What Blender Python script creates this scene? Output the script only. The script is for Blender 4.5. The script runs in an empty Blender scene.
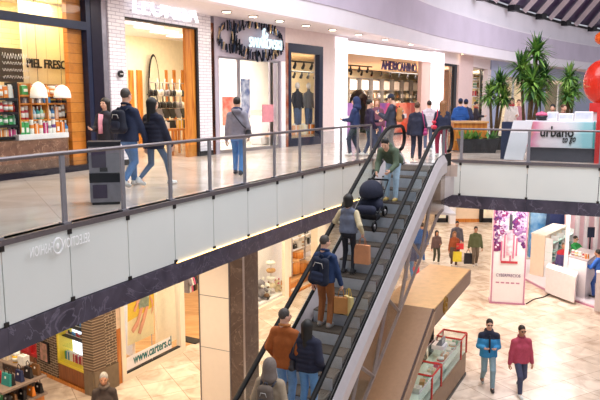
import bpy, bmesh, math, random
import numpy as np
from mathutils import Vector, Matrix
random.seed(7)
RNG = np.random.default_rng(5)
SC = bpy.context.scene
COL = SC.collection

# ------------------------------------------------------------------ camera
FPX = 670.0
PITCH = math.atan(100 / FPX)
EYE = 7.1                     # 1.6 m above the upper walkway (5.5 m)
UP = 5.5
CP, SP = math.cos(PITCH), math.sin(PITCH)
cam_d = bpy.data.cameras.new('camera')
cam_d.sensor_width = 36.0
cam_d.lens = 36.0 * FPX / 600.0
cam_d.clip_end = 300
cam = bpy.data.objects.new('camera', cam_d)
COL.objects.link(cam)
cam.location = (0, 0, EYE)
cam.rotation_euler = (math.pi / 2 - PITCH, 0, 0)
SC.camera = cam

# survey helpers: turn a bearing read off the photograph into a point on a floor or wall
def ray(px, py):
    x = (px - 300) / FPX
    d = (py - 200) / FPX
    return (x, CP - d * SP, -SP - d * CP)
def atz(px, py, z=UP):
    r = ray(px, py); t = (z - EYE) / r[2]
    return (r[0] * t, r[1] * t, z)
def aty(px, py, Y):
    r = ray(px, py); t = Y / r[1]
    return (r[0] * t, Y, EYE + r[2] * t)
def proj(p):
    dz = p[2] - EYE
    zc = p[1] * CP - dz * SP
    return (300 + FPX * p[0] / zc, 200 + FPX * (-p[1] * SP - dz * CP) / zc, FPX / zc)
def onwall(px, py, A, B):
    r = ray(px, py)
    dx, dy = B[0] - A[0], B[1] - A[1]
    det = r[1] * dx - r[0] * dy
    t = (A[1] * dx - A[0] * dy) / det
    return (r[0] * t, r[1] * t, EYE + r[2] * t)

# ------------------------------------------------------------------ materials
def lin(h):
    h = h.lstrip('#')
    o = []
    for i in (0, 2, 4):
        c = int(h[i:i + 2], 16) / 255
        o.append(c / 12.92 if c <= 0.04045 else ((c + 0.055) / 1.055) ** 2.4)
    return (o[0], o[1], o[2], 1)
MATS = {}
def nodes_of(name):
    m = bpy.data.materials.new(name); m.use_nodes = True
    nt = m.node_tree
    return m, nt, nt.nodes['Principled BSDF']
def mat(name, color, rough=0.5, metal=0.0, noise=0.08, scale=8.0, bump=0.0, emit=None, strength=0.0, coat=0.0, spec=None, color2=None):
    """procedural: base colour broken up by noise, optional bump"""
    if name in MATS: return MATS[name]
    m, nt, b = nodes_of(name)
    N, L = nt.nodes, nt.links
    c = lin(color)
    tc = N.new('ShaderNodeTexCoord')
    nz = N.new('ShaderNodeTexNoise'); nz.inputs['Scale'].default_value = scale; nz.inputs['Detail'].default_value = 3
    L.new(tc.outputs['Object'], nz.inputs['Vector'])
    mx = N.new('ShaderNodeMixRGB')
    c2 = lin(color2) if color2 else tuple(max(0, v * (1 - 2.5 * noise)) for v in c[:3]) + (1,)
    mx.inputs['Color1'].default_value = c
    mx.inputs['Color2'].default_value = c2
    mr = N.new('ShaderNodeMapRange')
    mr.inputs['From Min'].default_value = 0.35; mr.inputs['From Max'].default_value = 0.7
    L.new(nz.outputs['Fac'], mr.inputs['Value']); L.new(mr.outputs['Result'], mx.inputs['Fac'])
    L.new(mx.outputs['Color'], b.inputs['Base Color'])
    b.inputs['Roughness'].default_value = rough
    b.inputs['Metallic'].default_value = metal
    if spec is not None: b.inputs['Specular IOR Level'].default_value = spec
    if coat: b.inputs['Coat Weight'].default_value = coat
    if bump:
        bp = N.new('ShaderNodeBump'); bp.inputs['Strength'].default_value = bump; bp.inputs['Distance'].default_value = 0.02
        L.new(nz.outputs['Fac'], bp.inputs['Height']); L.new(bp.outputs['Normal'], b.inputs['Normal'])
    if emit:
        b.inputs['Emission Color'].default_value = lin(emit)
        b.inputs['Emission Strength'].default_value = strength
    MATS[name] = m
    return m
def glass(name, tint='#ffffff', gloss=0.12, rough=0.02, opacity=0.0, body='#ffffff'):
    if name in MATS: return MATS[name]
    m = bpy.data.materials.new(name); m.use_nodes = True
    nt = m.node_tree; N, L = nt.nodes, nt.links
    N.clear()
    out = N.new('ShaderNodeOutputMaterial')
    tr = N.new('ShaderNodeBsdfTransparent'); tr.inputs['Color'].default_value = lin(tint)
    gl = N.new('ShaderNodeBsdfGlossy'); gl.inputs['Roughness'].default_value = rough
    fr = N.new('ShaderNodeFresnel'); fr.inputs['IOR'].default_value = 1.45
    ml = N.new('ShaderNodeMath'); ml.operation = 'MULTIPLY'; ml.inputs[1].default_value = gloss / 0.12
    L.new(fr.outputs[0], ml.inputs[0])
    mix = N.new('ShaderNodeMixShader')
    ge = N.new('ShaderNodeNewGeometry'); fs = N.new('ShaderNodeMath'); fs.operation = 'SUBTRACT'; fs.inputs[0].default_value = 1.0
    m3 = N.new('ShaderNodeMath'); m3.operation = 'MULTIPLY'       # reflect on entering faces only
    L.new(ge.outputs['Backfacing'], fs.inputs[1]); L.new(ml.outputs[0], m3.inputs[0]); L.new(fs.outputs[0], m3.inputs[1])
    L.new(m3.outputs[0], mix.inputs[0]); L.new(gl.outputs[0], mix.inputs[2])
    if opacity:
        df = N.new('ShaderNodeBsdfDiffuse'); df.inputs['Color'].default_value = lin(body)
        m2 = N.new('ShaderNodeMixShader'); m2.inputs[0].default_value = opacity
        L.new(tr.outputs[0], m2.inputs[1]); L.new(df.outputs[0], m2.inputs[2]); L.new(m2.outputs[0], mix.inputs[1])
    else:
        L.new(tr.outputs[0], mix.inputs[1])
    L.new(mix.outputs[0], out.inputs['Surface'])
    MATS[name] = m
    return m
def grid_mat(name, c1, c2, cj, bw, bh, joint=0.004, rough=0.4, offset=0.0, axis='xy', rot=0.0, bump=0.0, var=0.5, noise_scale=1.5, coat=0.0, spec=None):
    """tiles, bricks or planks from the Brick texture with veined stone noise"""
    if name in MATS: return MATS[name]
    m, nt, b = nodes_of(name); N, L = nt.nodes, nt.links
    tc = N.new('ShaderNodeTexCoord')
    if axis == 'uv': src = tc.outputs['UV']
    else: src = tc.outputs['Object']
    if axis == 'wall':      # tangent direction rot (radians) along X, height along Y
        dt = N.new('ShaderNodeVectorMath'); dt.operation = 'DOT_PRODUCT'; dt.inputs[1].default_value = (math.cos(rot), math.sin(rot), 0)
        sx = N.new('ShaderNodeSeparateXYZ'); mp = N.new('ShaderNodeCombineXYZ')
        L.new(src, dt.inputs[0]); L.new(src, sx.inputs[0]); L.new(dt.outputs['Value'], mp.inputs['X']); L.new(sx.outputs['Z'], mp.inputs['Y'])
    else:
        mp = N.new('ShaderNodeMapping'); mp.inputs['Rotation'].default_value = (0, 0, rot)
        L.new(src, mp.inputs['Vector'])
    br = N.new('ShaderNodeTexBrick'); br.offset = offset
    br.inputs['Scale'].default_value = 1.0
    br.inputs['Brick Width'].default_value = bw; br.inputs['Row Height'].default_value = bh
    br.inputs['Mortar Size'].default_value = joint; br.inputs['Mortar Smooth'].default_value = 0.1
    br.inputs['Color1'].default_value = lin(c1); br.inputs['Color2'].default_value = lin(c2); br.inputs['Mortar'].default_value = lin(cj)
    L.new(mp.outputs[0], br.inputs['Vector'])
    nz = N.new('ShaderNodeTexNoise'); nz.inputs['Scale'].default_value = noise_scale; nz.inputs['Detail'].default_value = 6; nz.inputs['Distortion'].default_value = 1.2
    L.new(mp.outputs[0], nz.inputs['Vector'])
    hs = N.new('ShaderNodeMixRGB'); hs.blend_type = 'MULTIPLY'; hs.inputs['Fac'].default_value = var
    rp = N.new('ShaderNodeValToRGB')
    rp.color_ramp.elements[0].position = 0.35; rp.color_ramp.elements[0].color = (0.62, 0.55, 0.5, 1)
    rp.color_ramp.elements[1].position = 0.62; rp.color_ramp.elements[1].color = (1, 1, 1, 1)
    L.new(nz.outputs['Fac'], rp.inputs['Fac'])
    L.new(br.outputs['Color'], hs.inputs['Color1']); L.new(rp.outputs['Color'], hs.inputs['Color2'])
    L.new(hs.outputs['Color'], b.inputs['Base Color'])
    b.inputs['Roughness'].default_value = rough
    if coat: b.inputs['Coat Weight'].default_value = coat
    if spec is not None: b.inputs['Specular IOR Level'].default_value = spec
    if bump:
        bp = N.new('ShaderNodeBump'); bp.inputs['Strength'].default_value = bump; bp.inputs['Distance'].default_value = 0.01; bp.invert = True
        L.new(br.outputs['Fac'], bp.inputs['Height']); L.new(bp.outputs['Normal'], b.inputs['Normal'])
    MATS[name] = m
    return m
def veined(name, c1, c2, cv, scale=1.2, rough=0.25, spec=None):
    if name in MATS: return MATS[name]
    m, nt, b = nodes_of(name); N, L = nt.nodes, nt.links
    tc = N.new('ShaderNodeTexCoord')
    nz = N.new('ShaderNodeTexNoise'); nz.inputs['Scale'].default_value = scale; nz.inputs['Detail'].default_value = 8; nz.inputs['Distortion'].default_value = 1.5
    L.new(tc.outputs['Object'], nz.inputs['Vector'])
    rp = N.new('ShaderNodeValToRGB'); e = rp.color_ramp.elements
    e[0].position = 0.3; e[0].color = lin(c1); e[1].position = 0.72; e[1].color = lin(c2)
    L.new(nz.outputs['Fac'], rp.inputs['Fac'])
    wv = N.new('ShaderNodeTexNoise'); wv.inputs['Scale'].default_value = scale * 0.7; wv.inputs['Detail'].default_value = 10; wv.inputs['Distortion'].default_value = 3
    L.new(tc.outputs['Object'], wv.inputs['Vector'])
    r2 = N.new('ShaderNodeValToRGB'); e = r2.color_ramp.elements
    e[0].position = 0.485; e[0].color = (0, 0, 0, 1); e[1].position = 0.5; e[1].color = (1, 1, 1, 1)
    x = r2.color_ramp.elements.new(0.515); x.color = (0, 0, 0, 1)
    L.new(wv.outputs['Fac'], r2.inputs['Fac'])
    mx = N.new('ShaderNodeMixRGB'); mx.inputs['Color2'].default_value = lin(cv)
    L.new(r2.outputs['Color'], mx.inputs['Fac']); L.new(rp.outputs['Color'], mx.inputs['Color1'])
    L.new(mx.outputs['Color'], b.inputs['Base Color'])
    b.inputs['Roughness'].default_value = rough
    if spec is not None: b.inputs['Specular IOR Level'].default_value = spec
    MATS[name] = m
    return m
def wood(name, c1, c2, rough=0.4, scale=2.0, stretch=(6, 6, 0.6)):
    if name in MATS: return MATS[name]
    m, nt, b = nodes_of(name); N, L = nt.nodes, nt.links
    tc = N.new('ShaderNodeTexCoord'); mp = N.new('ShaderNodeMapping'); mp.inputs['Scale'].default_value = stretch
    L.new(tc.outputs['Object'], mp.inputs['Vector'])
    nz = N.new('ShaderNodeTexNoise'); nz.inputs['Scale'].default_value = scale; nz.inputs['Detail'].default_value = 6; nz.inputs['Distortion'].default_value = 0.8
    L.new(mp.outputs[0], nz.inputs['Vector'])
    rp = N.new('ShaderNodeValToRGB'); e = rp.color_ramp.elements
    e[0].position = 0.35; e[0].color = lin(c1); e[1].position = 0.65; e[1].color = lin(c2)
    L.new(nz.outputs['Fac'], rp.inputs['Fac']); L.new(rp.outputs['Color'], b.inputs['Base Color'])
    b.inputs['Roughness'].default_value = rough
    MATS[name] = m
    return m

# ------------------------------------------------------------------ mesh building
def V2(a): return Vector((a[0], a[1]))
class MB:
    def __init__(s): s.v = []; s.f = []; s.mi = []; s.sm = []; s.uv = {}
    def add(s, vs, fs, mi=0, smooth=False):
        o = len(s.v)
        s.v += [tuple(v) for v in vs]
        for f in fs:
            s.f.append(tuple(i + o for i in f)); s.mi.append(mi); s.sm.append(smooth)
        return s
    def hexa(s, p, mi=0):
        """p: 4 bottom then 4 top, same winding"""
        return s.add(p, [(3, 2, 1, 0), (4, 5, 6, 7), (0, 1, 5, 4), (1, 2, 6, 5), (2, 3, 7, 6), (3, 0, 4, 7)], mi)
    def box(s, c, d, rz=0.0, mi=0):
        x, y, z = d[0] / 2, d[1] / 2, d[2] / 2
        ca, sa = math.cos(rz), math.sin(rz)
        P = []
        for zz in (-z, z):
            for (a, b) in ((-x, -y), (x, -y), (x, y), (-x, y)):
                P.append((c[0] + a * ca - b * sa, c[1] + a * sa + b * ca, c[2] + zz))
        return s.hexa(P, mi)
    def wall(s, A, B, z0, z1, t, mi=0, off=0.0):
        """box along plan segment A-B; front face offset off behind the line (left of A->B), thickness t"""
        A, B = V2(A), V2(B)
        d = (B - A).normalized(); n = Vector((-d.y, d.x))
        a0, b0, b1, a1 = A + n * off, B + n * off, B + n * (off + t), A + n * (off + t)
        return s.hexa([(*a0, z0), (*b0, z0), (*b1, z0), (*a1, z0), (*a0, z1), (*b0, z1), (*b1, z1), (*a1, z1)], mi)
    def prism(s, poly, z0, z1, mi=0):
        n = len(poly)
        area = sum(poly[i][0] * poly[(i + 1) % n][1] - poly[(i + 1) % n][0] * poly[i][1] for i in range(n))
        if area < 0: poly = poly[::-1]
        vs = [(p[0], p[1], z0) for p in poly] + [(p[0], p[1], z1) for p in poly]
        fs = [tuple(range(n - 1, -1, -1)), tuple(range(n, 2 * n))] + [(i, (i + 1) % n, n + (i + 1) % n, n + i) for i in range(n)]
        return s.add(vs, fs, mi)
    def loft(s, ring_a, ring_b, mi=0):
        n = len(ring_a)
        fs = [tuple(range(n - 1, -1, -1)), tuple(range(n, 2 * n))] + [(i, (i + 1) % n, n + (i + 1) % n, n + i) for i in range(n)]
        return s.add(list(ring_a) + list(ring_b), fs, mi)
    def tube(s, pts, r, n=8, mi=0, closed=False, smooth=True, ry=None):
        pts = [Vector(p) for p in pts]
        N = len(pts)
        rings = []
        ref = None
        for i, p in enumerate(pts):
            if closed: t = (pts[(i + 1) % N] - pts[i - 1])
            elif i == 0: t = pts[1] - p
            elif i == N - 1: t = p - pts[-2]
            else: t = (pts[i + 1] - p).normalized() + (p - pts[i - 1]).normalized()
            if t.length < 1e-9: t = Vector((0, 0, 1))
            t.normalize()
            if ref is None:
                up = Vector((0, 0, 1)) if abs(t.z) < 0.95 else Vector((1, 0, 0))
                a = t.cross(up).normalized()
            else:
                a = ref - t * ref.dot(t)
                a = a.normalized() if a.length > 1e-6 else t.orthogonal().normalized()
            ref = a
            b = a.cross(t)
            rr = r[i] if isinstance(r, (list, tuple)) else r
            r2 = rr if ry is None else ry
            rings.append([p + a * (rr * math.cos(2 * math.pi * k / n)) + b * (r2 * math.sin(2 * math.pi * k / n)) for k in range(n)])
        vs = [v for R in rings for v in R]
        fs = []
        for i in range(N if closed else N - 1):
            j = (i + 1) % N
            for k in range(n):
                fs.append((i * n + k, i * n + (k + 1) % n, j * n + (k + 1) % n, j * n + k))
        s.add(vs, fs, mi, smooth)
        if not closed:
            o = len(s.v) - len(vs)
            s.f.append(tuple(o + k for k in range(n - 1, -1, -1))); s.mi.append(mi); s.sm.append(False)
            s.f.append(tuple(o + (N - 1) * n + k for k in range(n))); s.mi.append(mi); s.sm.append(False)
        return s
    def lathe(s, prof, c=(0, 0, 0), n=16, mi=0, sx=1.0, sy=1.0, smooth=True):
        vs = []; fs = []
        for (r, z) in prof:
            for k in range(n):
                a = 2 * math.pi * k / n
                vs.append((c[0] + r * sx * math.cos(a), c[1] + r * sy * math.sin(a), c[2] + z))
        m = len(prof)
        for i in range(m - 1):
            for k in range(n):
                fs.append((i * n + k, i * n + (k + 1) % n, (i + 1) * n + (k + 1) % n, (i + 1) * n + k))
        s.add(vs, fs, mi, smooth)
        o = len(s.v) - len(vs)
        s.f.append(tuple(o + k for k in range(n - 1, -1, -1))); s.mi.append(mi); s.sm.append(False)
        s.f.append(tuple(o + (m - 1) * n + k for k in range(n))); s.mi.append(mi); s.sm.append(False)
        return s
    def ball(s, c, r, n=12, m=8, mi=0, rz=0.0):
        if not isinstance(r, (tuple, list)): r = (r, r, r)
        vs = []; fs = []
        ca, sa = math.cos(rz), math.sin(rz)
        for i in range(1, m):
            t = math.pi * i / m
            for k in range(n):
                a = 2 * math.pi * k / n
                x, y, z = r[0] * math.sin(t) * math.cos(a), r[1] * math.sin(t) * math.sin(a), -r[2] * math.cos(t)
                vs.append((c[0] + x * ca - y * sa, c[1] + x * sa + y * ca, c[2] + z))
        for i in range(m - 2):
            for k in range(n):
                fs.append((i * n + k, i * n + (k + 1) % n, (i + 1) * n + (k + 1) % n, (i + 1) * n + k))
        b = len(vs)
        vs.append((c[0], c[1], c[2] - r[2])); vs.append((c[0], c[1], c[2] + r[2]))
        for k in range(n):
            fs.append((b, (k + 1) % n, k)); fs.append((b + 1, (m - 2) * n + k, (m - 2) * n + (k + 1) % n))
        return s.add(vs, fs, mi, True)
    def build(s, name, mats, parent=None, bevel=0.0, seg=2):
        me = bpy.data.meshes.new(name)
        me.from_pydata(s.v, [], s.f)
        if not isinstance(mats, (list, tuple)): mats = [mats]
        for m in mats: me.materials.append(m)
        me.polygons.foreach_set('material_index', s.mi)
        me.polygons.foreach_set('use_smooth', s.sm)
        me.update()
        o = bpy.data.objects.new(name, me); COL.objects.link(o)
        if parent is not None:
            o.parent = parent
            o.matrix_parent_inverse = parent.matrix_basis.inverted()   # mesh is written in world metres
        if bevel:
            bv = o.modifiers.new('bevel', 'BEVEL'); bv.width = bevel; bv.segments = seg; bv.limit_method = 'ANGLE'
        return o
def kids(o): return [c for c in o.children]
def local(o):
    """mesh written in its thing's own coordinates"""
    o.matrix_parent_inverse = Matrix.Identity(4)
    return o
def tag(o, label=None, cat=None, group=None, kind=None):
    if label: o['label'] = label
    if cat: o['category'] = cat
    if group: o['group'] = group
    if kind: o['kind'] = kind
    return o
def thing(name, label, cat, loc=(0, 0, 0), rz=0.0, group=None):
    o = bpy.data.objects.new(name, None); COL.objects.link(o)
    o.empty_display_size = 0.1
    o.location = loc; o.rotation_euler = (0, 0, rz)
    bpy_update = Matrix.Translation(loc) @ Matrix.Rotation(rz, 4, 'Z')
    o.matrix_basis = bpy_update
    return tag(o, label, cat, group)
def struct(name, mb, m, parent=None, bevel=0.0):
    o = mb.build(name, m, parent, bevel)
    if parent is None: o['kind'] = 'structure'
    return o
def dup(root, loc, rz=0.0, label=None, group=None, scale=None):
    r = root.copy(); COL.objects.link(r)
    M = Matrix.Translation(loc) @ Matrix.Rotation(rz, 4, 'Z')
    if scale: M = M @ Matrix.Diagonal((*((scale,) * 3 if not isinstance(scale, (tuple, list)) else scale), 1))
    r.matrix_basis = M
    if label: r['label'] = label
    if group: r['group'] = group
    for ch in list(root.children):
        c = ch.copy(); COL.objects.link(c); c.parent = r; c.matrix_parent_inverse = ch.matrix_parent_inverse.copy()
        for g in list(ch.children):
            d = g.copy(); COL.objects.link(d); d.parent = c; d.matrix_parent_inverse = g.matrix_parent_inverse.copy()
    return r
ORD = ['first', 'second', 'third', 'fourth', 'fifth', 'sixth', 'seventh', 'eighth', 'ninth', 'tenth', 'eleventh', 'twelfth', 'thirteenth', 'fourteenth',
       'fifteenth', 'sixteenth', 'seventeenth', 'eighteenth', 'nineteenth', 'twentieth', 'twenty-first', 'twenty-second', 'twenty-third', 'twenty-fourth', 'twenty-fifth',
       'twenty-sixth', 'twenty-seventh', 'twenty-eighth', 'twenty-ninth', 'thirtieth']
def text_mesh(name, body, origin, right, up, width, height, m, parent=None, depth=0.012, mirror=False, shear=0.0, spacing=1.0, bold=0.0):
    """lettering as a solid mesh, its lower left corner at origin, fitted to width x height"""
    cu = bpy.data.curves.new(name, 'FONT'); cu.body = body; cu.extrude = 0.5; cu.resolution_u = 3; cu.space_character = spacing; cu.offset = bold
    if shear: cu.shear = shear
    ob = bpy.data.objects.new(name, cu); COL.objects.link(ob)
    dg = bpy.context.evaluated_depsgraph_get()
    me = bpy.data.meshes.new_from_object(ob.evaluated_get(dg))
    bpy.data.objects.remove(ob); bpy.data.curves.remove(cu)
    n = len(me.vertices); co = np.empty(n * 3); me.vertices.foreach_get('co', co); co = co.reshape(-1, 3)
    mn, mx_ = co.min(0), co.max(0)
    q = (co - mn) / np.maximum(mx_ - mn, 1e-6)
    if mirror: q[:, 0] = 1 - q[:, 0]
    R = np.array(Vector(right).normalized()); U = np.array(Vector(up).normalized()); Nn = np.cross(R, U)
    P = np.array(origin) + np.outer(q[:, 0] * width, R) + np.outer(q[:, 1] * height, U) + np.outer(q[:, 2] * depth, Nn)
    me.vertices.foreach_set('co', P.ravel()); 
    if mirror: me.flip_normals()
    me.materials.clear(); me.materials.append(m); me.update()
    o = bpy.data.objects.new(name, me); COL.objects.link(o)
    if parent is not None:
        o.parent = parent; o.matrix_parent_inverse = parent.matrix_basis.inverted()
    return o
# ------------------------------------------------------------------ plan of the place
def spline(P, n=10):
    out = []
    P = [Vector(p) for p in P]
    Q = [P[0] * 2 - P[1]] + P + [P[-1] * 2 - P[-2]]
    for i in range(1, len(Q) - 2):
        a, b, c, d = Q[i - 1], Q[i], Q[i + 1], Q[i + 2]
        for k in range(n):
            t = k / n
            out.append(0.5 * ((2 * b) + (c - a) * t + (2 * a - 5 * b + 4 * c - d) * t * t + (3 * b - a - 3 * c + d) * t ** 3))
    out.append(P[-1])
    return out
STORE = spline([(-10.6, 3.0), (-8.5, 8.0), (-6.0, 13.2), (-2.76, 19.5), (1.3, 25.6), (6.9, 33.5), (11.3, 41.0), (16.0, 49.0), (24.0, 60.0), (34.0, 70.0), (46.0, 79.0)])
BULK = spline([(-10.5, 1.0), (-7.6, 7.0), (-4.6, 12.3), (-2.06, 16.8), (0.0, 20.16), (1.67, 22.9), (3.98, 27.3), (7.27, 33.2), (14.4, 43.6), (22.7, 53.4), (34, 64)])
def on_line(LN, px):
    k = (px - 300) / FPX / (CP + 100 / FPX * SP)       # x / y of that bearing
    for a, b in zip(LN, LN[1:]):
        fa, fb_ = a.x - k * a.y, b.x - k * b.y
        if fa <= 0 < fb_ or (fa < 0 <= fb_):
            return a.lerp(b, fa / (fa - fb_))
    return LN[0] if (LN[0].x - k * LN[0].y) > 0 else LN[-1]
def S(px): return on_line(STORE, px)
def Sdir(px):
    d = S(px + 3) - S(px - 3); return d.normalized()
def Snorm(px):
    d = Sdir(px); return Vector((-d.y, d.x))           # away from the walkway, into the shops
def zS(px, py):
    p = S(px)
    A = (p.x, p.y); d = Sdir(px)
    return onwall(px, py, A, (p.x + d.x, p.y + d.y))[2]
def inside(px, py, off):
    """point of a bearing on a plane parallel to the shop line, off metres inside"""
    n = Snorm(px); d = Sdir(px)
    # iterate: the line through S(px)+n*off
    p = S(px) + n * off
    return Vector(onwall(px, py, (p.x, p.y), (p.x + d.x, p.y + d.y)))
def fb(mb, px0, px1, z0, z1, t, off=0.0, mi=0):
    return mb.wall(S(px0), S(px1), z0, z1, t, mi, off)
LEDGE = [(-7.0, 0.4), (-3.47, 7.59), (-3.04, 8.64), (-2.54, 9.68), (-2.05, 10.72), (-1.55, 11.76), (-1.02, 12.83), (-0.49, 13.9), (0.04, 14.96), (0.57, 16.0), (1.08, 16.95), (1.58, 17.85), (2.0, 18.5)]
LEDGE_R = [(3.9, 18.25), (4.34, 18.05), (5.9, 17.3), (7.47, 16.62), (12.5, 14.4), (18, 12.0)]
TH_S = math.atan2(0.89, 0.457)

# ------------------------------------------------------------------ surfaces
M_floor = grid_mat('stone_tile_ground', '#f4e6d6', '#e3d0bd', '#b79f88', 0.8, 0.8, 0.008, rough=0.24, rot=math.radians(62), var=0.8, noise_scale=1.6, coat=0.0)
M_floor_up = grid_mat('marble_tile_upper', '#ead9cd', '#dfc9bb', '#b9a294', 1.2, 1.2, 0.004, rough=0.16, rot=TH_S, var=0.55, noise_scale=0.7)
M_white = mat('white_plaster', '#f2eef0', 0.55, noise=0.02)
M_ceil = mat('ceiling_white', '#efe9ea', 0.6, noise=0.02)
M_cream = mat('cream_wall', '#f6ead2', 0.55, noise=0.03)
M_band_light = mat('bulkhead_white', '#f4eff6', 0.5, noise=0.02, scale=1)
M_band_lilac = mat('bulkhead_lilac', '#d3c9dc', 0.55, noise=0.04, scale=0.8)
M_panel = mat('white_back_glass', '#e6e9e4', 0.22, noise=0.02, scale=0.7)
M_band = veined('dark_marble', '#35313f', '#544d5d', '#716a7b', scale=1.6, rough=0.35)
M_stone = veined('brown_granite', '#4f3f38', '#6b5950', '#86746a', scale=2.2, rough=0.35)
M_steel = mat('brushed_steel', '#b9b3b6', 0.3, 0.9, noise=0.04, scale=20)
M_post = mat('post_grey_steel', '#a3a0a6', 0.38, 0.7, noise=0.04, scale=20)
M_rail = mat('rail_bronze_grey', '#7d7578', 0.35, 0.6, noise=0.05, scale=20)
M_clip = mat('clip_dark', '#33302f', 0.4, 0.5)
M_glass = glass('clear_glass', '#f4f8f8', 0.10)
M_shopglass = glass('shop_glass', '#fbfdfc', 0.07)
M_black = mat('black_rubber', '#060508', 0.6, noise=0.0, spec=0.25)
M_navy = mat('navy_frame', '#1c2440', 0.35, 0.2)
M_darkpost = mat('dark_violet_metal', '#241f30', 0.3, 0.4)
M_teak = wood('orange_wood', '#b4641f', '#d9903c', 0.4)
M_brownwood = wood('brown_wood', '#6a3d20', '#8f5a33', 0.35)
M_plank = wood('pale_plank_floor', '#c98d56', '#e3b27c', 0.3, 1.5, (0.8, 6, 1))
M_brick_white = grid_mat('white_glazed_brick', '#f3f0f4', '#e6e1e8', '#bdb6c2', 0.30, 0.085, 0.008, rough=0.35, offset=0.5, axis='wall', rot=TH_S, bump=0.6, var=0.08)
M_tile_cream = grid_mat('cream_tile', '#f3e2bb', '#ecd7aa', '#d8bf90', 0.5, 0.12, 0.006, rough=0.4, offset=0.5, axis='wall', rot=TH_S, bump=0.3, var=0.1)
M_lilacwall = mat('lilac_panel', '#b3a9b8', 0.45, noise=0.02)
M_pillar = mat('rose_white_pillar', '#e8d8d6', 0.5, noise=0.02)
M_lit = mat('backlit_white', '#ffffff', 0.4, noise=0, emit='#f4f2ff', strength=0.9)
M_lamp = mat('lamp_glow', '#ffffff', 0.4, noise=0, emit='#ffe2b0', strength=14)
M_strip = mat('warm_strip', '#ffffff', 0.4, noise=0, emit='#ffc860', strength=6.0)
M_iron = mat('dark_iron', '#2b292d', 0.45, 0.4)

# ------------------------------------------------------------------ floors, ceilings
struct('floor', MB().prism([(-40, -6), (50, -6), (50, 75), (-40, 75)], -0.3, 0.0), M_floor)
up_poly = LEDGE + [(2.40, 17.9), (2.53, 17.42), (3.94, 16.69), (4.0, 17.9)] + LEDGE_R + [(50, 0), (50, 75), (-40, 75), (-40, 0.4)]
struct('floor_upper', MB().prism(up_poly, 5.2, 5.5), M_floor_up)
struct('ceiling_lower', MB().prism(up_poly, 4.2, 4.26), M_ceil)
# void edge: white back-painted glass panels over a dark marble band
def fascia(line, name_a, name_b, zb, zm, joints, clips=True):
    band = MB(); pan = []
    for a, b in zip(line, line[1:]):
        band.wall(a, b, zb, zm, 0.14, off=-0.035)
    st = struct(name_b, band, M_band)
    root = MB()
    for a, b in zip(line, line[1:]):
        root.wall(a, b, zm, 5.43, 0.05, off=0.03)
    tr = struct(name_a, root, M_iron)
    cap = MB()
    for a, b in zip(line, line[1:]): cap.wall(a, b, 5.43, 5.5, 0.16, off=-0.045)
    cap.build('edge_cap', M_rail, tr)
    for a, b in zip(line, line[1:]):
        A, B = V2(a), V2(b); d = (B - A).normalized() * 0.008
        MB().wall(A + d, B - d, zm + 0.012, 5.425, 0.03, off=-0.01).build('fascia_panel', M_panel, tr)
        if clips:
            cl = MB()
            for zz in (zm + 0.02, 5.40): cl.wall(A - d * 4, A + d * 4, zz - 0.04, zz + 0.04, 0.02, off=-0.03)
            cl.build('panel_clip', M_clip, tr)
    return tr
fascia(LEDGE, 'trim_1', 'trim_2', 4.11, 4.45, None)
fascia(LEDGE_R, 'trim_3', 'trim_4', 4.20, 4.53, None)
# warm light strip tucked on the band's top edge
st = MB()
for a, b in zip(LEDGE[4:], LEDGE[5:]): st.wall(a, b, 4.452, 4.464, 0.010, off=-0.030)
tag(st.build('light_strip', M_strip), 'thin warm light strip along the foot of the white balcony panels', 'lamp')

# upper soffit and the curved bulkhead round the void
soff = [(p.x, p.y) for p in BULK] + [(50, 75), (-40, 75), (-40, 1.0)]
struct('ceiling', MB().prism(soff, 9.5, 9.6), M_ceil)
def ribbon(mb, line, z0, z1, t, off, mi=0):
    L = [Vector((p[0], p[1])) for p in line]
    def nrm(i):
        d = (L[min(i + 1, len(L) - 1)] - L[max(i - 1, 0)]).normalized(); return Vector((-d.y, d.x))
    A = [p + nrm(i) * off for i, p in enumerate(L)]; B = [p + nrm(i) * (off + t) for i, p in enumerate(L)]
    vs = []; fs = []
    for a, b in zip(A, B): vs += [(a.x, a.y, z0), (b.x, b.y, z0), (b.x, b.y, z1), (a.x, a.y, z1)]
    for i in range(len(A) - 1):
        o, q = i * 4, i * 4 + 4
        fs += [(o, q, q + 3, o + 3), (o + 1, o + 2, q + 2, q + 1), (o + 3, q + 3, q + 2, o + 2), (o, o + 1, q + 1, q)]
    n = (len(A) - 1) * 4
    fs += [(0, 3, 2, 1), (n, n + 1, n + 2, n + 3)]
    return mb.add(vs, fs, mi)
w = MB(); ribbon(w, BULK, 9.45, 10.0, 0.25, -0.02)
bk = struct('wall_bulkhead', w, M_band_light)
ribbon(MB(), BULK, 10.0, 11.25, 0.3, -0.06).build('lilac_band', M_band_lilac, bk)
ribbon(MB(), BULK, 11.25, 11.33, 0.7, -0.06).build('ledge', M_band_light, bk)
ribbon(MB(), BULK, 11.33, 12.6, 0.2, 0.55).build('upper_wall', M_band_light, bk)
ribbon(MB(), BULK, 12.6, 12.75, 0.5, 0.45).build('eaves', M_iron, bk)
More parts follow.
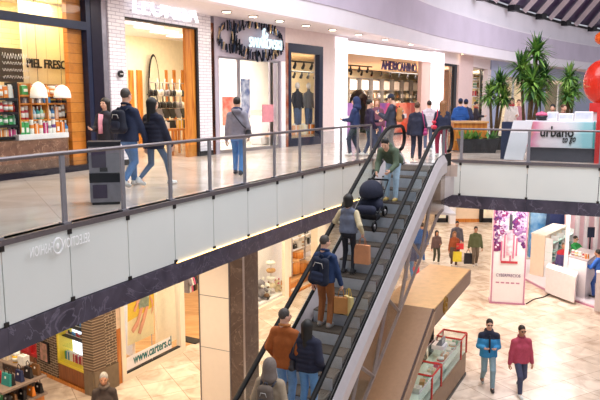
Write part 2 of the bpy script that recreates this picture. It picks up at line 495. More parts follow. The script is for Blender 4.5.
# skylight roof above the void: dark glazed panels and pale beams
M_roof = mat('skylight_dark_glass', '#584470', 0.3, noise=0.15, scale=0.3)
M_beam = mat('beam_rose_grey', '#ecdcde', 0.5, noise=0.03)
far = [p for p in BULK if p.y > 18]
vs = []; fs = []
for p in far: vs += [(p.x - 0.3, p.y + 0.6, 12.9), (p.x * 0.25 + 12.5, p.y * 0.25 + 8, 21)]
for i in range(len(far) - 1): fs.append((2 * i, 2 * i + 1, 2 * i + 3, 2 * i + 2))
struct('ceiling_skylight', MB().add(vs, fs), M_roof)
bm_root = thing('roof_beams', 'pale steel beams fanning out under the dark skylight', 'roof frame', (14, 40, 12.8))
for i in range(0, len(far), 2):
    p = far[i]
    a = Vector((p.x - 0.1, p.y + 0.2, 12.75)); b = Vector((p.x * 0.25 + 12.5, p.y * 0.25 + 8, 20.7))
    MB().tube([a, b], 0.22, 4, smooth=False).build('beam', M_beam, bm_root)
    if i % 4 == 0:
        MB().box((p.x, p.y, 12.55), (0.5, 0.5, 0.35), 0.6).build('bracket', M_iron, bm_root)
# pipe hanging at the upper level, left of the beams
p = on_line(BULK, 475)
# soffit spotlights
root = None
k = 0
for px in list(range(228, 470, 26)):
    q = S(px).lerp(on_line(BULK, px), 0.5)
    r = thing('ceiling_spotlight', 'x', 'lamp', (q.x, q.y, 9.5), 0, 'soffit spotlights over the shop fronts')
    local(MB().lathe([(0.13, -0.03), (0.15, -0.03), (0.15, 0.0)], n=16).build('rim', M_steel, r))
    local(MB().lathe([(0.11, -0.035), (0.11, -0.01)], n=16).build('lens', M_lamp, r))
    r['label'] = 'round ceiling spotlight over the upper shops, %s from the left' % ORD[k]; k += 1
# ------------------------------------------------------------------ upper shop fronts
INT_LIGHTS = []
def room(name, px0, px1, depth, zc, mw, mceil=None, light=90, color=(1.0, 0.93, 0.82), floor=None, m0=8, m1=3):
    """a shop interior behind the front: back wall, two flanks, ceiling (and floor finish)"""
    a, b = S(px0), S(px1)
    A, B = inside(px0 - m0, 100, depth).xy, inside(px1 + m1, 100, depth).xy
    na, nb = Snorm(px0) * 0.5, Snorm(px1) * 0.5
    d = (b - a).normalized()
    m = MB().wall(A, B, UP, zc, 0.1)
    m.wall(A, a + na * 1.2, UP, zc, 0.05); m.wall(b + nb * 1.2, B, UP, zc, 0.05)
    o = struct(name, m, mw)
    P = [a + na * .3, b + nb * .3, B, A]
    MB().prism([tuple(p) for p in P], zc, zc + 0.06).build('shop_ceiling', mceil or M_ceil, o)
    if floor: MB().prism([tuple(p) for p in P], UP + 0.001, UP + 0.012).build('shop_floor', floor, o)
    c = (P[0] + P[1] + P[2] + P[3]) / 4
    INT_LIGHTS.append((name, (c.x, c.y, zc - 0.05), max(0.8, depth * 0.4), (b - a).length * 0.6, light, color, math.atan2(d.y, d.x)))
    return o

# ---------- soap shop (far left)
zT0, zT1 = 8.66, 8.84
room('wall_soap_shop', -60, 89, 2.0, 9.35, M_tile_cream, light=115, color=(1.0, 0.84, 0.58), floor=M_plank)
m = MB(); fb(m, -60, 93, UP, UP + 0.13, 0.25); struct('baseboard_soap_shop', m, M_darkpost)
m = MB(); fb(m, -60, 93, zT0, zT1, 0.14, off=-0.02)
for px in (-60, 89): fb(m, px, px + 4.5, UP + 0.13, 9.45, 0.16, off=-0.02)
struct('window_1', m, M_navy).name = 'window_1'
win = bpy.data.objects['window_1']
m = MB(); fb(m, -55, 89, UP + 0.75, zT0, 0.012, off=0.06); m.build('pane', M_shopglass, win)
m = MB(); fb(m, -55, 89, zT1, 9.45, 0.012, off=0.06); m.build('pane', M_shopglass, win)
M_counterwood = veined('brown_marble_front', '#5f4436', '#866451', '#a98a74', 2.5, 0.3)
m = MB(); fb(m, -60, 70, UP + 0.13, 6.27, 0.5, off=0.12); struct('wall_window_plinth', m, M_counterwood)
# timber pier inside the glass
m = MB(); m.wall(inside(70.5, 100, .16), inside(89.5, 100, .16), UP, 9.34, 0.12)
M_pier = grid_mat('orange_plank_wall', '#d98a3a', '#c97a2c', '#8a4e1c', 1.4, 0.22, 0.006, rough=0.35, offset=0.37, axis='wall', rot=TH_S, var=0.5, noise_scale=3)
struct('wall_timber_pier', m, M_pier)
# cream sign panel with lettering
pa, pb = inside(23, 60, 1.2), inside(70, 60, 1.2)
sg = thing('shop_sign', 'cream plank board with black capital letters inside the soap shop', 'sign', (pa.x, pa.y, 7.4))
MB().wall(pa, pb, 6.9, 9.3, 0.06).build('board', grid_mat('cream_plank', '#f4e6c2', '#efdfb6', '#d9c598', 0.55, 3.0, 0.01, rough=0.45, axis='wall', rot=TH_S, var=0.08), sg)
d3 = (pb - pa); d3.z = 0; d3.normalize()
l0 = inside(27, 67.5, 1.19)
M_ink = mat('black_letter', '#17140f', 0.5, noise=0)
w_ = (inside(71, 60, 1.19) - inside(27, 60, 1.19)).length
text_mesh('lettering', 'PIEL FRESCA', (l0.x, l0.y, l0.z), d3, (0, 0, 1), w_, 0.21, M_ink, sg, 0.02, bold=0.018)
# chalk board
pa, pb = inside(-8, 60, 1.1), inside(22.5, 60, 1.1)
cb = thing('chalkboard', 'dark chalkboard with white handwriting hanging in the soap shop', 'board', (pa.x, pa.y, 7.6))
MB().wall(pa, pb, inside(10, 82, 1.1).z, inside(10, 48, 1.1).z, 0.04).build('slate', mat('slate', '#4b3c2c', 0.7), cb)
chalk = MB(); d3 = (pb - pa); d3.z = 0; L_ = d3.length; d3.normalize(); nn = Vector((d3.y, -d3.x, 0))
for r in range(4):
    z = inside(10, 56 + r * 7, 1.1).z
    for q in range(3):
        x0 = 0.25 + q * L_ / 3.4; pts = []
        for t in range(12):
            pts.append(Vector((pa.x, pa.y, z)) + d3 * (x0 + t * 0.022) + nn * 0.012 + Vector((0, 0, 0.05 * math.sin(t * 1.9 + q * 2 + r) * (1.4 if r == 0 else 0.7))))
        chalk.tube(pts, 0.006, 4)
chalk.build('chalk_writing', M_white, cb)

COLS = {'green': '#3fa35a', 'orange': '#e8862c', 'red': '#c9303a', 'pink': '#e2678f', 'purple': '#7d4a91', 'white': '#f2efe8', 'yellow': '#f0c23c', 'blue': '#4a8fd0',
        'pale blue': '#a9d3ec', 'brown': '#7d5532', 'teal': '#2f9a94', 'grey': '#8b8790', 'black': '#1d1b20', 'cream': '#f1e0bd', 'navy': '#26345e', 'peach': '#f3b58c', 'magenta': '#b8246f', 'tan': '#c69a63', 'mint': '#9fd9b8'}
def cm(c, rough=0.4): return mat('product_' + c.replace(' ', '_'), COLS[c], rough, noise=0.10, scale=25, color2=None)
_proto = {}
def product_mesh(kind, color):
    key = (kind, color)
    if key in _proto: return _proto[key]
    m = MB(); ms = [cm(color), cm('white'), cm('black')]
    if kind == 'jar':
        m.lathe([(0.30, 0), (0.36, 0.04), (0.36, 0.62), (0.28, 0.70)], n=14); m.lathe([(0.31, 0.70), (0.32, 0.72), (0.32, 0.97), (0.28, 1.0)], n=14, mi=1)
        m.lathe([(0.365, 0.15), (0.365, 0.5)], n=14, mi=1)
    elif kind == 'bottle':
        m.lathe([(0.2, 0), (0.24, 0.03), (0.24, 0.55), (0.10, 0.70), (0.08, 0.80)], n=12); m.lathe([(0.10, 0.80), (0.10, 1.0)], n=12, mi=1); m.lathe([(0.245, 0.12), (0.245, 0.42)], n=12, mi=1)
    elif kind == 'packet':
        m.hexa([(-.34, -.2, 0), (.34, -.2, 0), (.34, .2, 0), (-.34, .2, 0), (-.30, -.12, .92), (.30, -.12, .92), (.30, .12, .92), (-.30, .12, .92)])
        m.box((0, 0, .95), (.5, .05, .12), 0, 1); m.box((0, -.185, .45), (.38, .03, .3), 0, 1)
    elif kind == 'soap':
        m.box((0, 0, .22), (.8, .45, .44)); m.box((0, 0, .66), (.72, .42, .42), 0.2); m.box((0, 0, .33), (.25, .46, .70), 0, 1)
    elif kind == 'bowl':
        m.lathe([(0.22, 0), (0.30, 0.05), (0.48, 0.42), (0.44, 0.42), (0.25, 0.15)], n=16, mi=2)
        for k in range(7):
            a = k * 0.9; m.ball((0.24 * math.cos(a) * (k > 0), 0.24 * math.sin(a) * (k > 0), 0.5 + 0.1 * (k == 0)), 0.2, 8, 6)
    elif kind == 'gift':
        m.box((0, 0, .42), (.8, .6, .84)); m.box((0, 0, .425), (.14, .62, .87), 0, 1); m.box((0, 0, .425), (.82, .12, .87), 0, 1)
        m.ball((-.1, 0, .92), (.13, .06, .08), 8, 6, 1); m.ball((.1, 0, .92), (.13, .06, .08), 8, 6, 1)
    elif kind == 'shoe':
        m.tube([(-.42, 0, .22), (-.2, 0, .24), (.1, 0, .18), (.42, 0, .10)], [.16, .18, .15, .10], 8); m.box((0, 0, .04), (.95, .30, .08), 0, 1); m.tube([(-.35, 0, .3), (-.33, 0, .55)], [.13, .15], 8)
    elif kind == 'handbag':
        m.hexa([(-.42, -.16, 0), (.42, -.16, 0), (.42, .16, 0), (-.42, .16, 0), (-.36, -.08, .62), (.36, -.08, .62), (.36, .08, .62), (-.36, .08, .62)])
        m.tube([(-.22, 0, .6), (-.2, 0, .85), (0, 0, .97), (.2, 0, .85), (.22, 0, .6)], .03, 6, 2); m.box((0, -.125, .42), (.12, .06, .10), 0, 1)
    elif kind == 'book':
        m.box((0, 0, .5), (.3, .7, 1.0)); m.box((0, .02, .5), (.26, .7, .96), 0, 1)
    me = m.build('tmp', ms); d = me.data; bpy.data.objects.remove(me)
    _proto[key] = d
    return d
def item(kind, color, loc, size, rz, label, cat, group):
    o = bpy.data.objects.new(kind + ('_of_soaps' if kind == 'bowl' else ''), product_mesh(kind, color)); COL.objects.link(o)
    o.location = loc; o.rotation_euler = (0, 0, rz)
    o.scale = size if isinstance(size, (tuple, list)) else (size,) * 3
    return tag(o, label, cat, group)
CATS = {'jar': 'jar', 'bottle': 'bottle', 'packet': 'packet', 'soap': 'soap', 'bowl': 'bowl', 'gift': 'box', 'shoe': 'shoe', 'handbag': 'handbag', 'book': 'box'}
NAMES = {'soap': 'soap bar', 'gift': 'ribboned box', 'packet': 'paper packet', 'book': 'slim box', 'bowl': 'dark bowl of'}
def shelf_row(px0, px1, py0, py1, off, seq, where, group, w=None, rz=None):
    """things standing in a row on a shelf: base at py0, tops at py1"""
    zb = inside((px0 + px1) / 2, py0, off).z; zt = inside((px0 + px1) / 2, py1, off).z
    n = len(seq); ang = math.atan2(Sdir(px0).y, Sdir(px0).x) if rz is None else rz
    a = inside(px0, py0, off); b = inside(px1, py0, off)
    step = (b.xy - a.xy).length / n
    for i, (kind, c) in enumerate(seq):
        p = a.lerp(b, (i + 0.5) / n)
        h = (zt - zb) * random.uniform(0.85, 1.0)
        k = {'bowl': 0.9, 'soap': 0.8}.get(kind, 1.0)
        sx = min(step / {'bottle': .5, 'jar': .74, 'packet': .7, 'soap': .82, 'bowl': .98, 'gift': .84, 'shoe': .97, 'handbag': .86, 'book': .32}[kind], h * 1.5)
        nm = NAMES.get(kind, kind)
        item(kind, c, (p.x, p.y, zb + 0.002), (sx * .97, min(sx, .35), h), ang, '%s %s, %s from left %s' % (c, nm if kind != 'bowl' else 'soaps in bowl', ORD[i], where), CATS[kind], group)
    return zb, step
def shelf_board(name, px0, px1, py, off0, off1, m, label, t=0.03):
    z = inside((px0 + px1) / 2, py, (off0 + off1) / 2).z
    a, b = inside(px0, py, off0), inside(px1, py, off0)
    return MB().wall(a, b, z - t, z, off1 - off0).build(name, m)
# display unit behind the window, right
u = thing('display_unit', 'orange timber display unit with white lower shelf in the soap shop window', 'shelf', (*inside(44, 140, 0.4)[:2], 6.27))
z0 = 6.27
a, b = inside(19, 137, 0.2), inside(69, 137, 0.2)
MB().wall(a, b, z0, z0 + 0.11, 0.45).build('lower_shelf', M_white, u)
zs = []
for py in (137.5, 119, 103, 95):
    z = inside(44, py, 0.42).z; zs.append(z)
for z in zs[1:]:
    a, b = inside(19.5, 100, 0.32), inside(69, 100, 0.32)
    MB().wall(a, b, z - 0.035, z, 0.32).build('shelf', M_teak, u)
for px in (19, 31, 47, 68.5):
    a, b = inside(px, 100, 0.30), inside(px + 1, 100, 0.30)
    MB().wall(a, b, z0 + 0.11, inside(44, 84, 0.42).z, 0.34).build('upright', M_teak, u)
a, b = inside(19.5, 100, 0.66), inside(69, 100, 0.66)
MB().wall(a, b, z0 + 0.11, inside(44, 84, 0.42).z, 0.03).build('back_panel', M_brownwood, u)
def seqof(spec): return [tuple(s.split(':')) for s in spec]
G1 = 'products in the soap shop window'
shelf_row(20, 68, 136.2, 118.5, 0.33, seqof(['packet:green', 'packet:green', 'jar:orange', 'gift:orange', 'jar:orange', 'gift:magenta', 'jar:grey', 'jar:purple', 'packet:orange', 'gift:orange', 'bottle:blue']), "on the soap shop's white lower shelf", G1)
shelf_row(20.5, 68, 119.1, 104.5, 0.42, seqof(['jar:red', 'jar:red', 'jar:brown', 'bottle:pale blue', 'bottle:teal', 'bottle:mint', 'bottle:yellow', 'bottle:white', 'bottle:blue', 'gift:peach', 'jar:brown', 'jar:brown', 'bowl:yellow']), "on the soap shop's middle shelf", G1)
shelf_row(20.5, 68, 103.1, 96, 0.42, seqof(['soap:grey', 'soap:brown', 'soap:grey', 'gift:blue', 'bowl:yellow', 'bowl:orange', 'bowl:yellow']), "on the soap shop's upper shelf", G1)
shelf_row(20.5, 68, 95.1, 84.5, 0.42, seqof(['packet:green', 'packet:red', 'packet:white', 'packet:orange', 'jar:orange', 'packet:red', 'packet:white']), "on the soap shop's topmost shelf", G1)
# dark rack, far left
u = thing('display_rack', 'dark rack of colourful packs at the far left of the soap shop window', 'rack', (*inside(6, 140, 0.4)[:2], 6.27))
rows = [(98, 84, ['packet:orange', 'packet:white', 'jar:orange', 'packet:orange', 'packet:white', 'packet:orange']), (112, 101, ['jar:red', 'jar:yellow', 'packet:red', 'jar:red', 'jar:orange', 'packet:red']),
        (125, 114, ['packet:green', 'packet:teal', 'packet:green', 'jar:green', 'packet:green', 'packet:mint']), (137, 128, ['gift:pink', 'jar:purple', 'gift:orange', 'gift:peach', 'gift:magenta', 'gift:pink'])]
for i, (y0, y1, sq) in enumerate(rows):
    a, b = inside(-14, y0, 0.3), inside(18, y0, 0.3); z = inside(6, y0, 0.42).z
    MB().wall(a, b, z - 0.05, z, 0.35).build('shelf', M_iron, u)
    shelf_row(-13, 17.5, y0 - 0.1, y1, 0.42, seqof(sq), 'on the dark left rack\'s %s shelf' % ['topmost', 'second', 'third', 'lowest'][i], G1)
for px in (-15, 17.2):
    a, b = inside(px, 100, 0.3), inside(px + 0.8, 100, 0.3); MB().wall(a, b, 6.27, inside(6, 82, 0.42).z, 0.35).build('upright', M_iron, u)
# pendant lamps
M_shade = mat('linen_shade', '#fbf4ea', 0.6, noise=0.02, emit='#fff2dc', strength=0.35)
for i, (px, y0, y1, lab) in enumerate(((39, 98, 82, 'left of two white dome pendant lamps in the soap shop window'), (62.5, 98, 85, 'right of two white dome pendant lamps in the soap shop window'))):
    p = inside(px, y0, 0.12); zt = inside(px, y1, 0.12).z
    L = thing('pendant_lamp', lab, 'lamp', p, 0, 'pendant lamps in the soap shop')
    R_ = 8.3 * p.y / FPX; h = zt - p.z
    local(MB().lathe([(R_, 0), (R_ * .98, h * .2), (R_ * .88, h * .55), (R_ * .6, h * .85), (R_ * .2, h), (.015, h * 1.02), (.01, h * .98), (R_ * .55, h * .82), (R_ * .83, h * .5), (R_ * .95, 0.01)], n=20).build('lamp_shade', M_shade, L))
    local(MB().tube([(0, 0, h), (0, 0, 9.35 - p.z)], 0.004, 6).build('cord', M_iron, L))

# ---------- dark post, mirrored strip, white brick shop
m = MB(); fb(m, 93.5, 104, UP, 9.5, 0.5, off=-0.03); struct('trim_5', m, M_darkpost)
m = MB(); fb(m, 104, 111, UP, 9.5, 0.4, off=0.02); struct('trim_6', m, mat('grey_mirror_strip', '#a8a2ac', 0.25, 0.6))
zB = 9.0
m = MB(); fb(m, 111, 127, UP, 9.5, 0.2, off=-0.02); fb(m, 198.5, 211.5, UP, 9.5, 0.2, off=-0.02)
zh = zS(127, 17)
a, b = S(127), S(198.5)
m.wall(a, b, zh, 9.5, 0.2, off=-0.02)
wb = struct('wall_white_brick', m, M_brick_white)
m = MB(); fb(m, 111, 127, UP, UP + 0.14, 0.02, off=-0.04); fb(m, 198.5, 211.5, UP, UP + 0.14, 0.02, off=-0.04); m.build('baseboard', M_iron, wb)
room('wall_lingerie_shop', 113, 210, 4.0, 9.2, M_cream, light=200, color=(1.0, 0.9, 0.7))
# timber portal lining: dark slim frame and orange right jamb
m = MB(); m.wall(a, b, zh - 0.05, zh, 0.2, off=-0.03); fb(m, 196.8, 198.6, UP, zh, 0.06, off=-0.03)
struct('trim_7', m, M_iron)
m = MB(); m.wall(inside(187, 100, .05), inside(196.9, 100, .05), UP, zh - 0.05, 0.1); struct('trim_8', m, M_teak)
# letters of the shop sign
p0 = S(131.5); d = Vector((*Sdir(160), 0)); nb_ = Snorm(160)
zl = zS(131.5, 12); zl = zh + 0.10
sg = thing('lit_sign', 'glowing white capital letters over the white brick shop front', 'sign', (p0.x, p0.y, zl))
q = p0 - nb_ * 0.14
wl = (S(195) - S(131.5)).length
text_mesh('lettering', 'LEONISA', (q.x, q.y, zl), d, (0, 0, 1), wl, 0.46, mat('white_led', '#ffffff', 0.4, noise=0, emit='#f4f4ff', strength=1.6), sg, 0.06, spacing=1.05)
q2 = p0 - nb_ * 0.09
m = MB(); m.wall(q2, q2 + Vector((d.x, d.y)) * wl, zl + 0.05, zl + 0.08, 0.04); m.build('mounting_rail', M_steel, sg)
# round projecting signs
def round_sign(px, py, lab, off):
    p = inside(px, py, off); t = thing('round_sign', lab, 'sign', p)
    n3 = Vector((-Snorm(px).x, -Snorm(px).y, 0)); 
    MB().tube([p, p + n3 * 0.05], 0.085, 16, smooth=False).build('disc', M_iron, t)
    r3 = Vector((-n3.y, n3.x, 0))
    for k in range(3):
        c = p + n3 * 0.055 + r3 * (-0.04 + k * 0.04)
        MB().tube([c, c + n3 * 0.006], 0.014, 8, smooth=False).build('emblem_dot', M_white, t)
round_sign(120, 74, 'small round black sign on the white brick pier', -0.06)
round_sign(85.5, 43, 'small round black sign on the orange timber pier', 0.10)
# interior of the lingerie shop
p = inside(154, 92, 3.7)
t = thing('arched_mirror', 'tall arched mirror with thin dark edge on the cream wall of the white brick shop', 'mirror', p)
d3 = Vector((*Sdir(154), 0)); n3 = Vector((-Snorm(154).x, -Snorm(154).y, 0))
hw = 6.8 * p.y / FPX * 1.15; zt = inside(154, 56, 3.7).z; zb_ = inside(154, 96, 3.7).z
out = [(-hw, zb_ - 0.6), (hw, zb_ - 0.6)] + [(hw * math.cos(k * math.pi / 16), zb_ + (zt - zb_) * math.sin(k * math.pi / 16)) for k in range(17)]
def plate(outl, c, d3, n3, o0, o1):
    A = [Vector((c.x, c.y, 0)) + d3 * x + Vector((0, 0, z)) + n3 * o0 for x, z in outl]; B = [q + n3 * (o1 - o0) for q in A]
    return MB().loft(A, B)
plate([(x * 1.10, z + (.06 if z > zb_ else -.05)) for x, z in out], p, d3, n3, 0.0, 0.03).build('edge', M_iron, t)
plate([(x * .95, z - 0.02) for x, z in out], p, d3, n3, 0.03, 0.04).build('mirror_glass', mat('mirror_pale', '#cfc8b4', 0.2, 0.0, noise=0.04), t)
for k, (px0, px1) in enumerate(((129.5, 134), (137.5, 142.5), (165.5, 168), (173.5, 176), (182, 185))):
    pa, pb = inside(px0, 80, 3.85), inside(px1, 80, 3.85)
    tag(MB().wall(pa, pb, UP + 0.02, inside(px0, 70, 3.85).z, 0.05).build('timber_batten', M_teak, None, 0.01), 'upright orange timber batten at the white brick shop back, %s from left' % ORD[k], 'panel', 'timber battens')
# lingerie display
def bra(c):
    m = MB()
    for sx in (-1, 1):
        m.ball((sx * .11, 0, 0), (.115, .08, .11), 10, 8)
        m.tube([(sx * .12, 0, .08), (sx * .13, .02, .3)], .014, 6)
    m.tube([(-.24, .05, -.05), (-.1, -.02, -.09), (.1, -.02, -.09), (.24, .05, -.05)], .022, 6)
    return m
def brief(c):
    m = MB()
    P = [(-.23, .17), (.23, .17), (.2, .04), (.06, -.14), (-.06, -.14), (-.2, .04)]
    return m.loft([Vector((x, -.03 - .02 * (abs(x) < .1), z)) for x, z in P], [Vector((x, .03, z)) for x, z in P])
bm = {}
for c in ('black', 'white', 'grey'):
    for nm, f in (('bra', bra), ('brief', brief)):
        o = f(c).build(nm, cm(c)); bm[nm, c] = o.data; bpy.data.objects.remove(o)
rk = thing('lingerie_stand', 'slim metal grid stand hung with black and white lingerie', 'rack', (*inside(172, 130, 1.6)[:2], UP))
pa, pb = inside(150, 90, 1.62), inside(186.5, 90, 1.62)
m = MB()
for k in range(6):
    q = pa.lerp(pb, k / 5); m.tube([(q.x, q.y, UP), (q.x, q.y, inside(170, 79, 1.6).z)], .014, 6)
m.build('upright', M_steel, rk)
m = MB()
zr = [inside(170, y, 1.6).z for y in (83, 95, 108, 120)]
for z in zr: m.tube([(pa.x, pa.y, z), (pb.x, pb.y, z)], .012, 6)
m.build('crossbar', M_steel, rk)
pat = ['black', 'white', 'grey', 'black', 'white', 'black', 'white']
for r, (z, nm) in enumerate(zip(zr, ('bra', 'bra', 'brief', 'brief'))):
    for k in range(6):
        q = pa.lerp(pb, (k + .5) / 6); c = pat[(k * (2 if r % 2 else 1) + r) % 7] if r < 2 else ('black' if k % 3 != 1 else 'grey')
        o = bpy.data.objects.new(nm, bm[nm, c]); COL.objects.link(o)
        o.location = (q.x, q.y, z - (.30 if nm == 'bra' else .18)); o.rotation_euler = (0, 0, math.atan2(Sdir(170).y, Sdir(170).x)); o.scale = (.95, .95, .95)
        tag(o, '%s %s hanging on the %s rail of the lingerie stand, %s from the left' % (c, nm, ['top', 'second', 'third', 'lowest'][r], ORD[k]), nm, 'lingerie on the grid stand')
tb = thing('display_table', 'low orange timber table before the lingerie stand', 'table', (*inside(176, 140, 1.0)[:2], UP))
c0 = inside(176, 140, 1.0); an = math.atan2(Sdir(170).y, Sdir(170).x)
MB().box((c0.x, c0.y, UP + .74), (.9, .5, .05), an).build('tabletop', M_teak, tb)
for sx in (-.4, .4):
    for sy in (-.2, .2):
        MB().box((c0.x + sx * math.cos(an) - sy * math.sin(an), c0.y + sx * math.sin(an) + sy * math.cos(an), UP + .36), (.05, .05, .72), an).build('leg', M_teak, tb)
item('gift', 'yellow', (c0.x + .1, c0.y + .15, UP + .77), (.22, .2, .28), an, 'yellow ribboned box on the low timber table', 'box', 'boxes on the low timber table')
item('gift', 'white', (c0.x - .22, c0.y - .3, UP + .77), (.22, .2, .22), an, 'white ribboned box on the low timber table', 'box', 'boxes on the low timber table')
for k, (px, y) in enumerate(((140, 31), (150, 27), (165, 30), (180, 33))):
    q = inside(px, 60, 1.0 + .5 * k)
    t = tag(MB().box((q.x, q.y, 9.17), (0.6, 0.6, 0.05), an).build('ceiling_panel_light', M_lit), 'square ceiling light in the white brick shop, %s from the left' % ORD[k], 'lamp', 'ceiling lights in the white brick shop')

# ---------- jewellery shop
m = MB(); fb(m, 211.5, 215, UP, 9.3, 0.3, off=0.0); struct('trim_9', m, mat('bronze_mirror', '#7a3e22', 0.12, 0.85, noise=0.2, scale=3, color2='#2c2a26'))
zJ = zS(218, 56); zJt = zS(215, 9)
m = MB(); fb(m, 215, 285, zJ, 9.5, 0.3, off=-0.02); fb(m, 215, 218.5, UP, zJ, 0.3, off=-0.02); fb(m, 280, 285, UP, zJ, 0.3, off=-0.02)
wj = struct('wall_lilac_front', m, M_lilacwall)
m = MB(); fb(m, 280.5, 284.5, UP, zJ, 0.02, off=-0.045); m.build('white_jamb', M_white, wj)
m = MB()
for px in (218.5, 239.5, 278.5): fb(m, px, px + 1.6, UP, zJ, 0.08, off=0.02)
fb(m, 218.5, 280, UP, UP + .1, 0.08, off=0.02); fb(m, 218.5, 280, zJ - .06, zJ, 0.08, off=0.02)
w2 = struct('window_2', m, M_steel)
m = MB(); fb(m, 241, 278.5, UP + .1, zJ - .06, 0.012, off=0.05); m.build('pane', M_shopglass, w2)
room('wall_jewellery_shop', 216, 284, 3.2, 8.9, M_white, light=190, color=(1.0, 0.95, 0.85))
# oval emblem of dark crystals with lettering
n3 = Vector((-Snorm(250).x, -Snorm(250).y, 0)); d3 = Vector((*Sdir(250), 0))
c = inside(252, 40, -0.06)
sg = thing('jewellery_sign', 'oval ring of dark crystal bars with glowing letters on the lilac front', 'sign', c)
hwid = (S(283) - S(221)).length / 2
r_ = random.Random(3)
def ringpts(cx, rx, rz_, k0, k1, n):
    return [(cx + rx * math.cos(a), rz_ * math.sin(a), a) for a in [k0 + (k1 - k0) * i / n for i in range(n + 1)]]
pts = ringpts(0.25, hwid - .3, .50, -math.pi, math.pi, 66) + ringpts(0.25, hwid - .48, .40, -math.pi * .95, -math.pi * .05, 16) + ringpts(-hwid * .70, .55, .34, math.pi * .3, math.pi * 1.7, 24)
crm = (mat('crystal_dark', '#1f1f27', .15, .6), mat('crystal_blue', '#43506a', .12, .7), mat('crystal_gold', '#d2b48a', .15, .7))
for i, (x, z, a) in enumerate(pts):
    L_ = r_.uniform(.18, .34); th = math.pi / 2 + r_.uniform(-.4, .4) + .3 * math.cos(a)
    u = d3 * math.cos(th) + Vector((0, 0, 1)) * math.sin(th)
    q = c + d3 * x + Vector((0, 0, z)) + n3 * r_.uniform(.04, .10)
    MB().tube([q - u * L_ / 2, q + u * L_ / 2], .028, 4, smooth=False).build('crystal_bar', crm[i % 3 if i % 3 < 2 or r_.random() < .5 else 0], sg)
M_cyan = mat('cyan_led', '#e8fbff', .4, noise=0, emit='#bfeeff', strength=0.75)
q = c + d3 * (-.36) + Vector((0, 0, -.24)) + n3 * .15
text_mesh('lettering', 'SWAROVSKI', q, d3, (0, 0, 1), 1.72, .31, M_cyan, sg, .05)
# swan emblem
sw = [(0, 0), (.16, -.05), (.30, .02), (.34, .16), (.24, .24), (.27, .12), (.2, .08), (.14, .2), (.2, .36), (.14, .40), (.05, .30), (.06, .16)]
A = [c + d3 * (.28 + x) + Vector((0, 0, .07 + z * .8)) + n3 * .15 for x, z in sw]
MB().loft(A, [p + n3 * .04 for p in A]).build('swan_emblem', M_cyan, sg)
# poster with a monochrome figure, pink notice, white display desk
M_posterblue = mat('blue_print', '#5a6aa0', .4, noise=.4, scale=4, color2='#e9ecf8')
def flat(name, px0, px1, y0, y1, off, m, lab, cat, parent=None, t=.02):
    pa, pb = inside(px0, (y0 + y1) / 2, off), inside(px1, (y0 + y1) / 2, off)
    z0, z1 = inside((px0 + px1) / 2, y0, off).z, inside((px0 + px1) / 2, y1, off).z
    o = MB().wall(pa, pb, z0, z1, t).build(name, m, parent)
    if lab: tag(o, lab, cat)
    return o
flat('fashion_poster', 241.5, 250, 118, 79, .5, M_posterblue, 'blue and white photo poster behind the jewellery shop glass', 'poster')
flat('wall_notice', 262.5, 273.5, 122, 104.5, .03, mat('pink_notice', '#d9909a', .5, noise=.05), 'pink square notice on the jewellery shop glass', 'notice')
t = thing('portrait_poster', 'red portrait poster inside the left bay of the jewellery shop', 'poster', inside(229, 112, 1.5))
flat('print', 223, 236, 125, 97, 1.5, mat('red_print', '#d5523a', .5, noise=.35, scale=3, color2='#f4b9a0'), None, None, t)
flat('frame', 222.5, 236.5, 126, 96, 1.53, M_white, None, None, t)
dk = thing('jewel_showcase', 'white showcase with glass top inside the jewellery shop', 'showcase', (*inside(265, 140, 1.6)[:2], UP))
c0 = inside(265, 138, 1.6); an = math.atan2(Sdir(250).y, Sdir(250).x)
MB().box((c0.x, c0.y, UP + .5), (1.1, .45, 1.0), an).build('cabinet', M_white, dk, .02)
MB().box((c0.x, c0.y, UP + 1.12), (1.1, .45, .24), an).build('glass_top', M_glass, dk)

# ---------- jeans shop in a navy frame
m = MB(); fb(m, 285.3, 288.5, UP, 9.35, 0.25, off=0.0); struct('trim_10', m, mat('orange_mirror_strip', '#b8552c', .2, .6, noise=.3, scale=2, color2='#e8d2c0'))
zN = zS(290, 43)
m = MB(); fb(m, 288.5, 291, UP, zN, .2, off=-.02); fb(m, 319, 322.5, UP, zN, .2, off=-.02); fb(m, 291, 319, zN - .3, zN, .2, off=-.02); fb(m, 291, 319, UP, UP + .28, .2, off=-.02)
w3 = struct('window_3', m, M_navy)
m = MB(); fb(m, 291, 319, UP + .28, zN - .3, .012, off=.06); m.build('pane', M_shopglass, w3)
m = MB(); fb(m, 285.3, 346, zN, 9.5, .3, off=0.0); struct('wall_header', m, M_pillar)
m = MB(); fb(m, 322.5, 334.5, UP, zN, .4, off=-.02); wp = struct('wall_rose_pillar', m, M_pillar)
room('wall_jeans_shop', 287, 330, 5.0, zN - .05, M_cream, mceil=mat('timber_ceiling', '#d8b690', .5), light=190, color=(1.0, .93, .82))
def track(px0, px1, py, off, lab, n):
    pa, pb = inside(px0, py, off), inside(px1, py, off); pa.z = pb.z = (pa.z + pb.z) / 2
    t = thing('track_light', lab, 'lamp', pa)
    MB().tube([pa, pb], .03, 4, smooth=False).build('track', M_iron, t)
    for k in range(n):
        q = pa.lerp(pb, (k + .5) / n); MB().tube([q, q - Vector((0, 0, .12)), q - Vector((0.05, .12, .24))], [.02, .05, .06], 8).build('spot_head', M_iron, t)
track(291, 316, 62, 1.0, 'black track with spot heads nearest the navy framed window', 3)
track(291, 319, 72, 2.2, 'black track with spot heads deeper in the navy framed shop', 4)
M_denim = mat('denim', '#5d6f92', .8, noise=.15, scale=30, bump=.2); M_dkcloth = mat('charcoal_cloth', '#33323c', .85, noise=.1, scale=30); M_greycloth = mat('grey_cloth', '#7b7c82', .85, noise=.1, scale=30)
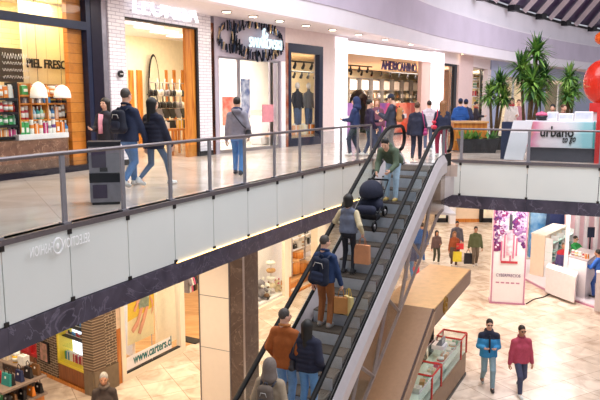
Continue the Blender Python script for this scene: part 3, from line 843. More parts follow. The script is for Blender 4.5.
def dressed_form(px, off, lab, mt, mb_):
    p = inside(px, 120, off); t = thing('mannequin', lab, 'mannequin', (p.x, p.y, UP + .35), math.atan2(Sdir(px).y, Sdir(px).x), 'mannequins in the navy framed window')
    local(MB().lathe([(.22, 0), (.22, .03)], n=16).build('base', M_steel, t))
    local(MB().lathe([(.15, .9), (.17, 1.0), (.14, 1.2), (.18, 1.4), (.20, 1.5), (.07, 1.58), (.055, 1.66)], n=14, sx=1.15, sy=.7).build('torso', mt, t))
    for sx in (-1, 1):
        local(MB().tube([(sx * .22, 0, 1.5), (sx * .28, .02, 1.22), (sx * .27, -.06, .95)], [.07, .055, .045], 8).build('arm', mt, t))
        local(MB().tube([(sx * .09, 0, .95), (sx * .10, -.02, .5), (sx * .11, 0, .05)], [.11, .08, .06], 8).build('leg', mb_, t))
    local(MB().ball((0, 0, 1.78), (.08, .1, .12)).build('head', M_white, t))
dressed_form(297.5, .9, 'mannequin in charcoal top left of two in the navy framed window', M_dkcloth, M_denim)
dressed_form(308.5, .8, 'mannequin in grey jacket right of two in the navy framed window', M_greycloth, M_denim)
a, b = inside(291, 140, .25), inside(319, 140, .25)
tag(MB().wall(a, b, UP + .28, UP + .35, 1.3).build('window_stage', mat('peach_stage', '#e8b994', .5), None, .01), 'low peach stage under the window mannequins', 'stage')
for k, (px, c) in enumerate(((294, 'peach'), (303, 'cream'), (313, 'orange'), (317, 'magenta'))):
    p = inside(px, 138, .4); item('gift', c, (p.x, p.y, UP + .352), (.42, .3, .42), an, '%s box on the peach window stage, %s from the left' % (c, ORD[k]), 'box', 'boxes on the window stage')
# ---------- big store with backlit portal
zE0 = zS(346, 41); zE1 = zS(346, 53)
m = MB(); fb(m, 334.5, 346, UP, zE0 + .1, .14, off=-.06); fb(m, 431.5, 442, UP, zE0 + .05, .14, off=-.06)
a, b = S(346), S(431.5); m.wall(a, b, zE1, zE0 + .02, .14, off=-.06)
pt = tag(m.build('lit_portal', M_lit), 'big backlit white portal framing the widest shop front', 'sign')
m = MB(); fb(m, 346, 442, zE0 + .1, 9.5, .3, off=.1); struct('wall_header_portal', m, M_pillar)
room('wall_fashion_store', 340, 440, 9.0, zE1 + .1, M_cream, mceil=mat('timber_ceiling', '#d8b690', .5), light=900, color=(1.0, .94, .84))
m = MB(); m.wall(inside(421, 100, .2), inside(431.8, 100, .12), UP, zE1 + .1, .2); struct('wall_rose_return', m, mat('rose_wall', '#dcb9ae', .5, noise=.02))
# hanging sign
p = inside(381, 69.5, 2.0); q = inside(416, 69.5, 2.0)
sg = thing('hanging_sign', 'dark violet lettering hanging inside the backlit portal', 'sign', p)
d3 = (q - p); d3.z = 0; L_ = d3.length; d3.normalize()
text_mesh('lettering', 'AMERICANINO', p, d3, (0, 0, 1), L_, .42, mat('violet_letter', '#4a4a9a', .4), sg, .06)
z = p.z + .45; MB().tube([p + Vector((0, 0, .45)), p + d3 * L_ + Vector((0, 0, .45))], .03, 4).build('rail', M_iron, sg)
for k in (.15, .85): MB().tube([p + d3 * L_ * k + Vector((0, 0, .45)), Vector((*(p + d3 * L_ * k)[:2], zE1 + .1))], .012, 4).build('hanger', M_iron, sg)
M_shelfgrey = mat('shelf_greige', '#6f6a68', .5)
# dark shelving grid on the back wall
sh = thing('shelving_unit', 'grey framed wall shelving with white picture panels in the widest shop', 'shelf', (*inside(385, 100, 7.8)[:2], UP))
pa, pb = inside(347, 85, 7.8), inside(419, 85, 7.8)
zt = inside(385, 79, 7.8).z
for k in range(8):
    q = pa.lerp(pb, k / 7); MB().box((q.x, q.y, (UP + zt) / 2), (.05, .4, zt - UP), math.atan2(pb.y - pa.y, pb.x - pa.x)).build('upright', M_shelfgrey, sh)
for y in (79, 91, 98, 106, 116):
    z = inside(385, y, 7.8).z; MB().wall(pa, pb, z - .04, z, .4).build('shelf', M_shelfgrey, sh)
for k in range(7):
    A, B = pa.lerp(pb, (k + .1) / 7), pa.lerp(pb, (k + .9) / 7)
    MB().wall(A, B, inside(385, 90, 7.8).z, inside(385, 81, 7.8).z, .03, off=.05).build('picture_panel', M_white, sh)
    for r, y in enumerate((98, 106, 116)):
        pass
for r, (y, y1) in enumerate(((97.9, 93), (105.9, 100), (115.9, 109))):
    sq = []
    for k in range(14): sq.append((['handbag', 'gift', 'packet'][(k + r) % 3], ['grey', 'black', 'cream', 'brown', 'white'][(k * 2 + r) % 5]))
    shelf_row(348, 418, y, y1, 7.7, sq, 'on the widest shop\'s %s shelf' % ['top', 'middle', 'bottom'][r], 'goods on the back wall shelving')
track(346, 372, 66, 1.2, 'black track with spot heads at the left of the widest shop', 3)
track(346, 420, 72, 3.5, 'long black track with spot heads across the widest shop', 8)
# sale panels standing inside the entrance
def gradient(name, c1, c2, axis_scale=1.0):
    if name in MATS: return MATS[name]
    m, nt, b = nodes_of(name); N, L = nt.nodes, nt.links
    tc = N.new('ShaderNodeTexCoord'); nz = N.new('ShaderNodeTexNoise'); nz.inputs['Scale'].default_value = 1.3
    L.new(tc.outputs['Object'], nz.inputs['Vector']); rp = N.new('ShaderNodeValToRGB'); e_ = rp.color_ramp.elements
    e_[0].position = .38; e_[0].color = lin(c1); e_[1].position = .62; e_[1].color = lin(c2)
    L.new(nz.outputs['Fac'], rp.inputs['Fac']); L.new(rp.outputs['Color'], b.inputs['Base Color']); b.inputs['Roughness'].default_value = .4
    MATS[name] = m; return m
for k, (x0, x1, c1, c2, lab) in enumerate(((344, 356, '#8a5fa8', '#b77fc0', 'violet standing panel nearest the left post of the backlit portal'), (379, 392, '#7a4f9a', '#d94f7a', 'violet standing panel in the middle of the portal'),
                                           (392, 411, '#e8552e', '#f6a98c', 'orange red standing panel with a pale print'), (411, 425, '#c9344a', '#e0602e', 'red standing panel beside the right post of the portal'))):
    pa, pb = inside(x0, 115, .9), inside(x1, 115, .9)
    t = thing('standing_panel', lab, 'panel', (pa.x, pa.y, UP), 0, 'sale panels in the portal')
    MB().wall(pa, pb, UP + .08, inside(x0, 103, .9).z, .05).build('print', gradient('sale_print_%d' % k, c1, c2), t)
    MB().wall(pa, pb, UP, UP + .08, .25, off=-.1).build('foot', M_iron, t)
    A, B = pa.lerp(pb, .25), pa.lerp(pb, .75)
    MB().wall(A, B, UP + .75, UP + .95, .01, off=-.012).build('pale_patch', M_white, t)
# round dark arch display with hats
p = inside(359, 104, 3.0)
t = thing('arch_display', 'dark round arch display at the left of the widest shop', 'display', (p.x, p.y, UP))
d3 = Vector((*Sdir(359), 0))
rr = 10 * p.y / FPX
MB().tube([p + d3 * (rr * math.cos(a)) + Vector((0, 0, rr * math.sin(a))) for a in [math.pi * k / 20 for k in range(21)]], .22, 6, smooth=False).build('arch', M_iron, t)
for sx in (-1, 1): MB().box((*(p + d3 * rr * sx)[:2], (UP + p.z) / 2), (.3, .3, p.z - UP), an).build('leg', M_iron, t)

# ---------- peach window, pillar, shelf window, then the far white front
m = MB(); fb(m, 458, 472, UP, 9.5, .4, off=0); struct('wall_rose_pier', m, mat('rose_pier', '#e2c6c0', .5, noise=.02))
zP = zS(445, 63)
m = MB(); fb(m, 442, 458, zP, 9.5, .3, off=0); struct('wall_header_peach', m, M_pillar)
m = MB(); fb(m, 454.5, 457, UP, zP, .15, off=.05); fb(m, 442, 454.5, zP - .1, zP, .15, off=.05); w4 = struct('window_4', m, M_iron)
m = MB(); fb(m, 442, 454.5, UP, zP - .1, .012, off=.1); m.build('pane', M_shopglass, w4)
room('wall_peach_shop', 441, 460, 3.0, zP, mat('peach_wall', '#f3cfae', .5, noise=.02), light=150)
zQ = zS(480, 68)
m = MB(); fb(m, 472, 489, zQ, 9.5, .3, off=0); fb(m, 487, 490, UP, zQ, .3, off=0); struct('wall_header_gift', m, M_pillar)
room('wall_gift_shop', 471, 489, 3.0, zQ, M_cream, light=200)
sh = thing('gift_shelves', 'cream wall shelves in the gift shop behind the low plant', 'shelf', (*inside(480, 110, .8)[:2], UP))
for r, y in enumerate((80, 88, 96, 104, 113)):
    z = inside(480, y, .9).z; pa, pb = inside(473, y, .7), inside(487, y, .7)
    MB().wall(pa, pb, z - .05, z, .4).build('shelf', M_white, sh)
    shelf_row(473.5, 486.5, y - .1, y - 6, .9, [(['bottle', 'jar', 'gift'][(k + r) % 3], ['brown', 'yellow', 'green', 'tan', 'red'][(k + 2 * r) % 5]) for k in range(5)], 'on the %s gift shop shelf' % ['topmost', 'second', 'third', 'fourth', 'lowest'][r], 'gift shop goods')
# far fronts to the right
M_bluewall = mat('pale_blue_front', '#b9c3e2', .35, noise=.06, scale=.5)
m = MB(); fb(m, 490, 600, 8.6, 9.5, .3, off=0); fb(m, 490, 500, UP, 8.6, .3, off=0); fb(m, 527, 545, UP, 8.6, .3, off=0); fb(m, 572, 600, UP, 8.6, .3, off=0)
wf = struct('wall_far_front', m, M_bluewall)
for k, (x0, x1) in enumerate(((500, 527), (545, 572))):
    m = MB()
    for px in (x0, (x0 + x1) / 2, x1 - .8): fb(m, px, px + .8, UP, 8.6, .1, off=.05)
    w5 = struct('window_%d' % (5 + k), m, M_white)
    m = MB(); fb(m, x0, x1, UP, 8.6, .02, off=.1); m.build('pane', M_shopglass, w5)
room('wall_far_shop', 498, 575, 6.0, 8.7, M_cream, light=500)
for nm, loc, sy, sx, pw, colr, ang in INT_LIGHTS:
    l = bpy.data.lights.new('shop_ceiling_light', 'AREA'); l.shape = 'RECTANGLE'; l.size = sx; l.size_y = sy; l.energy = pw; l.color = colr
    o = bpy.data.objects.new('shop_ceiling_light', l); COL.objects.link(o); o.location = loc; o.rotation_euler = (0, 0, ang)
# ------------------------------------------------------------------ ground floor, left: brick corner shop and the shops beyond
BA, BC = Vector((-9.6, 18.9)), Vector((-4.95, 15.3))
LW0, LW1 = Vector((-4.95, 15.3)), Vector((0.9, 25.9))
TH_B = math.atan2(BC.y - BA.y, BC.x - BA.x); TH_L = math.atan2(LW1.y - LW0.y, LW1.x - LW0.x)
def bp(px, py=370):
    q = onwall(px, py, BA, BC); return Vector(q[:2])
def bz(px, py): return onwall(px, py, BA, BC)[2]
def lp(px, py=330):
    q = onwall(px, py, LW0, LW1); return Vector(q[:2])
def lz(px, py): return onwall(px, py, LW0, LW1)[2]
NB_ = Vector((-(BC - BA).y, (BC - BA).x)).normalized(); NL = Vector((-(LW1 - LW0).y, (LW1 - LW0).x)).normalized()
def off3(px, py, A, B, n, off):
    return Vector(onwall(px, py, A + n * off, B + n * off))
M_brick = grid_mat('grey_brown_brick', '#75604e', '#594a3d', '#b9a68c', 0.21, 0.068, 0.010, rough=0.7, offset=0.5, axis='wall', rot=TH_B, bump=0.8, var=0.5, noise_scale=5)
M_brick2 = grid_mat('grey_brown_brick_side', '#75604e', '#594a3d', '#b9a68c', 0.21, 0.068, 0.010, rough=0.7, offset=0.5, axis='wall', rot=TH_L, bump=0.8, var=0.5, noise_scale=5)
M_plinth = wood('russet_wood', '#7a431f', '#99592c', 0.4)
M_ztop = 4.18
m = MB()
m.wall(bp(38), bp(57.5), 0, M_ztop, .35); m.wall(bp(86), BC, 0.62, M_ztop, .35)
struct('wall_brick_front', m, M_brick)
m = MB(); C2 = lp(119, 394)
m.wall(LW0 + Vector((.001, 0)), C2, 0.62, M_ztop, .35); struct('wall_brick_side', m, M_brick2)
m = MB(); m.wall(bp(86), BC, 0, .62, .37, off=-.03); m.wall(LW0, C2, 0, .62, .37, off=-.03); struct('baseboard_brick', m, mat('taupe_plinth', '#7c6a55', .5))
m = MB(); m.wall(bp(58), bp(86), 0, bz(72, 369), .35, off=.02); m.wall(BA, bp(38), 0, bz(20, 352), .35, off=.02); struct('wall_brick_shop_plinth', m, M_plinth)
m = MB(); m.wall(BA, bp(88), 0, .08, .03, off=-.035); struct('baseboard_front', m, M_teak)
# shop interior
bA, bB = BA + NB_ * 2.2, bp(62) + NB_ * 2.2
m = MB().wall(bA, bB, 0, M_ztop, .1); struct('wall_brick_shop_back', m, M_white)
l_ = [(bp(72) + NB_ * .6, 70)]
# lit shoe window: yellow lining and white glowing back
zs0 = bz(72, 369)
w = MB(); w.wall(bp(57.5), bp(58.6), zs0, M_ztop, .42, off=.02); w.wall(bp(58), bp(86), zs0, zs0 + .06, .45, off=.02)
w7 = struct('window_7', w, mat('yellow_lining', '#e9cf3c', .45, noise=.02))
MB().wall(bp(59.5), bp(86), zs0 + .06, M_ztop, .012, off=.04).build('pane', M_shopglass, w7)
m = MB().wall(bp(55), bp(88), zs0, M_ztop, .05, off=.46); tag(m.build('window_light_wall', mat('window_back_lit', '#ffffff', .5, noise=0, emit='#eaf0ff', strength=1.6)), 'white backlit rear wall of the shoe display window', 'sign')
sh = thing('glass_shelves', 'glass shelves of small shoes in the lit brick shop window', 'shelf', (*bp(72), zs0))
zz = [bz(72, y) for y in (352, 342, 331, 321)]
for i, z in enumerate(zz):
    a, b = off3(60.5, 345, BA, BC, NB_, .14).xy, off3(85.5, 345, BA, BC, NB_, .14).xy
    MB().wall(a, b, z - .025, z, .30).build('shelf', M_iron if i else M_glass, sh)
def lrow(px0, px1, zb, h, off, sq, where, grp, A=BA, B=BC, N_=NB_, th=TH_B, pyref=360):
    a, b = off3(px0, pyref, A, B, N_, off).xy, off3(px1, pyref, A, B, N_, off).xy
    n = len(sq); st = (b - a).length / n
    for i, (kd, c) in enumerate(sq):
        q = a.lerp(b, (i + .5) / n); k = {'shoe': .97, 'gift': .84, 'book': .32, 'handbag': .86, 'jar': .74, 'packet': .7, 'bottle': .5, 'soap': .82, 'bowl': .98}[kd]
        sx = min(st / k, h * 2.0)
        item(kd, c, (q.x, q.y, zb + .003), (sx * .96, min(sx * .9, .4), h * random.uniform(.9, 1)), th, '%s %s, %s from left %s' % (c, NAMES.get(kd, kd), ORD[i], where), CATS[kd], grp)
GB = 'display in the lit brick shop window'
for i, z in enumerate(zz[1:]):
    lrow(62, 85.5, z, .20, .28, [('shoe', ['white', 'brown', 'blue', 'peach', 'grey', 'red', 'black'][(k * 3 + i) % 7]) for k in range(6)], 'on the brick shop window\'s %s glass shelf' % ['lowest', 'middle', 'top'][i], GB)
lrow(61, 85.5, zs0 + .06, .26, .25, [('gift', 'orange'), ('gift', 'green'), ('gift', 'blue'), ('gift', 'white'), ('gift', 'red'), ('gift', 'magenta'), ('gift', 'red')], 'on the floor of the yellow edged window', GB)
# framed picture on the brick, red lit window further left
t = thing('framed_picture', 'small framed picture with a pink figure on the brick wall', 'picture', (*bp(45, 352), bz(45, 352)))
MB().wall(bp(41.5, 350), bp(50, 350), bz(45, 361), bz(45, 341), .04, off=-.06).build('frame', M_iron, t)
MB().wall(bp(42.5, 350), bp(49, 350), bz(45, 359.5), bz(45, 342.5), .01, off=-.072).build('print', mat('picture_print', '#8d7b60', .5, noise=.3, scale=6, color2='#e9a99a'), t)
w = MB(); w.wall(bp(29), bp(31), bz(20, 352), M_ztop, .2, off=.02); w.wall(bp(36), bp(38), bz(20, 352), M_ztop, .2, off=.02); w.wall(bp(0), bp(38), bz(20, 352), bz(20, 352) + .08, .2, off=.02)
w8 = struct('window_8', w, mat('red_frame', '#d02a30', .4, noise=.02))
MB().wall(bp(-10), bp(38), bz(20, 352) + .08, M_ztop, .012, off=.06).build('pane', M_shopglass, w8)
flat_ = MB().wall(bp(2), bp(28), bz(20, 352) + .1, 3.0, .02, off=.5); tag(flat_.build('white_poster', mat('white_poster', '#f4f6ff', .5, noise=.05, scale=3)), 'white poster behind the red framed window', 'poster')
m = MB().wall(bp(31.5), bp(35.8), bz(33, 351), bz(33, 338), .02, off=.3); tag(m.build('sale_poster', mat('red_blue_poster', '#e0333c', .5, noise=.4, scale=5, color2='#f5f5ff')), 'small red and white poster in the red framed window', 'poster')

# ---------- children's clothes shop window
F0, F1 = lp(122.5, 388), lp(186, 358)
zt = M_ztop
m = MB().wall(lp(119.2, 392), lp(123.5, 390), 0, 1.45, .3, off=.02); struct('trim_11', m, M_teak)
m = MB().wall(lp(119.2, 392), lp(123.5, 390), 1.45, zt, .3, off=.02); struct('trim_12', m, mat('peach_strip', '#e8cdb0', .5))
m = MB()
m.wall(lp(123.5, 389), lp(127.5, 387), 0, zt, .16); m.wall(lp(181.5, 362), lp(186, 360), 0, zt, .16); m.wall(lp(127, 387), lp(182, 362), 0, .16, .16)
w9 = struct('window_9', m, mat('cream_frame', '#f4e8d4', .45, noise=.01))
MB().wall(lp(127, 387), lp(182, 362), .16, .20, .10, off=.03).build('sill_seal', M_iron, w9)
MB().wall(lp(127, 387), lp(182, 362), .2, zt, .012, off=.06).build('pane', M_shopglass, w9)
MB().wall(lp(154.6, 376), lp(155, 376), .2, .9, .015, off=.056).build('pane_joint', M_steel, w9)
# vinyl band with the web address
def lq(px, py, off=.04): return off3(px, py, LW0, LW1, NL, off)
t = thing('window_banner', 'white band with a teal web address across the cream framed window', 'sign', lq(154, 355))
P = [lq(126.5, 371), lq(171.5, 348), lq(171.5, 336), lq(126.5, 358)]
MB().loft([p for p in P], [p - Vector((NL.x, NL.y, 0)) * .006 for p in P]).build('band', M_white, t)
p0 = lq(133.5, 365.5, .03); p1 = lq(171.8, 345.5, .03); rt = (p1 - p0)
pu = lq(135, 362, .03); 
text_mesh('lettering', 'www.carters.cl', p0 + Vector((0, 0, .03)), rt, (0, 0, 1), rt.length * .99, .26, mat('teal_letter', '#136f74', .4, noise=0), t, .006, bold=.02)
# hanging poster: child's clothes on yellow and cream
pt = thing('kids_poster', 'large yellow and cream photo poster of a seated child in a grey dress', 'poster', lq(143, 300, .5))
def lplate(pts, off, th=.012):
    A = [lq(x, y, off) for x, y in pts]; return MB().loft(A, [p - Vector((NL.x, NL.y, 0)) * th for p in A])
lplate([(127.5, 346), (153.5, 334), (153.5, 276), (127.5, 280)], .5).build('paper', mat('poster_cream', '#f6e2b4', .5, noise=.03), pt)
lplate([(127.5, 322), (153.5, 306), (153.5, 276), (127.5, 280)], .485).build('yellow_field', mat('poster_yellow', '#f2c63a', .5, noise=.03), pt)
def lball(px, py, rx, ry, off, m, nm):
    c = lq(px, py, off); k = c.y / FPX * 1.05
    return MB().ball(c, (rx * k, .02, ry * k), 12, 8, rz=TH_L).build(nm, m, pt)
Msk = mat('poster_skin', '#e8a184', .5, noise=.05); Mgd = mat('poster_grey_dress', '#8f9a86', .5, noise=.15, scale=12)
lplate([(139, 309), (148.5, 306), (149, 292), (145.5, 287), (141.5, 288), (138, 296)], .47).build('dress_print', Mgd, pt)
lball(143.3, 283, 3, 4, .46, Msk, 'face_print')
lplate([(140, 308), (143, 307), (138, 326), (133, 333), (131.5, 330), (136.5, 321)], .465).build('leg_print', Msk, pt)
lplate([(145.5, 306.5), (148.5, 306), (144, 323), (140.5, 334), (138, 333), (142, 319)], .465).build('leg_print', Msk, pt)
lplate([(138, 296), (135.5, 305), (133.5, 311), (135, 312), (138, 304), (140, 299)], .463).build('arm_print', Msk, pt)
lplate([(149, 294), (152, 305), (151.5, 314), (153, 309), (152.5, 300)], .463).build('arm_print', Msk, pt)
# interior of that shop: cream partition, plank floor, clothes rail
A, B = off3(100, 340, LW0, LW1, NL, 4.5).xy, off3(330, 300, LW0, LW1, NL, 4.5).xy
struct('wall_lower_shops_back', MB().wall(A, B, 0, zt, .1), M_cream)
q0, q1 = lp(119), lp(205, 345); P = [q0 + NL * .2, q1 + NL * .2, off3(215, 320, LW0, LW1, NL, 4.4).xy, off3(105, 340, LW0, LW1, NL, 4.4).xy]
struct('floor_children_shop', MB().prism([tuple(p) for p in P], .0, .012), M_plank)
a, b = off3(158, 350, LW0, LW1, NL, .8), off3(179.5, 340, LW0, LW1, NL, .8)
struct('wall_partition', MB().wall(a, b, 0, zt, .08), M_cream)
def rail(px0, px1, py0, off, lab, cols, grp, ztop):
    a, b = off3(px0, py0, LW0, LW1, NL, off), off3(px1, py0, LW0, LW1, NL, off)
    t = thing('clothes_rail', lab, 'clothes rail', (a.x, a.y, 0))
    a.z = b.z = ztop
    MB().tube([a, b], .018, 6).build('bar', M_steel, t)
    for q in (a, b): MB().tube([(q.x, q.y, 0), q], .018, 6).build('post', M_steel, t)
    n = len(cols); d = (b - a); ang = math.atan2(d.y, d.x)
    for i, c in enumerate(cols):
        q = a.lerp(b, (i + .5) / n)
        g = thing('hanging_garment', '%s garment hanging %s from left on the %s' % (c, ORD[i], grp), 'garment', q, ang + math.pi / 2, 'garments on the ' + grp)
        m = MB(); O = [(-.2, -.08), (-.06, -.02), (.06, -.02), (.2, -.08), (.30, -.35), (.24, -.38), (.17, -.22), (.18, -.62), (-.18, -.62), (-.17, -.22), (-.24, -.38), (-.30, -.35)]
        local(m.loft([Vector((x, -.035, z)) for x, z in O], [Vector((x, .035, z)) for x, z in O]).build('cloth', cm(c, .8), g))
        local(MB().tube([(-.17, 0, -.07), (0, 0, -.01), (.17, 0, -.07)], .008, 5).tube([(0, 0, -.01), (0, 0, .05)], .006, 5).build('hanger', M_steel, g))
rail(184, 199, 300, 1.9, 'upper clothes rail inside the entrance beside the cream framed window', ['grey', 'white', 'pink', 'black', 'brown', 'cream', 'green', 'black'], 'children\'s shop rail', lq(190, 272, 1.9).z)
a = lq(186, 356); b = lq(199.5, 349)
# entry floor cover and a dark mat corner
t = tag(MB().wall(lp(197, 352), lp(205, 348), .012, .03, .7, off=.05).build('door_mat', mat('dark_mat', '#3b342e', .9)), 'dark door mat at the children\'s shop entrance', 'mat')

# ---------- columns carrying the balcony
CX, CD = Vector((.9, -.436)), Vector((.436, .9))
K0 = Vector((onwall(199, 330, (-2.3, 15.0), (-2.3 + .9, 15.0 - .436))[:2])); K0 = Vector(aty(199, 300, 14.6)[:2])
def kx(px, py=320):
    return Vector(onwall(px, py, K0, K0 + CX)[:2])
m = MB().wall(kx(199.5), kx(230), 0, 4.18, .55); wc = struct('wall_white_column', m, mat('column_white', '#f3e3d2', .45, noise=.01), None, .01)
m = MB(); m.wall(kx(199.2), kx(200.2), 0, 4.18, .02, off=-.012); m.wall(kx(229.2), kx(230.6), 0, 4.18, .02, off=-.012); m.build('edge_bead', M_rail, wc)
m = MB(); zc = onwall(215, 297, K0, K0 + CX)[2]; m.wall(kx(200), kx(230), zc, zc + .012, .01, off=-.006)
zc2 = onwall(215, 349, K0, K0 + CX)[2]; m.wall(kx(200), kx(230), zc2, zc2 + .008, .01, off=-.006); m.build('panel_joint', M_rail, wc)
m = MB().wall(kx(230.6), kx(244.5), 0, 4.18, .62, off=.0); wc = struct('wall_stone_column', m, M_stone)
m = MB().wall(kx(243.4), kx(244.7), 0, 4.18, .03, off=-.012); m.build('metal_bead', M_steel, wc)

# ---------- toy window and the shop past it
m = MB(); m.wall(lp(252, 322), lp(258, 319), 0, zt, .12); m.wall(lp(285, 303), lp(289, 301), 0, zt, .12); m.wall(lp(258, 319), lp(285, 303), 0, .14, .12)
w10 = struct('window_10', m, mat('cream_frame', '#f4e8d4', .45)); MB().wall(lp(258, 319), lp(285, 303), .14, zt, .012, off=.05).build('pane', M_shopglass, w10)
a, b = lq(252, 312, .9), lq(283, 297, .9)
struct('wall_toy_window_back', MB().wall(a, b, 0, zt, .06), M_white)
a, b = lq(254, 312, .15), lq(285, 297, .15); zsh = lq(268, 296, .4).z
tag(MB().wall(a, b, zsh - .35, zsh, .75).build('window_plinth', M_white, None, .015), 'white display plinth in the toy window', 'plinth')
def plush(px, py, c, c2, sc, lab):
    p = lq(px, py, .45); t = thing('plush_toy', lab, 'toy', (p.x, p.y, zsh), TH_L - .5, 'plush toys in the window')
    M1, M2 = mat('plush_' + c, COLS[c], .9, noise=.1, scale=40, bump=.4), mat('plush_' + c2, COLS[c2], .9, noise=.1, scale=40, bump=.4)
    s_ = sc
    local(MB().ball((0, 0, .17 * s_), (.14 * s_, .12 * s_, .17 * s_)).build('belly', M1, t))
    h = local(MB().ball((0, -.02 * s_, .42 * s_), (.13 * s_, .12 * s_, .12 * s_)).ball((0, -.13 * s_, .39 * s_), (.05 * s_, .05 * s_, .04 * s_), mi=1).build('head', [M1, M2], t))
    for sx in (-1, 1):
        local(MB().ball((sx * .10 * s_, 0, .54 * s_), (.045 * s_, .03 * s_, .05 * s_)).build('ear', M2, t))
        local(MB().tube([(sx * .12 * s_, 0, .27 * s_), (sx * .2 * s_, -.08 * s_, .2 * s_)], .045 * s_, 8).build('arm', M1, t))
        local(MB().tube([(sx * .08 * s_, -.05 * s_, .05 * s_), (sx * .12 * s_, -.2 * s_, .05 * s_)], .055 * s_, 8).build('leg', M1, t))
    return t
plush(260, 290, 'grey', 'white', 1.3, 'grey plush animal at the left of the toy window')
plush(266.5, 292, 'white', 'brown', .9, 'small white plush animal low in the middle of the toy window')
plush(277, 292, 'cream', 'pink', .8, 'small cream plush animal at the right of the toy window')
p = lq(271, 285, .5)
st_ = thing('toy_stand', 'slim stand carrying stacked plush rings in the toy window', 'stand', (p.x, p.y, zsh), 0)
local(MB().tube([(0, 0, 0), (0, 0, 1.25)], .015, 6).build('pole', M_steel, st_)); local(MB().lathe([(.14, 0), (.14, .02)]).build('base', M_steel, st_))
for k, c in enumerate(('cream', 'white', 'tan', 'white')):
    local(MB().tube([(.1 * math.cos(a), .1 * math.sin(a), .28 + k * .28) for a in [i * math.pi / 8 for i in range(16)]], .075, 8, closed=True).build('plush_ring', mat('plush_' + c, COLS[c], .9), st_))
item('bowl', 'brown', (*lq(267, 292, .2)[:2], zsh), (.25, .25, .3), 0, 'brown basket of toys at the front of the toy window plinth', 'basket', None)
# shop with timber cases
m = MB(); m.wall(lp(288.5, 302), lp(291, 300), .0, lz(290, 278), .1, off=.01); m.wall(lp(290, 300), lp(318, 285), 0, lz(300, 290) , .1, off=.02); struct('wall_timber_plinth', m, M_teak)
m = MB(); m.wall(lp(317.5, 285), lp(326, 280), 0, zt, .3); m.wall(lp(288.5, 302), lp(291.5, 300), lz(290, 277), zt, .12); struct('wall_lower_jamb', m, M_cream)
for k, (px, y0, y1, c) in enumerate(((294, 273, 259, 'teak'), (301, 272, 260, 'teak'), (298, 258, 250, 'teak'), (309, 270, 262, 'teak'))):
    p = lq(px, y0, .8); h = lq(px, y1, .8).z - p.z
    base = lz(300, 290) + .02
    t = thing('timber_case', 'round orange timber case, %s in the shop beyond the toy window' % ORD[k], 'case', (p.x, p.y, p.z), 0, 'timber cases')
    local(MB().lathe([(.2, 0), (.22, .02), (.22, h * .8), (.2, h * .82)], n=18).build('case', M_teak, t)); local(MB().lathe([(.225, h * .82), (.225, h * .97), (.2, h)], n=18).build('lid', mat('pale_wood', '#d9a46a', .4), t))
a, b = lq(291, 280, .45), lq(316, 270, .45); z = lq(300, 273.2, .8).z
t = thing('shop_counter', 'orange timber counter carrying round cases', 'counter', (a.x, a.y, 0))
MB().wall(a, b, z - .06, z, .8).build('countertop', mat('pale_wood', '#d9a46a', .4), t); MB().wall(a, b, 0, z - .06, .7, off=.05).build('front', M_teak, t)
bpy.data.objects['timber_case.002']['label'] = 'round orange timber case on the back rack beyond the toy window'
z2 = lq(298, 258, .8).z
a, b = lq(292, 262, .7), lq(317, 250, .7)
t = thing('goods_rack', 'cream rack with black and white goods above the timber cases', 'rack', (a.x, a.y, z2))
for y in (258, 247, 236):
    zz_ = lq(300, y, .8).z; MB().wall(a, b, zz_ - .03, zz_, .35).build('shelf', M_white, t)
for k in (0, .5, 1):
    q = a.lerp(b, k); MB().box((q.x, q.y, (z + lq(300, 234, .8).z) / 2), (.04, .04, lq(300, 234, .8).z - z), TH_L).build('upright', M_steel, t)
for r, y in enumerate((247, 236)):
    zz_ = lq(300, y, .8).z
    lrow(293, 316, zz_, .3, .85, [(['handbag', 'gift', 'jar'][(k + r) % 3], ['black', 'white', 'tan', 'white'][(k + r) % 4]) for k in range(7)], 'on the %s shelf above the timber cases' % ['lower', 'upper'][r], 'goods above the timber cases', LW0, LW1, NL, TH_L, 250)

# ---------- merchandise gondola at the bottom left
gx, gy = -6.62, 14.15; ga = math.radians(-32)
g = thing('merchandise_gondola', 'dark timber gondola of bags and boxes at the lower left corner', 'gondola', (gx, gy, 0), ga)
Mg = wood('dark_brown_wood', '#4b3428', '#6d5140', .45); Mgt = mat('taupe_top', '#8f7c70', .5)
local(MB().box((0, 0, .30), (1.5, 1.0, .60)).build('base_cabinet', mat('orange_cabinet', '#c77a35', .5, noise=.1), g))
for z in (.62, 1.02): local(MB().box((0, 0, z), (1.62, 1.1, .05)).build('shelf', Mgt, g))
for sx in (-.72, -.3, .42): local(MB().box((sx, .1, .82), (.05, .8, .36)).build('divider', Mg, g))
local(MB().box((0, .35, 1.13), (.6, .25, .18)).build('top_block', Mg, g))
local(MB().box((0, .35, 1.24), (.8, .36, .03)).build('top_shelf', Mgt, g))
Mrot = Matrix.Translation((gx, gy, 0)) @ Matrix.Rotation(ga, 4, 'Z')
def gi(kind, c, x, y, z, s_, lab):
    q = Mrot @ Vector((x, y, z)); item(kind, c, q, s_, ga, lab, CATS[kind], 'goods on the gondola')
for k, (x, c) in enumerate(((-.55, 'navy'), (-.25, 'black'), (.12, 'yellow'), (.42, 'green'), (.62, 'black'))): gi('handbag', c, x, -.32, .65, (.28, .3, .36), '%s handbag on the gondola\'s middle shelf, %s from left' % (c, ORD[k]))
for k, (x, c) in enumerate(((-.6, 'pale blue'), (-.2, 'black'), (.2, 'red'), (.55, 'teal'))): gi('handbag', c, x, -.25, 1.05, (.36, .3, .42), '%s handbag on the gondola\'s top board, %s from left' % (c, ORD[k]))
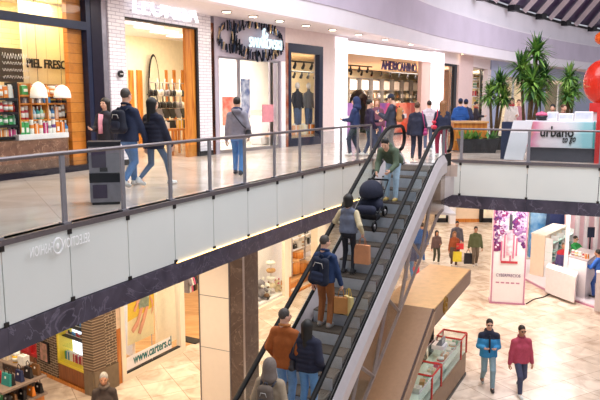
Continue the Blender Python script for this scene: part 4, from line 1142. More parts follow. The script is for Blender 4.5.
for k, (x, c) in enumerate(((-.3, 'cream'), (0.05, 'yellow'), (.3, 'white'))): gi('gift' if k != 1 else 'jar', c, x, .35, 1.257, (.26, .26, .24), '%s %s on the gondola\'s raised centre, %s from left' % (c, 'box' if k != 1 else 'jar', ORD[k]))
for k, (y, c) in enumerate(((-.2, 'black'), (.02, 'navy'), (.24, 'black'), (.44, 'brown'))):
    gi('handbag', c, .6, y, 1.05, (.26, .3, .40), '%s handbag along the gondola\'s right end, top board, %s from front' % (c, ORD[k]))
    gi('handbag', ['brown', 'black', 'orange', 'black'][k], .66, y, .65, (.24, .3, .34), '%s handbag along the gondola\'s right end, middle shelf, %s from front' % (['brown', 'black', 'orange', 'black'][k], ORD[k]))
for i, (x, y, z, sx) in enumerate(((-6.6, 17.2, 3.9, 1.0), (-3.7, 17.9, 3.9, 1.2), (-1.6, 22.6, 3.9, 1.2), (0.3, 26.2, 3.9, 1.2), (-5.2, 20.5, 3.9, 1.2))):
    l = bpy.data.lights.new('lower_shop_light', 'AREA'); l.size = sx; l.energy = 75; l.color = (1, .86, .62)
    o = bpy.data.objects.new('lower_shop_light', l); COL.objects.link(o); o.location = (x, y, z)
# ------------------------------------------------------------------ escalator
EU = Vector((0.4609, 0.8875)).normalized(); EN = Vector((EU.y, -EU.x)); EC = Vector((2.6276, 15.877)); SLOPE = 0.610
def ez(s):
    if s > 0.0: return UP
    if s < -UP / SLOPE: return 0.0
    return UP + s * SLOPE
def esc(s, w, dz=0.0):
    p = EC + EU * s + EN * w
    return Vector((p.x, p.y, ez(s) + dz))
ES0, ES1 = -UP / SLOPE, 0.0
def epath(w, dz, s0, s1, n=4):
    ss = [s0] + [s for s in (ES0 - 0.25, ES0, ES0 + 0.25, -0.3, 0.0, 0.3) if s0 < s < s1] + [s1]
    out = []
    for s in ss:
        p = esc(s, w, dz)
        if abs(s - ES0) < 1e-6: p.z += 0.05
        if abs(s) < 1e-6: p.z -= 0.05
        out.append(p)
    return out
M_step = mat('step_tread_grey', '#62584e', 0.55, 0.2, noise=0.12, scale=6)
M_riser = mat('step_riser_grey', '#b9c0ca', 0.4, 0.3, noise=0.05)
M_deck = mat('deck_aluminium', '#c8bfc0', 0.4, 0.35, noise=0.03)
M_truss = mat('truss_grey', '#a9a3ad', 0.45, 0.2, noise=0.03)
M_trussglass = glass('truss_glass', '#f0ece8', 0.03, opacity=0.06, body='#b09a80')
M_pan = mat('drip_pan_brown', '#a58c6c', 0.6, 0.0, noise=0.06)
HW = 0.621
e = thing('escalator', 'long escalator with black handrails climbing from the ground floor to the upper walkway', 'escalator', (*esc(ES0, 0)[:2], 0))
def strip(mb, w0, w1, dz0, dz1, s0, s1, mi=0):
    A = epath(w0, dz0, s0, s1); B = epath(w1, dz0, s0, s1); C = epath(w1, dz1, s0, s1); D = epath(w0, dz1, s0, s1)
    vs = []; fs = []
    for q in zip(A, B, C, D): vs += list(q)
    n = len(A)
    for i in range(n - 1):
        o, p = 4 * i, 4 * i + 4
        fs += [(o, p, p + 1, o + 1), (o + 1, p + 1, p + 2, o + 2), (o + 2, p + 2, p + 3, o + 3), (o + 3, p + 3, p, o)]
    m = 4 * (n - 1)
    fs += [(0, 1, 2, 3), (m + 3, m + 2, m + 1, m)]
    return mb.add(vs, fs, mi)
def sect(mb, poly, sg, s0, s1, mi=0):
    rows = [epath(sg * w, dz, s0, s1) for w, dz in poly]; k = len(poly); n = len(rows[0])
    vs = [tuple(rows[j][i]) for i in range(n) for j in range(k)]; fs = []
    for i in range(n - 1):
        for j in range(k):
            a, b = i * k + j, i * k + (j + 1) % k
            f = (a, b, b + k, a + k); fs.append(f if sg < 0 else f[::-1])
    c0 = tuple(range(k)); c1 = tuple((n - 1) * k + j for j in range(k))
    fs += [c0[::-1], c1] if sg < 0 else [c0, c1[::-1]]
    return mb.add(vs, fs, mi)
SB, ST = ES0 - 1.5, 1.05
for sg in (-1, 1):
    # handrail loop
    pts = []
    cs = SB; r = 0.30
    for k in range(7):
        a = math.pi * (1.5 - k / 6)
        pts.append(esc(SB, sg * HW, 0.63) + Vector((*(EU * (r * math.cos(a))), r * math.sin(a))))
    pts += epath(sg * HW, 0.95, SB, ST)[1:-1]
    for k in range(7):
        a = math.pi * (0.5 - k / 6)
        pts.append(esc(ST, sg * HW, 0.65) + Vector((*(EU * (r * math.cos(a))), r * math.sin(a))))
    MB().tube(pts, 0.048, 8, ry=0.042).build('handrail', M_black, e)
    g = MB(); strip(g, sg * HW - 0.006, sg * HW + 0.006, 0.26, 0.91, SB, ST)
    g.build('glass_balustrade', M_glass, e)
    d = MB(); sect(d, [(.667, .30), (.685, .30), (.765, .14), (.765, -.12), (.667, -.12)], sg, SB - .3, .45)
    dk = d.build('outer_deck', M_deck, e)
    d = MB(); sect(d, [(.505, .03), (.612, .27), (.612, .0), (.505, -.05)], sg, SB - .3, ST + .1); d.build('inner_deck', M_deck, e)
    d = MB(); sect(d, [(.632, .295), (.669, .31), (.669, .0), (.632, .0)], sg, SB - .3, ST + .1); d.build('deck_groove', M_black, e)
    d = MB(); strip(d, sg * .487, sg * .505, -0.28, 0.03, SB, ST); d.build('skirt', M_iron, e)
    d = MB(); strip(d, sg * .70, sg * .75, -1.03, -0.97, ES0 + 1.2, .3); d.build('bottom_chord', M_truss, e)
    w = sg * .715
    br = MB(); s = ES0 + 1.4; up = True; pv = None
    while s < -0.9:
        a = esc(s, w, -0.10); b = esc(s + 0.7, w, -0.99)
        c2 = esc(s + 1.4, w, -0.10)
        MB().tube([a, b], 0.04, 4, smooth=False).build('truss_brace', M_truss, e)
        MB().tube([b, c2], 0.04, 4, smooth=False).build('truss_brace', M_truss, e)
        s += 1.4
    d = MB(); strip(d, sg * .753, sg * .762, -1.0, -0.12, ES0 + 1.2, .3); d.build('side_glazing', M_trussglass, e)
d = MB(); strip(d, -.67, .67, -1.05, -1.01, ES0 + 1.2, -4.2); d.build('drip_pan', M_pan, e)
s = ES0 - 0.8; k = 0
RUN = 0.4
while s < 0.9:
    # one step: tread ends at s+RUN
    za = UP if s + RUN > 0.0 else (0.0 if s < ES0 else UP + (s + RUN) * SLOPE)
    za = min(za, UP) - 0.02
    zb = za - (0.256 if ES0 - 0.1 < s < 0.1 else 0.02)
    P = [EC + EU * s + EN * (-0.48), EC + EU * s + EN * 0.48, EC + EU * (s + RUN) + EN * 0.48, EC + EU * (s + RUN) + EN * (-0.48)]
    m = MB().hexa([(p.x, p.y, zb) for p in P] + [(p.x, p.y, za - 0.012) for p in P], 0)
    R_ = [EC + EU * (s - .004) + EN * (-.475), EC + EU * (s - .004) + EN * .475, EC + EU * (s + .004) + EN * .475, EC + EU * (s + .004) + EN * (-.475)]
    m.hexa([(p.x, p.y, zb + .01) for p in R_] + [(p.x, p.y, za - .03) for p in R_], 1)
    for j in range(19):     # tread cleats
        w0 = -0.48 + j * 0.0512
        Q = [EC + EU * s + EN * w0, EC + EU * s + EN * (w0 + 0.03), EC + EU * (s + RUN) + EN * (w0 + 0.03), EC + EU * (s + RUN) + EN * w0]
        m.hexa([(p.x, p.y, za - 0.013) for p in Q] + [(p.x, p.y, za) for p in Q], 0)
    m.build('step', [M_step, M_riser], e)
    s += RUN
P = [EC + EU * a + EN * b for a, b in ((0.9, -0.48), (0.9, 0.48), (1.5, 0.48), (1.5, -0.48))]
MB().prism([(p.x, p.y) for p in P], 5.44, 5.50).build('landing_plate', M_deck, e)
P = [EC + EU * a + EN * b for a, b in ((0.46, -0.62), (0.46, 0.62), (1.7, 0.62), (1.7, -0.62))]
MB().prism([(p.x, p.y) for p in P], 4.7, 5.2).build('landing_box', M_deck, e)
P = [EC + EU * a + EN * b for a, b in ((ES0 - 3, -0.8), (ES0 - 3, 0.8), (ES0 - 0.8, 0.8), (ES0 - 0.8, -0.8))]
MB().prism([(p.x, p.y) for p in P], 0.0, 0.03).build('landing_plate', M_deck, e)

# ------------------------------------------------------------------ glass railings round the void
def railing(line, label, px_posts=None, spacing=1.15, z_top=6.45):
    r = thing('glass_railing', label, 'railing', (*line[0], UP))
    pts = []
    for a, b in zip(line, line[1:]):
        A, B = V2(a), V2(b); n = max(1, round((B - A).length / spacing))
        for i in range(n): pts.append(A.lerp(B, i / n))
    pts.append(V2(line[-1]))
    for i, p in enumerate(pts):
        d = (pts[min(i + 1, len(pts) - 1)] - pts[max(0, i - 1)]).normalized(); ang = math.atan2(d.y, d.x)
        n = Vector((-d.y, d.x)) * 0.05
        m = MB()
        m.box((*(p + n), (UP + z_top) / 2 - 0.03), (0.075, 0.03, z_top - UP - 0.06), ang)
        m.box((*(p + n), UP + 0.01), (0.14, 0.09, 0.02), ang)
        m.build('post', M_post, r)
    mid = []
    L3 = [Vector((p.x, p.y, z_top)) for p in pts]
    off = []
    for i, p in enumerate(pts):
        d = (pts[min(i + 1, len(pts) - 1)] - pts[max(0, i - 1)]).normalized()
        off.append(Vector((p.x - d.y * 0.05, p.y + d.x * 0.05, z_top - 0.03)))
    MB().tube(off, 0.035, 6, ry=0.03).build('top_rail', M_rail, r)
    for a, b in zip(off, off[1:]):
        d = (b - a).normalized() * 0.05
        MB().wall(a + d, b - d, UP + 0.04, z_top - 0.10, 0.012).build('glass_panel', M_glass, r)
    return r
railing(LEDGE, 'long glass railing along the left upper walkway above the frosted panels')
railing(LEDGE_R, 'glass railing in front of the coffee counter on the right upper deck', spacing=1.75, z_top=6.36)
# glass screen closing the gap between escalator head and right deck
q = [esc(0.95, 0.85), esc(2.9, 0.85)]
# ------------------------------------------------------------------ right: far ground floor fronts
yb = 38.8
w = MB(); w.box((17, yb + .2, 2.09), (26, .4, 4.18)); struct('wall_far_ground', w, mat('peach_far_wall', '#f4dcc0', .5, noise=.02))
def fx(px): return (px - 300) / FPX * (yb * CP + 5.0 * SP) / 1.0
def win(n, px0, px1):
    m = MB()
    for px in (px0, px1): m.box((fx(px), yb - .05, 1.75), (.22, .2, 3.5))
    m.box((fx((px0 + px1) / 2), yb - .05, .12), (fx(px1) - fx(px0), .2, .24))
    o = struct('window_%d' % n, m, M_iron)
    MB().box((fx((px0 + px1) / 2), yb - .03, 1.85), (fx(px1) - fx(px0), .03, 3.2)).build('pane', mat('warm_lit_pane', '#fff3d8', .4, noise=.2, scale=1.5, emit='#ffe9c4', strength=.35), o)
win(11, 437.5, 448.5); win(12, 482, 497); win(13, 396, 420)
m = MB(); m.box((fx(451.5), yb - .3, 2.05), (.35, .5, 4.1)); struct('wall_far_pilaster', m, M_white)
m = MB(); m.box((fx(470), yb - .02, .1), (fx(482) - fx(455), .1, .2)); struct('baseboard_far', m, M_teak)

# ---------- perfume pylon
P0, P1 = Vector((6.72, 22.9)), Vector((7.84, 22.66))
pd = (P1 - P0).normalized(); pn = Vector((-pd.y, pd.x))
py_ = thing('advertising_pylon', 'tall white pylon printed with violet flowers and a perfume bottle on the ground floor', 'pylon', (*P0, 0))
Mpw = mat('pylon_white', '#f7f2f6', .35, noise=.01); Mpk = mat('pylon_pink_edge', '#c98aa8', .35, noise=.03)
HT = 3.9
MB().wall(P0, P1, .06, HT, .55).build('body', [Mpw], py_)
MB().wall(P0 - pd * .03 - pn * .03, P1 + pd * .03 - pn * .03, 0, .06, .6).build('base', Mpk, py_)
m = MB()
for a, b in ((P0, P0 + pd * .05), (P1 - pd * .05, P1)): m.wall(a, b, .06, HT, .02, off=-.02)
m.wall(P1 - pd * .02 + pn * .5, P1 + pd * .012 + pn * .5, .06, HT, .05)
m.build('edge_trim', Mpk, py_)
Mfl = [mat('flower_' + n, c, .4, noise=.15, scale=10) for n, c in (('violet', '#6b2f79'), ('mauve', '#a678b4'), ('plum', '#8c2f6d'), ('lilac', '#cdb4d8'), ('pale', '#efe3f2'))]
rr = random.Random(11)
def onp(u, z, o=.01): q = P0 + pd * u - pn * o; return Vector((q.x, q.y, z))
for i in range(190):
    u = rr.uniform(.08, 1.06); z = rr.uniform(2.0, HT - .03)
    if abs(u - .57) < .13 and z < 3.2: continue
    if z < 2.45 and .22 < u < .93: continue
    R_ = rr.uniform(.06, .16); k = rr.randrange(5)
    n = rr.choice((5, 6)); fm = MB()
    for j in range(n):
        a = 2 * math.pi * j / n + rr.random()
        c = onp(u + R_ * .6 * math.cos(a), z + R_ * .6 * math.sin(a), .012 + .001 * (i % 7))
        if .05 < (Vector((c.x, c.y)) - P0).dot(pd) < 1.1 and c.z < HT:
            fm.ball(c, (R_ * .5, .006, R_ * .5), 8, 5, rz=math.atan2(pd.y, pd.x))
    fm.ball(onp(u, z, .022), (R_ * .28, .006, R_ * .28), 8, 5, mi=1, rz=math.atan2(pd.y, pd.x))
    fm.build('flower_print', [Mfl[k], Mfl[(k + 2) % 5]], py_)
m = MB(); q0, q1 = P0 + pd * .47, P0 + pd * .67
m.wall(q0, q1, 1.75, 2.65, .01, off=-.03); m.build('bottle_print', mat('bottle_pink', '#efe4ea', .3, noise=.25, scale=6, color2='#cf7f9f'), py_)
MB().wall(P0 + pd * .53, P0 + pd * .63, 2.65, 3.2, .01, off=-.03).build('cap_print', mat('bottle_cap_grey', '#4d4a56', .3), py_)
m = MB()
for k in range(6): m.wall(P0 + pd * (.28 + k * .1), P0 + pd * (.33 + k * .1), 1.55 + .1 * (k % 3), 2.25 + .12 * ((k * 2) % 3), .008, off=-.024)
m.build('stripe_print', mat('stripe_pink', '#d87a9c', .4), py_)
MB().wall(P0 + pd * .3, P0 + pd * .86, 1.47, 1.55, .01, off=-.03).build('base_print', mat('stripe_red', '#c53a4a', .4), py_)
text_mesh('lettering', 'CYBERPRECIOS', onp(.16, .98), Vector((*pd, 0)), (0, 0, 1), .82, .11, mat('pylon_ink', '#6f4a80', .5), py_, .004)
m = MB()
for k in range(5): m.wall(P0 + pd * (.16 + k * .17), P0 + pd * (.28 + k * .17), .74, .79, .004, off=-.006)
m.build('small_print', Mpk, py_)

# ---------- cosmetics island
Mlil = mat('lilac_white', '#efe6ee', .35, noise=.02)
plat = [(8.75, 27.6), (9.0, 25.9), (9.2, 24.7), (9.55, 23.7), (10.2, 22.2), (10.9, 21.2), (14, 20.6), (16, 24), (15, 29), (10, 29)]
t = thing('island_platform', 'low white platform with curved edge under the cosmetics island', 'platform', (11, 25, 0))
MB().prism([tuple(p) for p in spline(plat + [plat[0]], 5)][:-1], 0, .10).build('deck', Mlil, t)
MB().prism([(a * 1.0, b) for a, b in [tuple(p) for p in spline([(p[0] + (11 - p[0]) * -.012, p[1] + (25 - p[1]) * -.012) for p in plat + [plat[0]]], 5)][:-1]], .0, .06).build('edge_trim', Mpk, t)
def isl(px, py, z=.10): return atz(px, py, z)
# gondola cabinet: cream end, glass side
a = Vector(isl(529.5, 274)[:2]); b = Vector(isl(543, 277)[:2])
cab = thing('display_cabinet', 'cream cabinet with glass fronted shelves along its side behind the pylon', 'cabinet', (*a, .1))
dv = (b - a).normalized(); nv = Vector((-dv.y, dv.x)); Ld = 2.7
far_dir = Vector((.62, .785)).normalized()
def quadprism(A, B, d, L, z0, z1): return [tuple(A), tuple(B), tuple(B + d * L), tuple(A + d * L)]
h_ = 1.75
MB().prism(quadprism(a, b, far_dir, Ld, 0, 0), .1, h_).build('body', mat('cream_cabinet', '#f3d9c2', .45, noise=.02), cab)
MB().prism(quadprism(a - dv * .03, b + dv * .05, far_dir, Ld + .05, 0, 0), h_, h_ + .05).build('worktop', mat('cream_top', '#f8e6d6', .4), cab)
side = b + dv * .02
for k, z in enumerate((.45, .8, 1.15, 1.5)):
    MB().prism(quadprism(side, side + dv * .32, far_dir, Ld, 0, 0), z - .02, z).build('glass_shelf', mat('mint_shelf', '#c4ece4', .2, noise=.02), cab)
for k in range(5):
    q = side + far_dir * (Ld * k / 4); MB().prism(quadprism(q, q + dv * .32, far_dir, .03, 0, 0), .3, 1.7).build('divider', M_white, cab)
MB().prism(quadprism(side, side + dv * .34, far_dir, Ld, 0, 0), .1, .32).build('base', M_white, cab)
fa = math.atan2(far_dir.y, far_dir.x)
for r, z in enumerate((.325, .455, .805, 1.155)):
    for k in range(7):
        q = side + dv * .17 + far_dir * (Ld * (k + .5) / 7.2 + .04); c = ['mint', 'white', 'pale blue', 'white', 'pink', 'teal', 'white'][(k * 3 + r) % 7]; kd = ['bottle', 'jar'][(k + r) % 2]
        item(kd, c, (q.x, q.y, z), (.2, .2, .12 if r == 0 else .24), fa, '%s %s, %s from the near end on the cream cabinet\'s %s shelf' % (c, kd, ORD[k], ['lowest', 'second', 'third', 'top'][r]), kd, 'cosmetics in the cream cabinet')
# blue and navy backdrop units
a = Vector(aty(532, 228, 30)[:2])
t = thing('blue_backdrop', 'bright blue printed display wall behind the cream cabinet', 'display', (a.x, 30, 0))
MB().box((a.x + .42, 30, 1.6), (1.05, .25, 3.2)).build('panel', mat('bright_blue_print', '#3f8fd6', .4, noise=.25, scale=3, color2='#a8d2f2'), t)
MB().box((a.x + .25, 29.86, 2.2), (.5, .02, .25)).build('pale_band', M_white, t); MB().box((a.x + .7, 29.86, 2.55), (.22, .02, .3)).build('dark_patch', mat('navy_print', '#1d2f6a', .4), t)
a = Vector(aty(555, 222, 29.4)[:2])
t = thing('navy_cushioned_stand', 'navy blue trapezoid stand with a peach top beside the blue display wall', 'stand', (a.x, 29.4, 0))
MB().hexa([(a.x - .42, 29.1, 0), (a.x + .42, 29.1, 0), (a.x + .42, 29.7, 0), (a.x - .42, 29.7, 0), (a.x - .26, 29.2, 2.6), (a.x + .30, 29.2, 2.6), (a.x + .30, 29.6, 2.6), (a.x - .26, 29.6, 2.6)]).build('body', mat('navy_fabric', '#22305f', .6), t)
MB().box((a.x, 29.4, 2.8), (.6, .4, .4)).build('top', mat('peach_block', '#f0bf86', .5), t)
# service counter
a = Vector(isl(566.5, 293)[:2]); b = Vector(isl(584.5, 299)[:2]); dv2 = (b - a).normalized(); dd = Vector((.60, .80))
ctr = thing('service_counter', 'white service counter with small goods on top before the attendant in green', 'counter', (*a, .1))
MB().prism(quadprism(a, b, dd, 1.7, 0, 0), .1, 1.45).build('body', mat('white_counter', '#ece6ea', .35, noise=.02), ctr)
MB().prism(quadprism(a - dv2 * .04, b + dv2 * .04, dd, 1.75, 0, 0), 1.45, 1.5).build('countertop', mat('grey_counter_top', '#b9aeb2', .3), ctr)
cdirs = [('jar', 'red'), ('jar', 'yellow'), ('jar', 'cream'), ('bottle', 'red'), ('gift', 'orange')]
for k, (kd, c) in enumerate(cdirs):
    q = a.lerp(b, .12 + .19 * k) + dd * .25; item(kd, c, (q.x, q.y, 1.502), (.16, .16, .2), 0, '%s %s on the white service counter\'s front edge, %s from left' % (c, NAMES.get(kd, kd), ORD[k]), CATS[kd], 'goods on the service counter')
m = thing('white_post', 'slim white post rising beside the attendant in green', 'post', (*(a - dv2 * .1), .1))
q = a - dv2 * .12; MB().box((q.x, q.y, 2.0), (.11, .11, 3.8)).build('shaft', M_white, m); MB().box((q.x, q.y, .12), (.25, .25, .04)).build('foot', M_steel, m)
# pink display wall behind, with lit white uprights
t = thing('pink_display_backdrop', 'pink display wall with white uprights behind the attendant in green', 'display', (12.6, 28.6, 0))
x0 = aty(566, 230, 28.6)[0]; x1 = aty(604, 230, 28.6)[0]
MB().box(((x0 + x1) / 2, 28.7, 1.9), (x1 - x0, .2, 3.8)).build('panel', mat('pink_panel', '#eec9cf', .45, noise=.03), t)
for px in (567.5, 577, 586, 596): MB().box((aty(px, 230, 28.5)[0], 28.5, 1.95), (.12, .2, 3.9)).build('upright', M_white, t)
MB().box((aty(572, 230, 28.5)[0], 28.56, 2.9), (.42, .04, .5)).build('pink_sign', mat('rose_sign', '#e58d9f', .45), t)
MB().box((aty(592, 230, 28.5)[0], 28.56, 2.9), (.5, .04, .7)).build('lit_shelf', mat('orange_shelf_lit', '#f2b06a', .45, noise=.3, scale=8), t)
MB().box((aty(592, 230, 28.4)[0], 28.45, 3.55), (.55, .3, .3)).build('hat_display', mat('brown_hats', '#a8622e', .6, noise=.2), t)
t = thing('counter_screen', 'small dark screen on a stalk beside the man in the blue shirt', 'screen', (*Vector(aty(591, 262, 26.6)[:2]), 0))
q = aty(590.5, 232, 26.6); MB().box((q[0], 26.6, q[2] - .55), (.05, .05, 1.1)).build('stalk', M_iron, t); MB().box((q[0], 26.55, q[2]), (.28, .05, .42)).build('screen', mat('screen_dark', '#27304a', .2), t)
# white plinth boxes on the platform
a = Vector(isl(545, 292)[:2]); b = Vector(isl(574, 303)[:2]); dd2 = Vector((.45, .89)); 
t = thing('white_plinth', 'plain white box plinth at the front edge of the curved platform', 'plinth', (*a, .1))
MB().prism(quadprism(a, b, dd2, .8, 0, 0), .1, 1.0).build('box', mat('plinth_white', '#ecdfdf', .4, noise=.02), t); MB().prism(quadprism(a - (b - a) * .02, b + (b - a) * .02, dd2, .82, 0, 0), 1.0, 1.03).build('lid', mat('plinth_top', '#f1e7e7', .4), t)
a = Vector(isl(594, 311)[:2]); b = a + Vector((.9, -.3))
t = thing('white_plinth', 'white box plinth at the right edge beside the man in the blue shirt', 'plinth', (*a, .1))
MB().prism(quadprism(a, b, dd2, .35, 0, 0), .1, 1.4).build('box', mat('plinth_white', '#ecdfdf', .4), t); MB().prism(quadprism(a - (b - a) * .02, b, dd2, .37, 0, 0), 1.4, 1.43).build('lid', mat('plinth_top', '#f1e7e7', .4), t)
t = tag(MB().tube([(7.95, 22.75, .015), (8.4, 23.3, .015), (8.9, 23.6, .015), (9.3, 24.0, .05)], .02, 6).build('power_cable', M_black), 'black cable running over the floor from the pylon to the platform', 'cable')

# ------------------------------------------------------------------ kiosk canopy beside the escalator
Mcan = mat('canopy_tan', '#a07d60', .42, noise=.04, scale=14); Mcan2 = mat('canopy_lit_top', '#e2b47c', .4, noise=.06, scale=6); Medge = mat('canopy_edge', '#4a332c', .4)  # roof tan painted brighter than the back to look lit from above
can = thing('kiosk_canopy', 'bent tan canopy beside the escalator: flat roof and long sloping back', 'canopy', (2.6, 14.2, 0))
R0 = Vector((2.92, 14.08)); Wd = 1.25
def cn(s, w): q = R0 + EU * s + EN * w; return Vector((q.x, q.y, 0))
def slabbox(s0, z0, s1, z1, w0, w1, th, name, mt):
    A, B, C, D = cn(s0, w0), cn(s0, w1), cn(s1, w1), cn(s1, w0)
    for q, z in ((A, z0), (B, z0), (C, z1), (D, z1)): q.z = z
    dn = Vector((0, 0, th))
    return MB().hexa([A - dn, B - dn, C - dn, D - dn, A, B, C, D]).build(name, mt, can)
top = 2.6
fl_ = [cn(0, -Wd), cn(0, 0), Vector((4.58, 17.57, 0)), cn(3.9, -Wd)]
vs = [(p.x, p.y, top - .33) for p in fl_] + [(p.x, p.y, top) for p in fl_]
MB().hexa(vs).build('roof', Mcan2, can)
m = MB(); m.wall(fl_[1], fl_[2], top - .35, top - .02, .02, off=-.025); m.build('fascia', mat('canopy_fascia', '#7d604c', .42, noise=.05), can)
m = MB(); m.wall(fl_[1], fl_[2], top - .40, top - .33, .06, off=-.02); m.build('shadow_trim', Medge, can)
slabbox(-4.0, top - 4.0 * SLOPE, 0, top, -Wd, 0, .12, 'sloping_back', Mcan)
slabbox(-4.0, top - 4.0 * SLOPE + .004, 0, top + .004, -.035, .0, .20, 'edge_trim', Medge)
slabbox(-4.0, top - 4.0 * SLOPE - .06, 0, top - .06, .0, .03, .30, 'side_fascia', Mcan)
# round gold emblem on the fascia
u = (fl_[2] - fl_[1]).normalized(); nrm_ = Vector((u.y, -u.x, 0)); c = fl_[1] + u * .95; c = Vector((c.x, c.y, top - .17)) + nrm_ * .03
Mgold = mat('gold_emblem', '#a77d2e', .3, .7, noise=.1)
ring = [c + u * (.20 * math.cos(a)) + Vector((0, 0, .20 * math.sin(a))) for a in [k * math.pi / 10 for k in range(20)]]
m = MB(); m.tube(ring, .018, 5, closed=True)
for k in range(6):
    a = k * math.pi / 3; m.ball(c + u * (.1 * math.cos(a)) + Vector((0, 0, .1 * math.sin(a))), (.06, .02, .06), 8, 5, rz=math.atan2(u.y, u.x))
m.ball(c, (.05, .025, .05), 8, 6); m.build('emblem', Mgold, can)
for sx, s in ((-.9, .4), (-.9, 3.0)):
    q = cn(s, sx); MB().box((q.x, q.y, 1.135), (.12, .12, 2.27)).build('post', M_iron, can)
# glass display counter under the canopy
c0, c1 = Vector((4.31, 16.62)), Vector((2.45, 13.05))
cu = (c1 - c0).normalized(); cw = Vector((cu.y, -cu.x))      # towards the escalator
if cw.x > 0: cw = -cw
gc = thing('glass_display_counter', 'long glass counter with red metal frames under the tan canopy', 'counter', (*c0, 0))
def ccp(t, w): return c0 + cu * t + cw * w
Lc = (c1 - c0).length; Wc = .62
def cprism(t0, t1, w0, w1, z0, z1, name, mt):
    return MB().prism([tuple(ccp(t0, w0)), tuple(ccp(t1, w0)), tuple(ccp(t1, w1)), tuple(ccp(t0, w1))], z0, z1).build(name, mt, gc)
cprism(0, Lc, 0, Wc, 0, .62, 'cabinet', mat('brown_counter', '#8d6a4c', .45, noise=.08))
cprism(-.02, Lc, -.02, Wc + .02, 0, .08, 'plinth', M_iron)
for z in (.63, .85): cprism(.03, Lc - .03, .03, Wc - .03, z, z + .02, 'display_shelf', mat('pale_mint_shelf', '#cfe3d8', .25, noise=.02))
Mred = mat('red_metal', '#c9322e', .35, .2, noise=.03)
def frame_at(t0, t1):
    P = [ccp(t0, 0), ccp(t1, 0), ccp(t1, Wc), ccp(t0, Wc)]
    m = MB()
    for p in P: m.tube([(p.x, p.y, .62), (p.x, p.y, 1.15)], .025, 4, smooth=False)
    for a, b in zip(P, P[1:] + P[:1]):
        m.tube([(a.x, a.y, 1.14), (b.x, b.y, 1.14)], .025, 4, smooth=False)
    m.build('red_frame', Mred, gc)
frame_at(0.0, .55); frame_at(2.35, 3.1)
for w in (0.0, Wc - .012): cprism(0, Lc, w, w + .012, .65, 1.12, 'glass_front', M_glass)
cprism(0, Lc, 0, Wc, 1.12, 1.13, 'glass_top', M_glass)
m = MB()
for w in (.0, Wc): a, b = ccp(0, w), ccp(Lc, w); m.tube([(a.x, a.y, 1.13), (b.x, b.y, 1.13)], .014, 4)
m.build('steel_edge', M_steel, gc)
gr = ['white', 'cream', 'peach', 'mint', 'red', 'tan', 'pink']
k = 0
ca = math.atan2(cu.y, cu.x)
for r, z in enumerate((.652, .872)):
    for i in range(10):
        q = ccp(.2 + i * .36, .22 + .16 * (r == 0)); kd = ['soap', 'gift', 'jar'][(i + r) % 3]; c = gr[(i * 2 + r * 3) % 7]
        item(kd, c, (q.x, q.y, z), (.26, .26, .15), ca, '%s %s on the %s glass counter shelf, %s from the far end' % (c, NAMES.get(kd, kd), ['lower', 'upper'][r], ORD[i]), CATS[kd], 'goods in the glass counter')
t = thing('cash_register', 'small pale till standing on the back of the glass counter', 'till', (*ccp(1.3, .35), 1.13), ca)
local(MB().box((0, 0, .05), (.34, .3, .1)).build('base', M_white, t)); local(MB().hexa([(-.15, -.05, .1), (.15, -.05, .1), (.15, .1, .1), (-.15, .1, .1), (-.15, .05, .26), (.15, .05, .26), (.15, .1, .26), (-.15, .1, .26)]).build('screen', mat('screen_grey', '#8a8f98', .25), t))
# back bar behind the counter
bb = thing('back_bar', 'timber back bar behind the glass counter', 'cabinet', (*ccp(1.0, 1.35), 0))
MB().prism([tuple(ccp(.2, 1.25)), tuple(ccp(2.0, 1.25)), tuple(ccp(2.0, 1.6)), tuple(ccp(.2, 1.6))], 0, .95).build('body', M_brownwood, bb)
MB().prism([tuple(ccp(.18, 1.23)), tuple(ccp(2.02, 1.23)), tuple(ccp(2.02, 1.62)), tuple(ccp(.18, 1.62))], .95, .99).build('worktop', mat('pale_wood', '#d9a46a', .4), bb)
for i, c in enumerate(('yellow', 'brown', 'yellow', 'black')): q = ccp(.35 + .3 * i, 1.42); item('bottle', c, (q.x, q.y, .992), (.3, .3, .42), ca, '%s bottle on the timber back bar, %s from the far end' % (c, ORD[i]), 'bottle', 'bottles on the back bar')

# ------------------------------------------------------------------ upper right deck: coffee counter, plants, balloon figure
def rdeck(px, Y): return aty(px, 100, Y)
A, B = Vector(LEDGE_R[1]), Vector(LEDGE_R[3]); rd = (B - A).normalized(); rn = Vector((-rd.y, rd.x))
def rl(px, off):
    q = onwall(px, 130, A + rn * off, B + rn * off); return Vector(q[:2])
def rz(px, py, off): return onwall(px, py, A + rn * off, B + rn * off)[2]
uc = thing('coffee_counter', 'white coffee counter with a pastel sign panel behind the right railing', 'counter', (*rl(530, .5), UP))
MB().wall(rl(528, .55), rl(640, .55), UP, rz(560, 148, .55), .5).build('dark_base', mat('dark_grey_base', '#55525b', .4), uc)
MB().wall(rl(524, .5), rl(640, .5), rz(560, 148, .5), rz(560, 121, .5), .6).build('body', mat('counter_white', '#eeeaf2', .35, noise=.01), uc)
Mpastel = None
m_, nt, b_ = nodes_of('pastel_panel'); N, L = nt.nodes, nt.links
tc = N.new('ShaderNodeTexCoord'); dt = N.new('ShaderNodeVectorMath'); dt.operation = 'DOT_PRODUCT'; dt.inputs[1].default_value = (rd.x, rd.y, 0)
mr = N.new('ShaderNodeMapRange'); u0 = rl(527, .47).dot(rd); u1 = rl(596, .47).dot(rd)
mr.inputs['From Min'].default_value = u0; mr.inputs['From Max'].default_value = u1
nz = N.new('ShaderNodeTexNoise'); nz.inputs['Scale'].default_value = 2.2; nz.inputs['Detail'].default_value = 4
ad = N.new('ShaderNodeMath'); ad.operation = 'MULTIPLY_ADD'; ad.inputs[1].default_value = .35
L.new(tc.outputs['Object'], dt.inputs[0]); L.new(tc.outputs['Object'], nz.inputs['Vector']); L.new(dt.outputs['Value'], mr.inputs['Value'])
